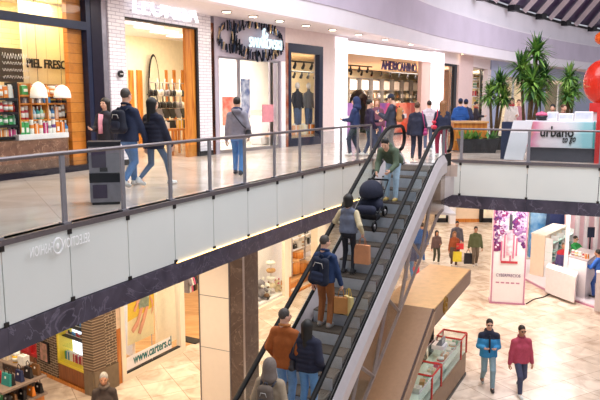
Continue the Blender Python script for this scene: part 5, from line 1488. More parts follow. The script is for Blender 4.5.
L.new(nz.outputs['Fac'], ad.inputs[0]); L.new(mr.outputs[0], ad.inputs[2])
rp = N.new('ShaderNodeValToRGB'); e_ = rp.color_ramp.elements
e_[0].position = .12; e_[0].color = lin('#f0a868'); e_[1].position = 1.15 if False else 1.0; e_[1].color = lin('#9fd4dc')
for pos, c in ((.28, '#ea8fae'), (.42, '#f6dfe4'), (.72, '#f3eef4'), (.88, '#d9e8ee')): x = rp.color_ramp.elements.new(pos); x.color = lin(c)
L.new(ad.outputs[0], rp.inputs['Fac']); L.new(rp.outputs['Color'], b_.inputs['Base Color']); b_.inputs['Roughness'].default_value = .35
MB().wall(rl(527.5, .47), rl(593, .47), rz(560, 147.5, .47), rz(560, 122, .47), .03).build('sign_panel', m_, uc)
q = rl(540.5, .455); q2 = rl(574, .455)
zt_ = rz(555, 137, .455)
text_mesh('lettering', 'urbano', (q.x, q.y, zt_), (rd.x, rd.y, 0), (0, 0, 1), (q2 - q).length, .28, M_ink, uc, .012, bold=.02)
q = rl(563, .455); q2 = rl(576.5, .455)
text_mesh('lettering', 'to go', (q.x, q.y, zt_ - .20), Vector((rd.x, rd.y, .10)), (0, 0, 1), (q2 - q).length, .20, M_ink, uc, .012, shear=.25, bold=.015)
MB().wall(rl(593.5, .46), rl(595, .46), rz(560, 147.5, .46), rz(560, 121, .46), .03).build('teal_edge', mat('teal_edge', '#4fb6b4', .4), uc)
# slanted white end panel
zb_, ztp = UP + .02, rz(520, 120.5, .45)
Q = [rl(505, .4), rl(524.5, .4), rl(532.5, .4), rl(513, .4)]
vs = []
for o in (0, .08):
    for p, z in ((Q[0], zb_), (Q[1], zb_), (Q[2], ztp), (Q[3], ztp)): vs.append((p.x + rn.x * o, p.y + rn.y * o, z))
MB().loft([Vector(v) for v in vs[:4]], [Vector(v) for v in vs[4:]]).build('slanted_panel', mat('slant_white', '#f3f0f6', .35, noise=.01), uc)
MB().wall(rl(501.5, .7), rl(513, .7), UP + .01, rz(510, 122, .7), .3).build('navy_end', mat('navy_laminate', '#2b3350', .4), uc)
# white units standing on the counter top
ct = rz(560, 121, .5)
for k, (x0, x1, y) in enumerate(((546, 557, 112), (557.5, 573, 113.5), (573.5, 592, 111.5))):
    t = thing('counter_unit', '%s white till unit on the coffee counter, with a lit top face' % ['left', 'middle', 'right'][k], 'till', (*rl(x0, .7), ct), 0, 'units on the coffee counter')
    MB().wall(rl(x0, .7), rl(x1, .7), ct + .002, rz(560, y, .7), .35).build('body', M_white, t, .015)
    MB().wall(rl(x0 + 1.5, .69), rl(x1 - 1.5, .69), ct + .06, rz(560, y + 1.2, .69), .01).build('front_face', mat('pale_face', '#dfe3f4', .3), t)
q = rl(541, .75); item('bowl', 'pink', (q.x, q.y, ct + .002), (.36, .36, .3), 0, 'pink filled bowl at the left end of the coffee counter', 'bowl', None)
# red cabinet at the right edge
t = thing('red_cabinet', 'bright red cabinet at the right end of the coffee counter', 'cabinet', (*rl(596.5, .45), UP))
MB().wall(rl(596, .42), rl(640, .42), UP, rz(598, 120, .45), .04).build('front', mat('signal_red', '#d8332f', .4, noise=.04), t); MB().wall(rl(596, 1.25), rl(640, 1.25), UP, rz(598, 108, 1.25), .5).build('tall_back', mat('signal_red', '#d8332f', .4), t)
# red balloon figure behind
Y = 23.2; cx, cz = aty(597, 75, Y)[0], aty(597, 75, Y)[2]
t = thing('inflatable_figure', 'big glossy red inflatable figure with an orange knob behind the coffee counter', 'inflatable', (cx + .2, Y, UP))
Mr = mat('glossy_red', '#e8331f', .25, noise=.04, coat=.3)
k = Y / FPX
MB().ball((cx + 14 * k * .4, Y, aty(597, 82, Y)[2]), (18 * k, .5, 22 * k), 20, 14).build('body', Mr, t)
MB().ball((cx + .18, Y, aty(597, 38, Y)[2]), (9.5 * k, .28, 7 * k), 14, 10).build('knob', mat('orange_knob', '#f0641e', .25), t)
MB().tube([(cx + .2, Y, aty(597, 45, Y)[2]), (cx + .2, Y, aty(597, 64, Y)[2])], .07, 8).build('neck', Mr, t)
MB().box((cx + .25, Y - .42, aty(597, 84, Y)[2]), (.5, .25, .62)).build('pocket_box', mat('deep_red', '#b0241a', .35), t)
MB().lathe([(.5, 0), (.45, .1), (.3, .7), (.35, 1.1)], (cx + .2, Y, UP), 16).build('base', Mr, t)
q = rl(591, 1.9)
t = thing('red_bench', 'long red shelf base beneath the inflatable figure', 'shelf', (*rl(590, 1.9), UP)); MB().wall(rl(588, 1.9), rl(640, 1.9), rz(598, 112, 1.9), rz(598, 103, 1.9), .4).build('ledge', mat('signal_red', '#d8332f', .4), t); MB().wall(rl(590, 1.95), rl(640, 1.95), UP, rz(598, 112, 1.9), .3).build('support', M_white, t)

# plants: spiky yucca heads on cane stems
Mleaf = mat('yucca_leaf', '#3d7a34', .45, noise=.25, scale=3, color2='#94b850'); Mleaf2 = mat('yucca_leaf_dark', '#1f4a26', .45, noise=.2, scale=3, color2='#4f7a35'); Mcane = mat('cane_bark', '#6f5a3e', .8, noise=.2, scale=14, bump=.4)
def yucca(loc, stems, pot, lab, seed, R=.7):
    rg = random.Random(seed)
    t = thing('potted_yucca', lab, 'plant', loc, 0, 'yuccas on the right deck')
    pr, ph, pm = pot
    local(MB().lathe([(pr * .7, 0), (pr, ph * .9), (pr * 1.04, ph), (pr * .92, ph), (pr * .9, ph * .85)], n=20).build('pot', pm, t))
    local(MB().lathe([(pr * .88, ph * .86), (pr * .1, ph * .9)], n=16).build('soil', mat('potting_soil', '#3b2b20', .9), t))
    for (sx, sy, h, r) in stems:
        pts = [(sx * .3, sy * .3, ph * .8), (sx * .7, sy * .7, ph + (h - ph) * .5), (sx, sy, h)]
        local(MB().tube(pts, [.05, .045, .035], 8).build('cane', Mcane, t))
        for kk, (nl, mm) in enumerate(((64, Mleaf), (40, Mleaf2))):
            m = MB()
            for i in range(nl):
                az = rg.uniform(0, 2 * math.pi); el = rg.uniform(-1.0, 1.45); L_ = r * 1.2 * rg.uniform(.75, 1.1)
                d = Vector((math.cos(az) * math.cos(el), math.sin(az) * math.cos(el), math.sin(el)))
                s_ = d.cross(Vector((0, 0, 1))).normalized() if abs(d.z) < .99 else Vector((1, 0, 0))
                o = Vector((sx, sy, h + rg.uniform(-.12, .1)))
                mid = o + d * L_ * .5 + Vector((0, 0, .03)); tip = o + d * L_ - Vector((0, 0, L_ * .22 * (1 - abs(d.z))))
                w_ = .05 * r / .6; up_ = d.cross(s_) * .012
                m.add([o - s_ * w_ * .5, o + s_ * w_ * .5, mid + s_ * w_, mid - s_ * w_, tip, mid - up_, o - up_], [(0, 1, 2, 3), (3, 2, 4), (0, 3, 5, 6), (2, 1, 6, 5), (5, 4, 2), (3, 4, 5)])
            local(m.build('leaves', mm, t))
    return t
Mpotb = mat('black_bowl_planter', '#26262b', .4); Mpotw = mat('white_pot', '#e9e4e6', .4)
def P3(px, py, Y): return Vector(aty(px, py, Y))
Y = 21.0; x = aty(529, 100, Y)[0]
sc_ = Y / FPX
yucca((x, Y, UP), [((521 - 529) * sc_, .1, P3(521, 68, Y).z - UP, 18 * sc_), ((533 - 529) * sc_, -.1, P3(533, 54, Y).z - UP, 17 * sc_), ((543 - 529) * sc_, .15, P3(543, 78, Y).z - UP, 17 * sc_), ((528 - 529) * sc_, -.2, P3(528, 84, Y).z - UP, 19 * sc_), ((537 - 529) * sc_, -.1, P3(537, 92, Y).z - UP, 16 * sc_)], (.4, .6, Mpotw), 'tallest spiky yucca, rising behind the coffee counter', 1)
Y = 22.0; x = aty(495, 100, Y)[0]; sc_ = Y / FPX
yucca((x, Y, UP), [((499 - 495) * sc_, 0, P3(498, 84, Y).z - UP, 14 * sc_), ((491 - 495) * sc_, .1, P3(491, 95, Y).z - UP, 13 * sc_), ((502 - 495) * sc_, -.1, P3(502, 98, Y).z - UP, 13 * sc_)], (.45, .42, Mpotb), 'lower spiky yucca in a black bowl left of the coffee counter', 2)
Y = 20.6; x = aty(571, 100, Y)[0]; sc_ = Y / FPX
yucca((x, Y, UP), [((568 - 571) * sc_, 0, P3(568, 78, Y).z - UP, 13 * sc_), ((574 - 571) * sc_, .1, P3(574, 90, Y).z - UP, 14 * sc_), ((566 - 571) * sc_, -.1, P3(566, 98, Y).z - UP, 12 * sc_)], (.38, .5, Mpotw), 'spiky yucca beside the red inflatable figure', 3)
# timber planter bench left of the black bowl
Y = 21.5; a = aty(451, 130, Y)[0]; b = aty(484, 130, Y)[0]
t = thing('timber_bench', 'orange timber bench unit with leafy greens left of the coffee counter', 'bench', (a, Y, UP))
ztb = aty(470, 121, Y)[2]
MB().box(((a + b) / 2, Y, (UP + ztb) / 2), (b - a, .7, ztb - UP - .06)).build('body', M_teak, t); MB().box(((a + b) / 2, Y, ztb - .03), (b - a + .08, .8, .06)).build('top', mat('pale_wood', '#d9a46a', .4), t)
MB().box(((a + b) / 2, Y - .36, UP + .35), (b - a - .1, .03, .04)).build('front_slat', mat('pale_wood', '#d9a46a', .4), t)
t = thing('leafy_plant', 'low leafy green plant in a trough before the timber bench', 'plant', (aty(478, 133, 20.6)[0], 20.6, UP))
m = MB(); rg = random.Random(4)
for i in range(60):
    o = Vector((rg.uniform(-.5, .5), rg.uniform(-.15, .15), .4)); az = rg.uniform(0, 6.28); el = rg.uniform(.2, 1.3); d = Vector((math.cos(az) * math.cos(el), math.sin(az) * math.cos(el) * .5, math.sin(el))) * rg.uniform(.2, .42); s_ = d.cross(Vector((0, .3, 1))).normalized() * .05
    m.add([o, o + d * .5 + s_, o + d, o + d * .5 - s_, o + d * .5 + Vector((0, 0, .02))], [(0, 1, 4), (1, 2, 4), (2, 3, 4), (3, 0, 4)])
local(m.build('leaves', Mleaf, t)); local(MB().hexa([(-.5, -.2, 0), (.5, -.2, 0), (.5, .2, 0), (-.5, .2, 0), (-.6, -.25, .42), (.6, -.25, .42), (.6, .25, .42), (-.6, .25, .42)]).build('trough', Mpotb, t))
# waste bin by the left railing
bx, by = -2.55, 10.55
p = atz(103, 205, UP)
t = thing('waste_bin', 'tall grey and black recycling bin behind the left railing', 'bin', (p[0], p[1] + .2, UP), math.radians(14))
t.matrix_basis = t.matrix_basis @ Matrix.Diagonal((.82, .82, 1.05, 1))
Mb1 = mat('bin_grey', '#98939b', .4, .2); Mb2 = mat('bin_black', '#1f1c22', .35); Mb3 = mat('bin_violet', '#4a3d55', .4)
local(MB().box((0, 0, .45), (.56, .46, .82)).build('body', Mb1, t)); local(MB().box((0, 0, .03), (.5, .4, .06)).build('plinth', Mb2, t)); local(MB().box((0, 0, .89), (.6, .5, .07)).build('lid', Mb2, t))
local(MB().box((0, -.006, .40), (.565, .46, .14)).build('band', Mb2, t)); local(MB().box((-.10, -.232, .68), (.26, .02, .26)).build('door', Mb3, t)); local(MB().box((-.10, -.232, .20), (.26, .02, .2)).build('door', Mb3, t)); local(MB().box((-.02, -.235, .52), (.14, .02, .06)).build('slot', Mb2, t))
# white lettering on the first fascia panels, seen from behind the glass
fa_, fb_ = Vector(LEDGE[1]), Vector(LEDGE[3]); fd = (Vector(LEDGE[2]) - Vector(LEDGE[1])).normalized(); fn = Vector((fd.y, -fd.x))
t0 = onwall(26.5, 246, Vector(LEDGE[1]), Vector(LEDGE[2])); t1 = onwall(87.5, 227, Vector(LEDGE[2]), Vector(LEDGE[3]))
a3, b3 = Vector(t0), Vector(t1); off_ = Vector((fn.x, fn.y, 0)) * .045
sg = thing('panel_lettering', 'row of small white reversed letters along the top of the first balcony panels', 'sign', a3 + off_)
dd_ = (b3 - a3); 
Mwl = mat('white_letter', '#ffffff', .5, noise=0)
zl_ = UP - .30
A0 = Vector((a3.x, a3.y, zl_)) + off_; D0 = Vector((dd_.x, dd_.y, 0))
text_mesh('lettering', 'SALES &', A0 + D0 * .60, D0, (0, 0, 1), D0.length * .0 + .0001, .13, Mwl, sg, .004, mirror=True) if False else None
text_mesh('lettering', 'FASHION', A0, D0, (0, 0, 1), D0.length * .36, .13, Mwl, sg, .004, mirror=True)
text_mesh('lettering', 'SELECTION', A0 + D0 * .50, D0, (0, 0, 1), D0.length * .48, .13, Mwl, sg, .004, mirror=True)
c = A0 + D0 * .43 + Vector((0, 0, .06))
u3 = D0.normalized()
MB().tube([c + u3 * (.08 * math.cos(k * .4)) + Vector((0, 0, .10 * math.sin(k * .4))) for k in range(16)], .014, 5, closed=True).build('round_emblem', Mwl, sg)
MB().ball(c, (.03, .008, .04), 8, 6, rz=math.atan2(u3.y, u3.x)).build('emblem_core', Mwl, sg)
# ------------------------------------------------------------------ people: smooth-blended distance fields, meshed by surface nets
class Field:
    def __init__(s, res, lo, hi):
        s.res = res; s.lo = np.array(lo, float) - 3 * res
        s.n = np.ceil((np.array(hi, float) + 3 * res - s.lo) / res).astype(int) + 1
        s.f = np.full(s.n, 1.0)
        s.ax = [s.lo[i] + res * np.arange(s.n[i]) for i in range(3)]
    def _sub(s, lo, hi):
        a = np.clip(np.floor((np.array(lo) - s.lo) / s.res).astype(int), 0, s.n - 1)
        b = np.clip(np.ceil((np.array(hi) - s.lo) / s.res).astype(int) + 1, 1, s.n)
        sl = tuple(slice(a[i], max(b[i], a[i] + 1)) for i in range(3))
        g = np.meshgrid(*[s.ax[i][sl[i]] for i in range(3)], indexing='ij')
        return sl, g
    def _mix(s, sl, d, k, op):
        f = s.f[sl]
        if op == 'sub':
            s.f[sl] = np.maximum(f, -d); return
        if k > 0:
            h = np.maximum(k - np.abs(f - d), 0) / k
            s.f[sl] = np.minimum(f, d) - h * h * k / 4
        else: s.f[sl] = np.minimum(f, d)
    def cap(s, a, b, ra, rb=None, k=0.03, op='add'):
        a = np.array(a, float); b = np.array(b, float); rb = ra if rb is None else rb
        R = max(ra, rb) + k + 3 * s.res
        sl, g = s._sub(np.minimum(a, b) - R, np.maximum(a, b) + R)
        ab = b - a; L2 = max(float(ab @ ab), 1e-9)
        p = [g[i] - a[i] for i in range(3)]
        t = np.clip((p[0] * ab[0] + p[1] * ab[1] + p[2] * ab[2]) / L2, 0, 1)
        d = np.sqrt(sum((p[i] - t * ab[i]) ** 2 for i in range(3))) - (ra + (rb - ra) * t)
        s._mix(sl, d, k, op); return s
    def ell(s, c, r, k=0.03, op='add', R=None):
        c = np.array(c, float); r = np.array(r, float)
        m = r.max() + k + 3 * s.res
        sl, g = s._sub(c - m, c + m)
        p = [g[i] - c[i] for i in range(3)]
        if R is not None:
            p = [sum(R[j][i] * p[j] for j in range(3)) for i in range(3)]
        k0 = np.sqrt(sum((p[i] / r[i]) ** 2 for i in range(3))); k1 = np.sqrt(sum((p[i] / r[i] ** 2) ** 2 for i in range(3)))
        d = k0 * (k0 - 1) / np.maximum(k1, 1e-6)
        s._mix(sl, d, k, op); return s
    def cut(s, p, n):
        g = np.meshgrid(*s.ax, indexing='ij', sparse=True)
        s.f = np.maximum(s.f, sum((g[i] - p[i]) * n[i] for i in range(3))); return s
    def wave(s, amp, wl):
        z = s.ax[2][None, None, :]
        s.f = s.f - amp * np.abs(np.sin(np.pi * z / wl)) + amp * 0.5; return s
    def mesh(s):
        f = s.f; ins = f < 0
        c = np.zeros(np.array(f.shape) - 1, int)
        for dx in (0, 1):
            for dy in (0, 1):
                for dz in (0, 1):
                    c += ins[dx:f.shape[0] - 1 + dx, dy:f.shape[1] - 1 + dy, dz:f.shape[2] - 1 + dz]
        act = np.argwhere((c > 0) & (c < 8))
        idx = np.full(c.shape, -1, int); idx[tuple(act.T)] = np.arange(len(act))
        corner = np.array([(i & 1, (i >> 1) & 1, (i >> 2) & 1) for i in range(8)])
        vals = np.stack([f[tuple((act + o).T)] for o in corner], 1)
        acc = np.zeros((len(act), 3)); cnt = np.zeros(len(act))
        for a in range(8):
            for b in range(a + 1, 8):
                if np.abs(corner[a] - corner[b]).sum() != 1: continue
                va, vb = vals[:, a], vals[:, b]
                m = (va < 0) != (vb < 0)
                t = np.where(m, va / np.where(m, va - vb, 1), 0)
                acc += np.where(m[:, None], corner[a] + t[:, None] * (corner[b] - corner[a]), 0); cnt += m
        v = s.lo + s.res * (act + acc / np.maximum(cnt, 1)[:, None])
        quads = []
        for ax in range(3):
            u, w = (ax + 1) % 3, (ax + 2) % 3
            sl0 = [slice(None)] * 3; sl1 = [slice(None)] * 3
            sl0[ax] = slice(0, -1); sl1[ax] = slice(1, None)
            A, B = ins[tuple(sl0)], ins[tuple(sl1)]
            e = np.argwhere(A != B)
            e = e[(e[:, u] > 0) & (e[:, w] > 0) & (e[:, u] < f.shape[u] - 1) & (e[:, w] < f.shape[w] - 1)]
            fl = A[tuple(e.T)]
            def cell(du, dw):
                q = e.copy(); q[:, u] += du; q[:, w] += dw; return idx[tuple(q.T)]
            q = np.stack([cell(-1, -1), cell(0, -1), cell(0, 0), cell(-1, 0)], 1)
            q[~fl] = q[~fl][:, ::-1]
            quads.append(q)
        q = np.concatenate(quads)
        return v, q[(q >= 0).all(1)]
def np_obj(name, parts, mats, parent, slot=None):
    """parts: list of (verts, quads, material slot)"""
    vs = []; fs = []; mi = []; o = 0
    for p in parts:
        v, q = p[0], p[1]; vs.append(v); fs.append(q + o); o += len(v)
        if len(p) > 2 and callable(p[2]): mi.append(p[2](v[q].mean(1)).astype(int))
        else: mi.append(np.full(len(q), p[2] if len(p) > 2 else 0))
    vs = np.concatenate(vs); fs = np.concatenate(fs); mi = np.concatenate(mi)
    me = bpy.data.meshes.new(name)
    me.vertices.add(len(vs)); me.vertices.foreach_set('co', vs.astype(np.float32).ravel())
    me.loops.add(len(fs) * 4); me.loops.foreach_set('vertex_index', fs.astype(np.int32).ravel())
    me.polygons.add(len(fs)); me.polygons.foreach_set('loop_start', np.arange(0, len(fs) * 4, 4, dtype=np.int32))
    me.polygons.foreach_set('loop_total', np.full(len(fs), 4, np.int32))
    for m in (mats if isinstance(mats, (list, tuple)) else [mats]): me.materials.append(m)
    me.polygons.foreach_set('material_index', mi.astype(np.int32)); me.polygons.foreach_set('use_smooth', np.ones(len(fs), bool))
    me.update(calc_edges=True)
    ob = bpy.data.objects.new(name, me); COL.objects.link(ob)
    if parent is not None: ob.parent = parent
    return ob
# ---- head and hand shapes, made once (metres for a 1.75 m adult); head: +Y forward, origin at the base of the skull/neck pivot
def head_shape():
    F = Field(.0085, (-.11, -.13, -.10), (.11, .14, .25))
    F.ell((0, -.012, .125), (.075, .092, .098), 0)
    F.ell((0, .025, .06), (.058, .066, .072), .035)
    F.ell((0, .055, .025), (.030, .030, .028), .03)            # chin
    F.cap((0, .088, .105), (0, .112, .068), .010, .016, .014)  # nose
    F.cap((-.045, .070, .118), (.045, .070, .118), .012, .012, .02)   # brow
    for sx in (-1, 1):
        F.ell((sx * .077, -.008, .085), (.012, .024, .034), .008)
        F.ell((sx * .034, .090, .098), (.014, .008, .009), 0, 'sub')  # eye socket
        F.ell((sx * .040, .066, .062), (.022, .020, .022), .02)
    F.cap((-.018, .092, .038), (.018, .092, .038), .010, .010, .008)  # lips
    F.cap((0, -.02, .04), (0, -.035, -.08), .056, .062, .03)          # neck
    return F.mesh()
def hand_shape(curl):
    """right hand: wrist at origin, fingers along -Z, palm facing -X, thumb towards +Y"""
    F = Field(.0052, (-.10, -.07, -.21), (.04, .09, .03))
    F.cap((0, 0, .02), (0, .0, -.02), .026, .027, 0)
    for y in (-.026, -.009, .009, .027): F.cap((0, y * .7, -.02), (-.002, y, -.085), .015, .013, .014)
    for y, L_, r in ((-.031, .058, .0085), (-.011, .075, .0092), (.010, .080, .0095), (.030, .072, .0092)):
        p = np.array((-.002, y, -.085)); a = 0
        for seg, q in ((.48, .55), (.30, .9), (.22, .7)):
            a += curl * q; d = np.array((-math.sin(a), y * .10, -math.cos(a)))
            e = p + d * L_ * seg; F.cap(p, e, r, r * .92, .005); p = e
    c2 = curl * .5
    F.cap((0, .022, -.025), (-.018, .050, -.060), .015, .012, .012)
    F.cap((-.018, .050, -.060), (-.030 - .02 * c2, .058, -.088), .0115, .0105, .006); F.cap((-.030 - .02 * c2, .058, -.088), (-.040 - .03 * c2, .054, -.112), .0105, .009, .005)
    return F.mesh()
HEAD = head_shape(); HANDS = {'relaxed': hand_shape(.55), 'grip': hand_shape(1.35)}
def hair_shape(kind):
    F = Field(.010, (-.16, -.20, -.45), (.16, .15, .27))
    if kind == 'short':
        F.ell((0, -.020, .135), (.084, .098, .100), 0); F.ell((0, .095, .07), (.085, .09, .085), 0, 'sub'); F.cut((0, 0, .045), (0, .25, -1)); 
    elif kind == 'thin':
        F.ell((0, -.024, .128), (.081, .092, .098), 0); F.ell((0, .07, .10), (.09, .10, .10), 0, 'sub'); F.cut((0, 0, .05), (0, .3, -1))
    elif kind == 'long':
        F.ell((0, -.020, .135), (.088, .104, .104), 0)
        for sx in (-1, 1): F.cap((sx * .06, -.035, .12), (sx * .075, -.055, -.22), .045, .035, .05)
        F.cap((0, -.07, .12), (0, -.095, -.26), .065, .045, .05)
        F.ell((0, .105, .06), (.068, .10, .095), 0, 'sub')
    elif kind == 'bob':
        F.ell((0, -.020, .135), (.090, .106, .105), 0)
        for sx in (-1, 1): F.cap((sx * .062, -.03, .12), (sx * .07, -.04, -.0), .05, .045, .05)
        F.cap((0, -.07, .12), (0, -.08, -.02), .07, .06, .05); F.ell((0, .105, .06), (.068, .10, .095), 0, 'sub')
    elif kind == 'tied':
        F.ell((0, -.020, .135), (.085, .100, .101), 0); F.ell((0, -.125, .14), (.04, .04, .045), .02); F.ell((0, .10, .065), (.08, .09, .09), 0, 'sub'); F.cut((0, 0, .03), (0, .2, -1))
    elif kind == 'cap':
        F.ell((0, -.012, .140), (.088, .102, .098), 0); F.cut((0, 0, .125), (0, -.05, -1)); F.ell((0, .115, .128), (.062, .075, .012), .012)
    elif kind == 'beanie':
        F.ell((0, -.015, .138), (.088, .103, .110), 0); F.cut((0, 0, .10), (0, -.25, -1))
    elif kind == 'hood':
        F.ell((0, -.030, .115), (.105, .122, .130), 0); F.cap((0, -.05, .05), (0, -.05, -.06), .10, .13, .05); F.ell((0, .11, .08), (.072, .10, .105), 0, 'sub')
    return F.mesh()
_hair = {}
SKIN = {'fair': '#e3b196', 'tan': '#c88f6e', 'brown': '#a4704f'}
def skin_mat(k): return mat('skin_' + k, SKIN[k], .5, noise=.04, scale=30)
def cloth(c, rough=.85):
    n = 'cloth_' + c.strip('#')
    return mat(n, c, rough, noise=.06, scale=22, bump=.25)
HAIRC = {'black': '#17130f', 'dark': '#2b1f17', 'brown': '#5a3a22', 'grey': '#8c8782', 'blond': '#9a6b45', 'silver': '#b9b4ae', 'iron': '#4d4640'}
def two_bone(a, b, la, lb, hint):
    a, b, hint = np.array(a, float), np.array(b, float), np.array(hint, float)
    d = b - a; L_ = np.linalg.norm(d); Lm = (la + lb) * .999
    if L_ > Lm: b = a + d / L_ * Lm; d = b - a; L_ = Lm
    u = d / max(L_, 1e-6)
    x = (la * la - lb * lb + L_ * L_) / (2 * max(L_, 1e-6)); h = math.sqrt(max(la * la - x * x, 0))
    v = hint - u * (hint @ u); v /= max(np.linalg.norm(v), 1e-6)
    return a + u * x + v * h, b
def rotmat(ax, ang):
    return np.array(Matrix.Rotation(ang, 3, ax))
HANDPOS = {'down': (.27, .03, .79), 'pocket': (.235, .10, .90), 'front': (.10, .34, 1.10), 'phone': (.06, .33, 1.22), 'strap': (.13, .17, 1.30), 'back': (.27, -.10, .80), 'fwd': (.25, .22, .84), 'rail': (.34, .30, 1.05), 'chest': (.05, .22, 1.18)}
def person(label, loc, heading=0, h=1.7, hair='short', hairc='dark', skin='fair', top='#333333', topkind='jacket', top2=None, split=None, hem=.86, collar=None, hood=None,
           legs='#2a3350', legkind='trousers', shoe='#e8e4e0', lean=0, feet=None, hands=('down', 'down'), head=(0, 0), group=None, far=False, width=1.0, glasses=False, scarf=None, pelvis_drop=0.0, grip=(False, False), skirt=None, zip_=None, zw=.06, inner=None, rootfwd=0.0):
    s = h / 1.75
    t = thing('person', label, 'person', loc, math.radians(heading), group)
    rs = 1.45 if far else 1.0
    feet = feet or ((-.10, .03, 0), (.10, -.02, 0))
    mid = np.array(((feet[0][0] + feet[1][0]) / 2, (feet[0][1] + feet[1][1]) / 2 + rootfwd, 0))
    spread = max(abs(feet[0][1] - feet[1][1]), 0)
    hz = .93 - .10 * spread - pelvis_drop
    la, lb = .43, .43
    while True:      # the pelvis sinks until both legs reach
        ok = all(np.linalg.norm(np.array((sx * .09 + mid[0], mid[1], hz)) - np.array((f[0], f[1], f[2] + .085))) < (la + lb) * .997 for sx, f in ((-1, feet[0]), (1, feet[1])))
        if ok or hz < .3: break
        hz -= .01
    Rl = rotmat('X', -math.radians(lean))
    piv = np.array((mid[0], mid[1], hz))
    def T(x, y, z):       # torso point given in upright coordinates with pelvis at .93
        return piv + Rl @ np.array((x * width, y, z - .93))
    hips = [piv + np.array((sx * .09, 0, 0)) for sx in (-1, 1)]
    ank = [np.array((f[0], f[1], f[2] + .085)) for f in feet]
    knees = []
    for i in (0, 1):
        k, b = two_bone(hips[i], ank[i], la, lb, (0.0, 1, .2)); knees.append(k); ank[i] = b
    shs = [T(sx * .166, 0, 1.372) for sx in (-1, 1)]
    elb = []; wri = []
    for i, sx in ((0, -1), (1, 1)):
        hp = hands[i]
        if isinstance(hp, str): x, y, z = HANDPOS[hp]; tgt = T(sx * x, y, z)
        else: tgt = np.array(hp, float)
        e, w = two_bone(shs[i], tgt, .29, .26, (sx * .5, -.9, -.5)); elb.append(e); wri.append(w)
    neck = T(0, -.01, 1.50)
    sk = skin_mat(skin)
    allp = np.array(hips + ank + knees + shs + elb + wri + [neck])
    lo, hi = allp.min(0) - .26, allp.max(0) + .26
    # ----- body
    F = Field(.02 * rs, lo, hi)
    for sx in (-1, 1): F.cap(T(sx * .07, 0, .95), T(sx * .08, 0, 1.24), .085, .09, .05)
    F.cap(shs[0], shs[1], .045, .045, .06)
    F.cap(T(0, -.015, 1.42), neck + Rl @ np.array((0, .0, .04)), .06, .052, .04)
    for i in (0, 1):
        F.cap(hips[i], knees[i], .075, .05, .03); F.cap(knees[i], ank[i], .05, .035, .02); F.cap(ank[i], ank[i] + np.array((0, .10, -.045)), .035, .03, .02)
        F.cap(shs[i], elb[i], .048, .038, .03); F.cap(elb[i], wri[i], .038, .027, .02)
    parts = [(*F.mesh(), 0)]
    # head
    Rh = Rl @ rotmat('Z', math.radians(head[0])) @ rotmat('X', math.radians(lean * .55 - head[1]))
    hp0 = neck + Rl @ np.array((0, .012, .055))
    v, q = HEAD; parts.append((v @ Rh.T + hp0, q, 0))
    for i, sx in ((0, -1), (1, 1)):
        d = wri[i] - elb[i]; d /= np.linalg.norm(d)
        z = -d; y = np.array((0, 1.0, .15)); y = y - z * (y @ z); y /= max(np.linalg.norm(y), 1e-6); x = np.cross(y, z)
        v, q = HANDS['grip' if grip[i] else 'relaxed']; v = v * np.array((1, 1, 1.0))
        if sx < 0: v = v * np.array((-1, 1, 1)); q = q[:, ::-1]
        parts.append((v @ np.stack([x, y, z]) + wri[i], q, 0))
    P = lambda pl: [(p[0] * s,) + tuple(p[1:]) for p in pl]
    np_obj('body', P(parts), sk, t)
    # ----- eyes and mouth
    for sx in (-1, 1):
        m = MB(); c = (np.array((sx * .034, .086, .098)) @ Rh.T + hp0) * s
        o = m.ball(tuple(c), .0085 * s, 8, 6).build('eye', mat('eye_dark', '#2a1f1a', .2, noise=0), t); local(o)
    m = MB(); c = (np.array((0, .0985, .038)) @ Rh.T + hp0) * s
    local(m.ball(tuple(c), (.020 * s, .006 * s, .006 * s), 8, 6, rz=math.radians(head[0])).build('mouth', mat('lip', '#9c5147', .45, noise=0), t))
    # ----- hair or headwear
    if hair not in _hair: _hair[hair] = hair_shape(hair)
    v, q = _hair[hair]; nm = {'cap': 'cap', 'beanie': 'beanie', 'hood': 'hood'}.get(hair, 'hair')
    hm = cloth(hairc) if hairc.startswith('#') else mat('hair_' + hairc, HAIRC[hairc], .55, noise=.15, scale=40)
    np_obj(nm, P([(v @ Rh.T + hp0, q, 0)]), hm, t)
    if hair in ('cap', 'beanie'):
        if 'short' not in _hair: _hair['short'] = hair_shape('short')
        v, q = _hair['short']; np_obj('hair', P([((v - (0, 0, .02)) * .985 @ Rh.T + hp0, q, 0)]), mat('hair_dark', HAIRC['dark'], .55), t)
    if glasses:
        m = MB()
        for sx in (-1, 1):
            c = (np.array((sx * .034, .104, .097)) @ Rh.T + hp0) * s; m.ball(tuple(c), (.026 * s, .006 * s, .018 * s), 10, 6)
        c0 = (np.array((-.07, .095, .10)) @ Rh.T + hp0) * s; c1 = (np.array((.07, .095, .10)) @ Rh.T + hp0) * s
        m.tube([tuple(c0), tuple((np.array((0, .110, .102)) @ Rh.T + hp0) * s), tuple(c1)], .004 * s, 5); local(m.build('sunglasses', mat('dark_lens', '#141214', .15), t))
    # ----- top garment
    g = .028 if topkind in ('jacket', 'hoodie', 'coat') else (.045 if topkind == 'puffer' else .02)
    F = Field(.016 * rs, lo, hi)
    for sx in (-1, 1):
        F.cap(T(sx * .075, 0, hem - .1), T(sx * .080, .0, 1.22), .100 + g, .096 + g, .07)
    for i, sx in ((0, -1), (1, 1)): F.cap(T(sx * .035, -.015, 1.425), shs[i] + (T(0, 0, 0) - T(0, 0, .012)), .066 + g * .4, .048 + g * .5, .045)
    F.cap(T(0, -.005, 1.22), T(0, -.01, 1.42), .088 + g, .070 + g * .7, .05)
    F.cap(T(-.06, -.012, hem + .03), T(.06, -.012, hem + .03), .104 + g, .104 + g, .05)
    if topkind == 'puffer': F.wave(.014, .085)
    F.cut(T(0, 0, hem), Rl @ np.array((0, 0, -1.0)))
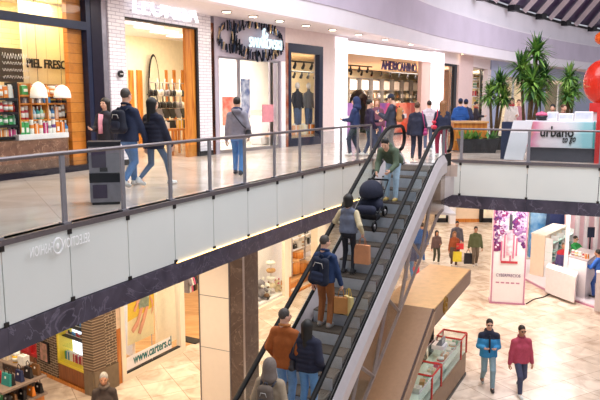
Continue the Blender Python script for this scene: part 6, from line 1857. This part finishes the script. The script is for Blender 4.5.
    F.cut(T(0, .0, 1.525), Rl @ np.array((0, .25, 1.0)))
    vest = topkind == 'vest'
    if not vest:
        for i in (0, 1):
            F.cap(shs[i], elb[i], .056 + g * .75, .046 + g * .65, .04); w_ = elb[i] + (wri[i] - elb[i]) * .97; F.cap(elb[i], w_, .046 + g * .65, .036 + g * .55, .03)
    if hood or topkind == 'hoodie': F.cap(T(-.05, -.09, 1.47), T(.05, -.09, 1.47), .06, .06, .04)
    mats = [cloth(top)]; slot = 0
    if top2:
        mats.append(cloth(top2))
        zz = split if split is not None else 1.3
        slot = (lambda c, zz=zz: (c[:, 2] > (zz - .93 + hz)).astype(int))
    v, q = F.mesh(); np_obj({'jacket': 'jacket', 'puffer': 'puffer_jacket', 'hoodie': 'hoodie', 'coat': 'coat', 'sweater': 'sweater', 'vest': 'vest'}[topkind], P([(v, q, (lambda c, f=slot: f(c / s)) if callable(slot) else slot)]), mats, t)
    if vest or inner:
        F = Field(.016 * rs, lo, hi)
        for i in (0, 1):
            F.cap(shs[i] * .97 + T(0, 0, 1.42) * .03, elb[i], .066, .058, .03); F.cap(elb[i], elb[i] + (wri[i] - elb[i]) * .96, .058, .044, .03)
        v, q = F.mesh(); np_obj('sleeves', P([(v, q, 0)]), cloth(inner or '#e9dfc8'), t)
    # collar ring
    if collar or scarf:
        F = Field(.012 * rs, lo, hi); R_ = .072 if not scarf else .078; r_ = .020 if not scarf else .036
        for k in range(10):
            a0, a1 = k * math.pi / 5, (k + 1) * math.pi / 5
            F.cap(T(R_ * math.cos(a0), -.01 + R_ * math.sin(a0), 1.505 - .02 * math.sin(a0)), T(R_ * math.cos(a1), -.01 + R_ * math.sin(a1), 1.505 - .02 * math.sin(a1)), r_, r_, .02)
        v, q = F.mesh(); np_obj('scarf' if scarf else 'collar', P([(v, q, 0)]), cloth(scarf or collar), t)
    if zip_:
        a, b = T(0, .095 + g + .035, 1.12), T(0, .075 + g, 1.44)
        pts = [tuple(T(0, .105 + g * 1.0 + .012, z) * s) for z in (1.0, 1.12, 1.25)] + [tuple(T(0, .09 + g, 1.42) * s)]
        local(MB().tube(pts, zw * s, 8, ry=.022 * s).build('shirt_front', cloth(zip_), t))
    # ----- trousers or skirt
    F = Field(.016 * rs, lo, hi)
    r0 = {'trousers': .0, 'wide': .014, 'tight': -.012}[legkind]
    F.cap(hips[0] + (0, 0, .02), hips[1] + (0, 0, .02), .094, .094, .05); F.cap(hips[0] + (.02, -.03, -.03), hips[1] + (-.02, -.018, -.04), .094, .094, .05)
    for i in (0, 1):
        F.cap(hips[i], knees[i], .092 + r0, .070 + r0, .02); b = ank[i] + (knees[i] - ank[i]) * .05
        F.cap(knees[i], b, .070 + r0, .054 + r0 * 1.3, .02)
    if skirt:
        F.cap(hips[0] + (0, 0, .02), hips[0] + (-.01, 0, -.36), .12, .14, .08); F.cap(hips[1] + (0, 0, .02), hips[1] + (.01, 0, -.36), .12, .14, .08)
    F.cut((0, 0, min(ank[0][2], ank[1][2]) - .03), (0, 0, -1.0))
    v, q = F.mesh()
    if skirt: np_obj('leggings', P([(v, q, lambda c: (c[:, 2] / s > hz - .50).astype(int))]), [cloth(legs), cloth(skirt)], t)
    else: np_obj('trousers', P([(v, q, 0)]), cloth(legs), t)
    # ----- shoes
    for i, f in enumerate(feet):
        a = ank[i]; F = Field(.012 * rs, a - .16, a + (.16, .30, .12))
        tilt = -.25 if f[2] > .03 else 0
        F.cap(a + (0, -.035, -.035), a + (0, .13, -.048 + tilt * .2), .046, .040, .02); F.cap(a + (0, -.01, .01), a + (0, .02, -.03), .044, .046, .02)
        F.cut((0, 0, a[2] - .083 + min(tilt * .2, 0)), (0, 0, -1.0))
        v, q = F.mesh(); np_obj('shoe', P([(v, q, lambda c, z=a[2]: (c[:, 2] / s < z - .062).astype(int))]), [cloth(shoe, .6), mat('shoe_sole', '#d9d5d0', .6)], t)
    t['_'] = 0; del t['_']
    info = dict(obj=t, s=s, T=lambda x, y, z: Vector(T(x, y, z) * s), wrist=[Vector(w * s) for w in wri], elbow=[Vector(e_ * s) for e_ in elb], M=t.matrix_basis.copy(), Rl=Rl, hz=hz)
    return info
def world(pi, p): return pi['M'] @ Vector(p)
WALK = ((-.09, .24, 0), (.09, -.26, .06)); WALK2 = ((-.09, -.26, .06), (.09, .24, 0)); SHORT = ((-.09, .13, 0), (.09, -.12, .0)); SHORT2 = ((-.09, -.12, 0), (.09, .13, 0))
def by_head(px, py, h, z=0.0):
    Y = 12.0
    for _ in range(40):
        x, _, zz = aty(px, py, Y); Y += (zz - (z + h)) * (1 if False else 1) * (2.0 if zz > z + h else 2.0)
    return (x, Y, z)
def esc_place(px, py):
    """step of the escalator under a foot seen at (px, py)"""
    s = -3.0; w = 0.0
    for _ in range(60):
        q = proj(esc(s, w, .02)); k = q[2]
        s += -(py - q[1]) / k * .55; w += (px - q[0]) / k * .6 + (py - q[1]) / k * .10
        w = max(-.3, min(.3, w))
    k = math.floor((s - (ES0 - .8)) / RUN); s0 = ES0 - .8 + k * RUN
    za = min(UP + (s0 + RUN) * SLOPE, UP) - .02
    q = EC + EU * (s0 + .2) + EN * w
    return (q.x, q.y, za), s0, w
HU = math.degrees(math.atan2(-EU.x, EU.y))         # heading of someone riding up

# ---- bags
def backpack(pi, c, c2, label, w=.30, h=.42, d=.16, z=1.22, tilt=0):
    t = thing('backpack', label, 'backpack', world(pi, pi['T'](0, -.17, z)), 0)
    t.matrix_basis = pi['M'] @ Matrix.Translation(pi['T'](0, -.185 - d * .3, z)) @ Matrix(pi['Rl'].tolist()).to_4x4() @ Matrix.Rotation(tilt, 4, 'Y')
    F = Field(.014, (-w, -d, -h), (w, d, h)); a, b = w / 2 - .07, h / 2 - .08
    for sx in (-1, 1): F.cap((sx * a, 0, -b), (sx * a * .8, 0, b), .085, .075, .08)
    F.cap((-a, 0, -b), (a, 0, -b), .085, .085, .05)
    np_obj('pack_body', [(*F.mesh(), 0)], cloth(c), t)
    F = Field(.012, (-w, -d * 1.6, -h), (w, d, h)); F.cap((-a * .7, -.075, -b * .8), (a * .7, -.075, -b * .8), .05, .05, .03); F.cap((-a * .7, -.07, -b * .3), (a * .7, -.07, -b * .3), .05, .045, .05)
    np_obj('front_pocket', [(*F.mesh(), 0)], cloth(c2), t)
    local(MB().tube([(-.03, .02, b + .06), (-.02, .02, b + .11), (.02, .02, b + .11), (.03, .02, b + .06)], .012, 6).build('grab_handle', cloth(c2), t))
    local(MB().tube([(-a * .9, -.082, b * .4), (-a * .6, -.088, b * .9), (a * .6, -.088, b * .9), (a * .9, -.082, b * .4)], .007, 5).build('zip', mat('zip_pale', '#c9c4bf', .4), t))
    for sx in (-1, 1):
        P = [(sx * .09, .06, b + .04), (sx * .11, .14, b + .10), (sx * .13, .27, b + .05), (sx * .14, .30, b - .12), (sx * .16, .16, -b + .02), (sx * .12, .06, -b - .02)]
        local(MB().tube(P, .022, 6, ry=.010).build('shoulder_strap', cloth(c2), t))
    return t
def carry_bag(pi, side, c, label, w=.26, h=.32, d=.11, hc='#8d7a62', cat='bag', name='paper_bag', rz=0, hl=.16, parent_off=(0, 0, 0)):
    p = pi['wrist'][side]; q = world(pi, p + Vector((0, .0, -.085 * pi['s']))) + Vector(parent_off)
    t = thing(name, label, cat, (q.x, q.y, q.z - hl - h), pi['obj'].rotation_euler[2] + rz)
    m = MB(); m.hexa([(-w / 2, -d / 2, 0), (w / 2, -d / 2, 0), (w / 2, d / 2, 0), (-w / 2, d / 2, 0), (-w / 2 * .97, -d / 2 * .8, h), (w / 2 * .97, -d / 2 * .8, h), (w / 2 * .97, d / 2 * .8, h), (-w / 2 * .97, d / 2 * .8, h)])
    local(m.build('bag_body', mat('bag_' + c.strip('#'), c, .6, noise=.05, scale=9), t))
    for sy in (-1, 1):
        local(MB().tube([(-w * .22, sy * d * .35, h - .02), (-w * .15, sy * d * .2, h + hl * .8), (0, 0, h + hl), (w * .15, sy * d * .2, h + hl * .8), (w * .22, sy * d * .35, h - .02)], .006, 5).build('handle', cloth(hc), t))
    return t
def shoulder_bag(pi, c, label, side=1, z=.98, w=.26, h=.22, y=-.02, strap=True, cross=False, x=.26):
    sx = 1 if side else -1
    t = thing('shoulder_bag', label, 'bag', world(pi, pi['T'](sx * x, y, z)), 0)
    t.matrix_basis = pi['M'] @ Matrix.Translation(pi['T'](sx * x, y, z))
    F = Field(.012, (-.12, -w, -h), (.12, w, h)); F.cap((0, -w * .3, -h * .25), (0, w * .3, -h * .25), .06, .06, .05); F.cap((0, -w * .25, h * .2), (0, w * .25, h * .2), .045, .045, .05)
    np_obj('bag_body', [(*F.mesh(), 0)], cloth(c, .5), t)
    o = pi['T'](sx * x, y, z); s_ = pi['s']
    def rel(a, b, c_): return tuple(pi['T'](a, b, c_) - o)
    if cross: P = [(0, -w * .3, h * .3), rel(sx * .16, -.165, 1.15), rel(-sx * .06, -.165, 1.42), rel(-sx * .12, -.05, 1.515), rel(-sx * .08, .15, 1.38), rel(sx * .14, .165, 1.15), (0, w * .3, h * .3)]
    else: P = [(0, -w * .3, h * .3), rel(sx * .20, -.13, 1.30), rel(sx * .15, -.01, 1.515), rel(sx * .19, .13, 1.30), (0, w * .3, h * .3)]
    local(MB().tube(P, .014, 6).build('strap', cloth(c, .5), t))
    return t
# ------------------------------------------------------------------ the people in the photograph
def up(px, py): return atz(px, py, UP)
def gr(px, py): return atz(px, py, 0.0)
# --- upper walkway, left
p = person('woman in pink sweater and open dark jacket beside the dark shop post', up(108, 177), 155, 1.64, 'long', 'dark', top='#2b2a33', topkind='jacket', zip_='#e79aa6', zw=.10, legs='#6f95c4', feet=SHORT, hands=('down', 'front'), hem=.84)
p = person('man with short grey hair in navy jacket walking past the white brick shop', up(130, 187), -25, 1.83, 'short', 'iron', top='#26304c', topkind='jacket', collar='#1d2438', legs='#5d83b5', feet=WALK, hands=('down', 'fwd'), shoe='#ece9e6', hem=.86)
backpack(p, '#1d2130', '#262b3d', 'dark backpack on the back of the grey haired man in navy')
p = person('woman with long dark hair in black puffer jacket striding along the left railing', up(155, 186), -35, 1.68, 'long', 'black', top='#1e2236', topkind='puffer', legs='#5a6f8e', legkind='tight', feet=((-.08, -.33, .07), (.09, .33, 0)), hands=('down', 'fwd'), shoe='#f0eeec', hem=.80)
p = person('man in grey hooded jacket and blue jeans seen from behind before the jewellery shop', up(238, 175), -8, 1.66, 'short', 'dark', top='#8b8793', topkind='hoodie', scarf='#2c3558', legs='#5b8fd0', feet=SHORT, hands=('down', 'pocket'), shoe='#3b3b44', hem=.84)
shoulder_bag(p, '#1b1c26', 'small black crossbody bag on the man in the grey hooded jacket', 1, 1.0, .2, .18, cross=True)
# --- upper walkway, centre group
p = person('person in navy hooded jacket at the left post of the backlit portal', up(355, 156), 70, 1.68, 'hood', '#25345e', top='#25345e', topkind='jacket', legs='#3d4456', feet=SHORT, hands=('front', 'front'), far=True)
p = person('person in dark plum jacket facing the one in navy hood', up(369, 156), -70, 1.62, 'short', 'black', top='#2f2440', topkind='jacket', legs='#4c5670', feet=SHORT2, hands=('front', 'pocket'), far=True)
p = person('woman with long brown hair standing behind the plum jacket', up(376, 151), 180, 1.62, 'long', 'blond', top='#7a4a5c', topkind='sweater', legs='#3a3f55', hands=('down', 'down'), far=True)
p = person('man in dark cap and charcoal jacket reading a phone before the orange panel', up(391, 157), 68, 1.76, 'cap', '#20263c', top='#3a3d4e', topkind='jacket', legs='#8d8a88', feet=SHORT, hands=('phone', 'phone'), head=(0, 18), far=True)
backpack(p, '#b8824e', '#3b3038', 'tan and black backpack on the man in the dark cap', .28, .40)
q = world(p, p['wrist'][0].lerp(p['wrist'][1], .5) + Vector((0, .07, .06)))
t = thing('mobile_phone', 'phone held by the man in the dark cap', 'phone', q, math.radians(68)); local(MB().box((0, 0, 0), (.075, .012, .15)).build('case', M_black, t)); local(MB().box((0, -.008, 0), (.066, .004, .135)).build('screen', mat('phone_screen', '#9fb4d8', .2, emit='#b8c8f0', strength=.4), t))
p = person('woman in dark jacket with a magenta bag walking away from the escalator', up(416, 160), -15, 1.56, 'tied', 'brown', top='#2a2d42', topkind='jacket', legs='#26293c', feet=WALK2, hands=('down', 'pocket'), shoe='#2a2a30', far=True, hem=.78)
shoulder_bag(p, '#a8326e', 'magenta shoulder bag on the woman leaving the escalator', 1, .92)
p = person('person in pale quilted puffer with dark hair before the bright portal post', up(428, 151), 0, 1.56, 'short', 'dark', top='#cfc3cc', topkind='puffer', legs='#5a647e', hands=('pocket', 'pocket'), far=True)
p = person('woman with long chestnut hair in dark jacket and crimson trousers', up(441, 157), 5, 1.58, 'long', 'blond', top='#252b45', topkind='jacket', legs='#b3284e', feet=SHORT, hands=('down', 'down'), far=True, hem=.88)
shoulder_bag(p, '#d02545', 'red shoulder bag on the woman with chestnut hair', 0, 1.05, .30, .30)
p = person('person in bright blue hooded jacket beside the timber bench', up(459, 147), -10, 1.62, 'beanie', '#1d2a4c', top='#2456a0', topkind='puffer', legs='#3b4a66', hands=('pocket', 'pocket'), far=True)
p = person('person in dark coat partly behind the bright blue jacket', up(464.5, 145), -20, 1.6, 'beanie', '#232f55', top='#343a58', topkind='coat', legs='#2d3140', hands=('pocket', 'pocket'), far=True, hem=.6)
p = person('person in black jacket with rust collar behind the timber bench', up(475, 140), 250, 1.52, 'short', 'dark', top='#2a2530', topkind='jacket', scarf='#b0503c', legs='#2d3140', hands=('front', 'front'), far=True)
p = person('woman in white top with red scarf standing under the tallest yucca', up(510, 144), 180, 1.66, 'long', 'dark', top='#e6ddd6', topkind='sweater', scarf='#c23a44', legs='#4a5270', hands=('front', 'down'), far=True)
p = person('person in rose jacket standing right of the woman with red scarf', up(517, 142), 170, 1.6, 'short', 'brown', top='#c48a92', topkind='jacket', legs='#3f4660', hands=('down', 'down'), far=True)
p = person('barista with dark hair behind the left end of the coffee counter', (*aty(552, 120, 19.6)[:2], UP), 150, 1.46, 'tied', 'black', top='#2c2a30', topkind='sweater', legs='#25262c', hands=('front', 'front'), far=True)
p = person('barista with brown hair behind the middle of the coffee counter', (*aty(563, 120, 19.5)[:2], UP), 200, 1.46, 'short', 'brown', top='#7c3a34', topkind='sweater', legs='#25262c', hands=('front', 'front'), far=True)
# --- riders on the escalator
loc, s0, w = esc_place(391, 205)
p = person('man in green hoodie bending over the stroller near the escalator top', loc, HU + 180, 1.74, 'short', 'black', 'fair', top='#54634f', topkind='hoodie', legs='#a9c3d6', feet=((-.10, .0, 0), (.12, -.04, 0)), lean=60, rootfwd=-.14, hands=((-.14, .50, .74), (.18, .46, .70)), head=(0, 5), shoe='#b9a05a', hem=.86)
loc, s0, w = esc_place(372, 226)
st = thing('stroller', 'dark navy baby stroller with rounded canopy carried on the escalator steps', 'stroller', (loc[0], loc[1], loc[2]), math.radians(HU))
Ms1, Ms2 = cloth('#1e2236'), mat('stroller_frame', '#2a2a30', .35, .5)
zo = .12
F = Field(.018, (-.35, -.4, .2), (.35, .5, 1.1)); F.ell((0, .08, .78), (.25, .30, .26), 0); F.cut((0, .0, .70), (0, .3, -1)); np_obj('canopy', [(*F.mesh(), 0)], Ms1, st)
F = Field(.018, (-.35, -.5, .1), (.35, .5, 1.0)); F.cap((-.13, .1, .50), (.13, .1, .50), .14, .14, .05); F.cap((-.12, -.18, .42), (.12, -.18, .42), .10, .10, .05); F.cap((-.12, .22, .72), (.12, .22, .72), .10, .10, .05); np_obj('seat', [(*F.mesh(), 0)], cloth('#262a40'), st)
F = Field(.018, (-.35, -.3, .0), (.35, .4, .5)); F.cap((-.14, .05, .26), (.14, .05, .26), .09, .09, .03); np_obj('basket', [(*F.mesh(), 0)], cloth('#1b1c26'), st)
for sx in (-.23, .23):
    local(MB().tube([(sx, -.30, .10), (sx, .0, .42), (sx, .30, .80), (sx, .50, 1.0)], .016, 6).build('frame_tube', Ms2, st)); local(MB().tube([(sx, .30, .34), (sx, .0, .42)], .016, 6).build('frame_tube', Ms2, st))
    for yy, zz_, r in ((-.30, .10, .10), (.32, .33, .11)):
        pts = [(sx, yy + r * math.cos(a), zz_ + r * math.sin(a)) for a in [k * math.pi / 9 for k in range(18)]]
        wh = local(MB().tube(pts, .025, 6, closed=True).build('wheel', M_black, st)); 
        hb = local(MB().tube([(sx - .02, yy, zz_), (sx + .02, yy, zz_)], .05, 10).build('hub', M_steel, wh))
local(MB().tube([(-.23, .5, 1.0), (.23, .5, 1.0)], .02, 6).build('handle', M_black, st))
loc, s0, w = esc_place(347, 279)
p = person('woman with dark hair in slate vest over striped cream sleeves on the escalator', loc, HU, 1.60, 'bob', 'black', top='#6a7184', topkind='vest', inner='#d9c9a4', legs='#23242e', legkind='tight', feet=((-.10, .0, 0), (.10, .03, 0)), hands=('rail', (.30, .10, .92)), shoe='#1d1c20', hem=.93, grip=(True, True), width=1.1)
carry_bag(p, 1, '#d99468', 'peach paper carrier bag in the hand of the woman in the vest', .32, .38, .12, '#c88458')
loc, s0, w = esc_place(320, 340)
p = person('man in navy sweater and brown trousers standing on the escalator', loc, HU, 1.72, 'short', 'iron', 'fair', top='#243a63', topkind='sweater', legs='#9a5f34', feet=((-.10, .03, 0), (.11, -.02, 0)), hands=('down', (.30, .12, .80)), shoe='#8f8a88', collar='#243a63', head=(-28, 0), grip=(False, True), hem=.90)
backpack(p, '#1b2236', '#252e48', 'navy backpack with pale zip on the man in the navy sweater', .36, .52, .18, 1.16, .12)
carry_bag(p, 1, '#c98a4a', 'kraft paper bag held by the man in brown trousers', .26, .30, .11, '#a5723c', rz=.3)
carry_bag(p, 1, '#e6cf8c', 'slim cream and yellow bag held beside the kraft bag', .22, .36, .09, '#d8b84a', rz=-.5, parent_off=(.14, -.02, .02))
loc, s0, w = esc_place(287, 412)
p = person('man in rust orange jacket and jeans low on the escalator', loc, HU, 1.76, 'short', 'iron', 'fair', top='#a85a24', topkind='jacket', legs='#7fa9da', feet=((-.10, .0, 0), (.10, .02, 0)), hands=('pocket', 'pocket'), head=(-35, 0), collar='#b9753c', hem=.80, width=1.12)
loc, s0, w = esc_place(322, 419)
p = person('woman with long black hair in dark quilted puffer beside the rust jacket', loc, HU, 1.64, 'long', 'black', top='#23253a', topkind='puffer', legs='#74a6dc', feet=((-.10, .0, 0), (.10, .02, 0)), hands=('pocket', 'pocket'), hem=.88)
shoulder_bag(p, '#3f3a3e', 'dark grey shoulder bag on the woman in the quilted puffer', 0, .95)
loc, s0, w = esc_place(268, 475)
p = person('person in beige jacket with the grey hood up lowest on the escalator', loc, HU + 8, 1.72, 'hood', '#7d7068', top='#ab9880', topkind='hoodie', legs='#4c4f5c', hands=('pocket', 'pocket'), hem=.82)
backpack(p, '#6f6258', '#4a4a52', 'taupe backpack on the hooded person lowest on the escalator', .26, .40, .12)
# --- ground floor
p = person('older man with receding grey hair in brown jacket before the brick pillar', by_head(103.5, 373, 1.72), 190, 1.72, 'short', 'silver', 'tan', top='#4a3d38', topkind='jacket', scarf='#6f5f54', legs='#3b3a40', feet=SHORT, hands=('down', 'down'))
p = person('man in open blue and navy jacket and pale jeans walking towards the camera', gr(487, 387), 172, 1.78, 'short', 'dark', 'fair', top='#3a93c9', topkind='jacket', top2='#242b40', split=1.30, zip_='#1c2030', zw=.075, hood=True, legs='#8fa9b3', feet=WALK, hands=((-.12, .20, 1.06), (.12, .20, 1.06)), shoe='#232326', hem=.84, width=1.08, glasses=True)
p = person('man with dark glasses in raspberry pullover walking beside the blue jacket', gr(519, 393), 186, 1.74, 'short', 'dark', 'tan', top='#b8465c', topkind='jacket', collar='#9c3a4e', legs='#474a63', feet=WALK2, hands=('down', 'down'), shoe='#efece8', hem=.84, width=1.08, glasses=True)
p = person('girl in dusky brown jacket and olive trousers at the left of the family', gr(436, 263), 185, 1.46, 'long', 'dark', 'tan', top='#6a5452', topkind='jacket', legs='#4a4a3c', feet=SHORT, hands=('front', 'down'), far=True)
p = person('man in grey jacket at the back of the family', gr(456, 258), 180, 1.70, 'short', 'black', 'tan', top='#63606c', topkind='jacket', legs='#3a3c48', feet=SHORT2, hands=('down', 'down'), far=True, width=1.1)
p = person('woman in brown dress and orange top in front of the grey jacket', gr(453.5, 266), 178, 1.52, 'long', 'blond', 'tan', top='#a0522e', topkind='sweater', skirt='#5f4f46', legs='#6a4d42', feet=SHORT, hands=('front', 'down'), far=True)
carry_bag(p, 0, '#e8d23a', 'yellow and red shopping bag carried in the middle of the family', .36, .42, .14, '#c03030', name='shopping_bag')
carry_bag(p, 0, '#d8343c', 'small red shopping bag above the yellow one', .30, .24, .12, '#c03030', name='shopping_bag', parent_off=(.12, .08, .34))
p = person('man in green camouflage jacket at the right of the family', gr(474.5, 265.5), 178, 1.72, 'short', 'dark', 'tan', top='#5d6444', topkind='jacket', legs='#77685a', feet=SHORT2, hands=('down', 'down'), far=True, width=1.12)
carry_bag(p, 1, '#23222a', 'black carrier bag in the hand of the man in camouflage', .36, .46, .14, '#23222a', name='shopping_bag')
p = person('person in bright blue jacket seen past the escalator side', gr(421, 262), 10, 1.76, 'short', 'dark', top='#2a6cc4', topkind='puffer', legs='#3a64a8', feet=SHORT, hands=('down', 'down'), far=True, width=1.1)
p = person('person in plum jacket behind the bright blue one', gr(414, 259), 20, 1.72, 'short', 'black', top='#6a2f55', topkind='jacket', legs='#3a4a70', hands=('down', 'down'), far=True)
p = person('person in navy jacket and blue jeans half hidden by the escalator side', gr(409.5, 281), 15, 1.72, 'short', 'dark', top='#2a3a68', topkind='jacket', legs='#4a86c8', feet=SHORT, hands=('down', 'down'), far=True)
carry_bag(p, 1, '#d83a4a', 'red shopping bag carried by the person in navy near the escalator side', .3, .3, .12, '#a02030', name='shopping_bag')
p = person('attendant in bright green top behind the white service counter', (*atz(573.5, 276, .10)[:2], .10), 200, 1.62, 'tied', 'dark', 'fair', top='#2fa04e', topkind='sweater', legs='#2b2b33', hands=((-.25, .45, 1.08), (.2, .48, 1.1)), far=True, glasses=True)
p = person('woman in red and violet top with a green bag beside the cream cabinet', (*atz(561.5, 284, .10)[:2], .10), 160, 1.6, 'short', 'brown', 'tan', top='#5a4a7c', topkind='jacket', top2='#c8323c', split=1.28, legs='#6a6f9a', hands=('down', 'down'), far=True)
shoulder_bag(p, '#2f9a4a', 'bright green bag on the woman in red and violet', 0, .95, .36, .34, x=.28)
p = person('man in bright blue shirt and jeans leaning on the white service counter', (*atz(598, 298, .10)[:2], .10), 40, 1.76, 'short', 'black', 'tan', top='#3569c4', topkind='sweater', legs='#2f4f94', feet=SHORT, lean=10, hands=((-.28, .40, 1.2), (.2, .3, 1.0)), shoe='#1b1b1f')
p = person('seller in dark clothes behind the glass counter under the canopy', (*ccp(.75, .98), 0), math.degrees(math.atan2(cw.x, -cw.y)), 1.6, 'tied', 'black', 'tan', top='#2c2b33', topkind='sweater', legs='#26262c', hands=('front', 'front'), far=True)
# ------------------------------------------------------------------ light
def area(name, loc, size, power, color=(1, 1, 1), rot=(0, 0, 0), sizey=None):
    l = bpy.data.lights.new(name, 'AREA'); l.energy = power; l.color = color; l.size = size
    if sizey: l.shape = 'RECTANGLE'; l.size_y = sizey
    o = bpy.data.objects.new(name, l); COL.objects.link(o); o.location = loc; o.rotation_euler = rot
    return o
W = bpy.data.worlds.new('world'); SC.world = W; W.use_nodes = True
bg = W.node_tree.nodes['Background']; bg.inputs['Color'].default_value = (0.88, 0.9, 1.0, 1); bg.inputs['Strength'].default_value = 0.55
WARM = (1.0, 0.83, 0.6); SOFT = (1.0, 0.93, 0.84)
area('skylight', (5, 14, 15), 12, 2300, (0.95, 0.95, 1.0))
area('bulkhead_fill', (17, 30, 15.5), 12, 2600, (0.93, 0.93, 1.0), (math.radians(28), math.radians(-12), 0))  # added area light, tilted to brighten the bulkhead
# downlights of the lower arcade; last two added to brighten the far wall
for i, (x, y) in enumerate([(-3.2, 12.2), (-1.0, 16.6), (1.2, 21.0), (4.5, 25), (9.5, 23), (-6.5, 13), (5, 31), (11, 28), (7.5, 21.5), (8, 36), (13, 36)]):
    area('arcade_and_fill_light', (x, y, 4.15), 1.1, 125, (1.0, .80, .56) if x < 3 and y < 22 else (1.0, .92, .84))
for px in (40, 120, 200, 280, 360, 430):
    q = S(px) - Snorm(px) * 2.0
    area('walkway_downlight', (q.x, q.y, 9.4), 1.6, 60, SOFT)
SC.view_settings.view_transform = 'Standard'; SC.view_settings.look = 'None'
SC.view_settings.exposure = 0.0; SC.view_settings.gamma = 1.0; SC.view_settings.use_curve_mapping = False
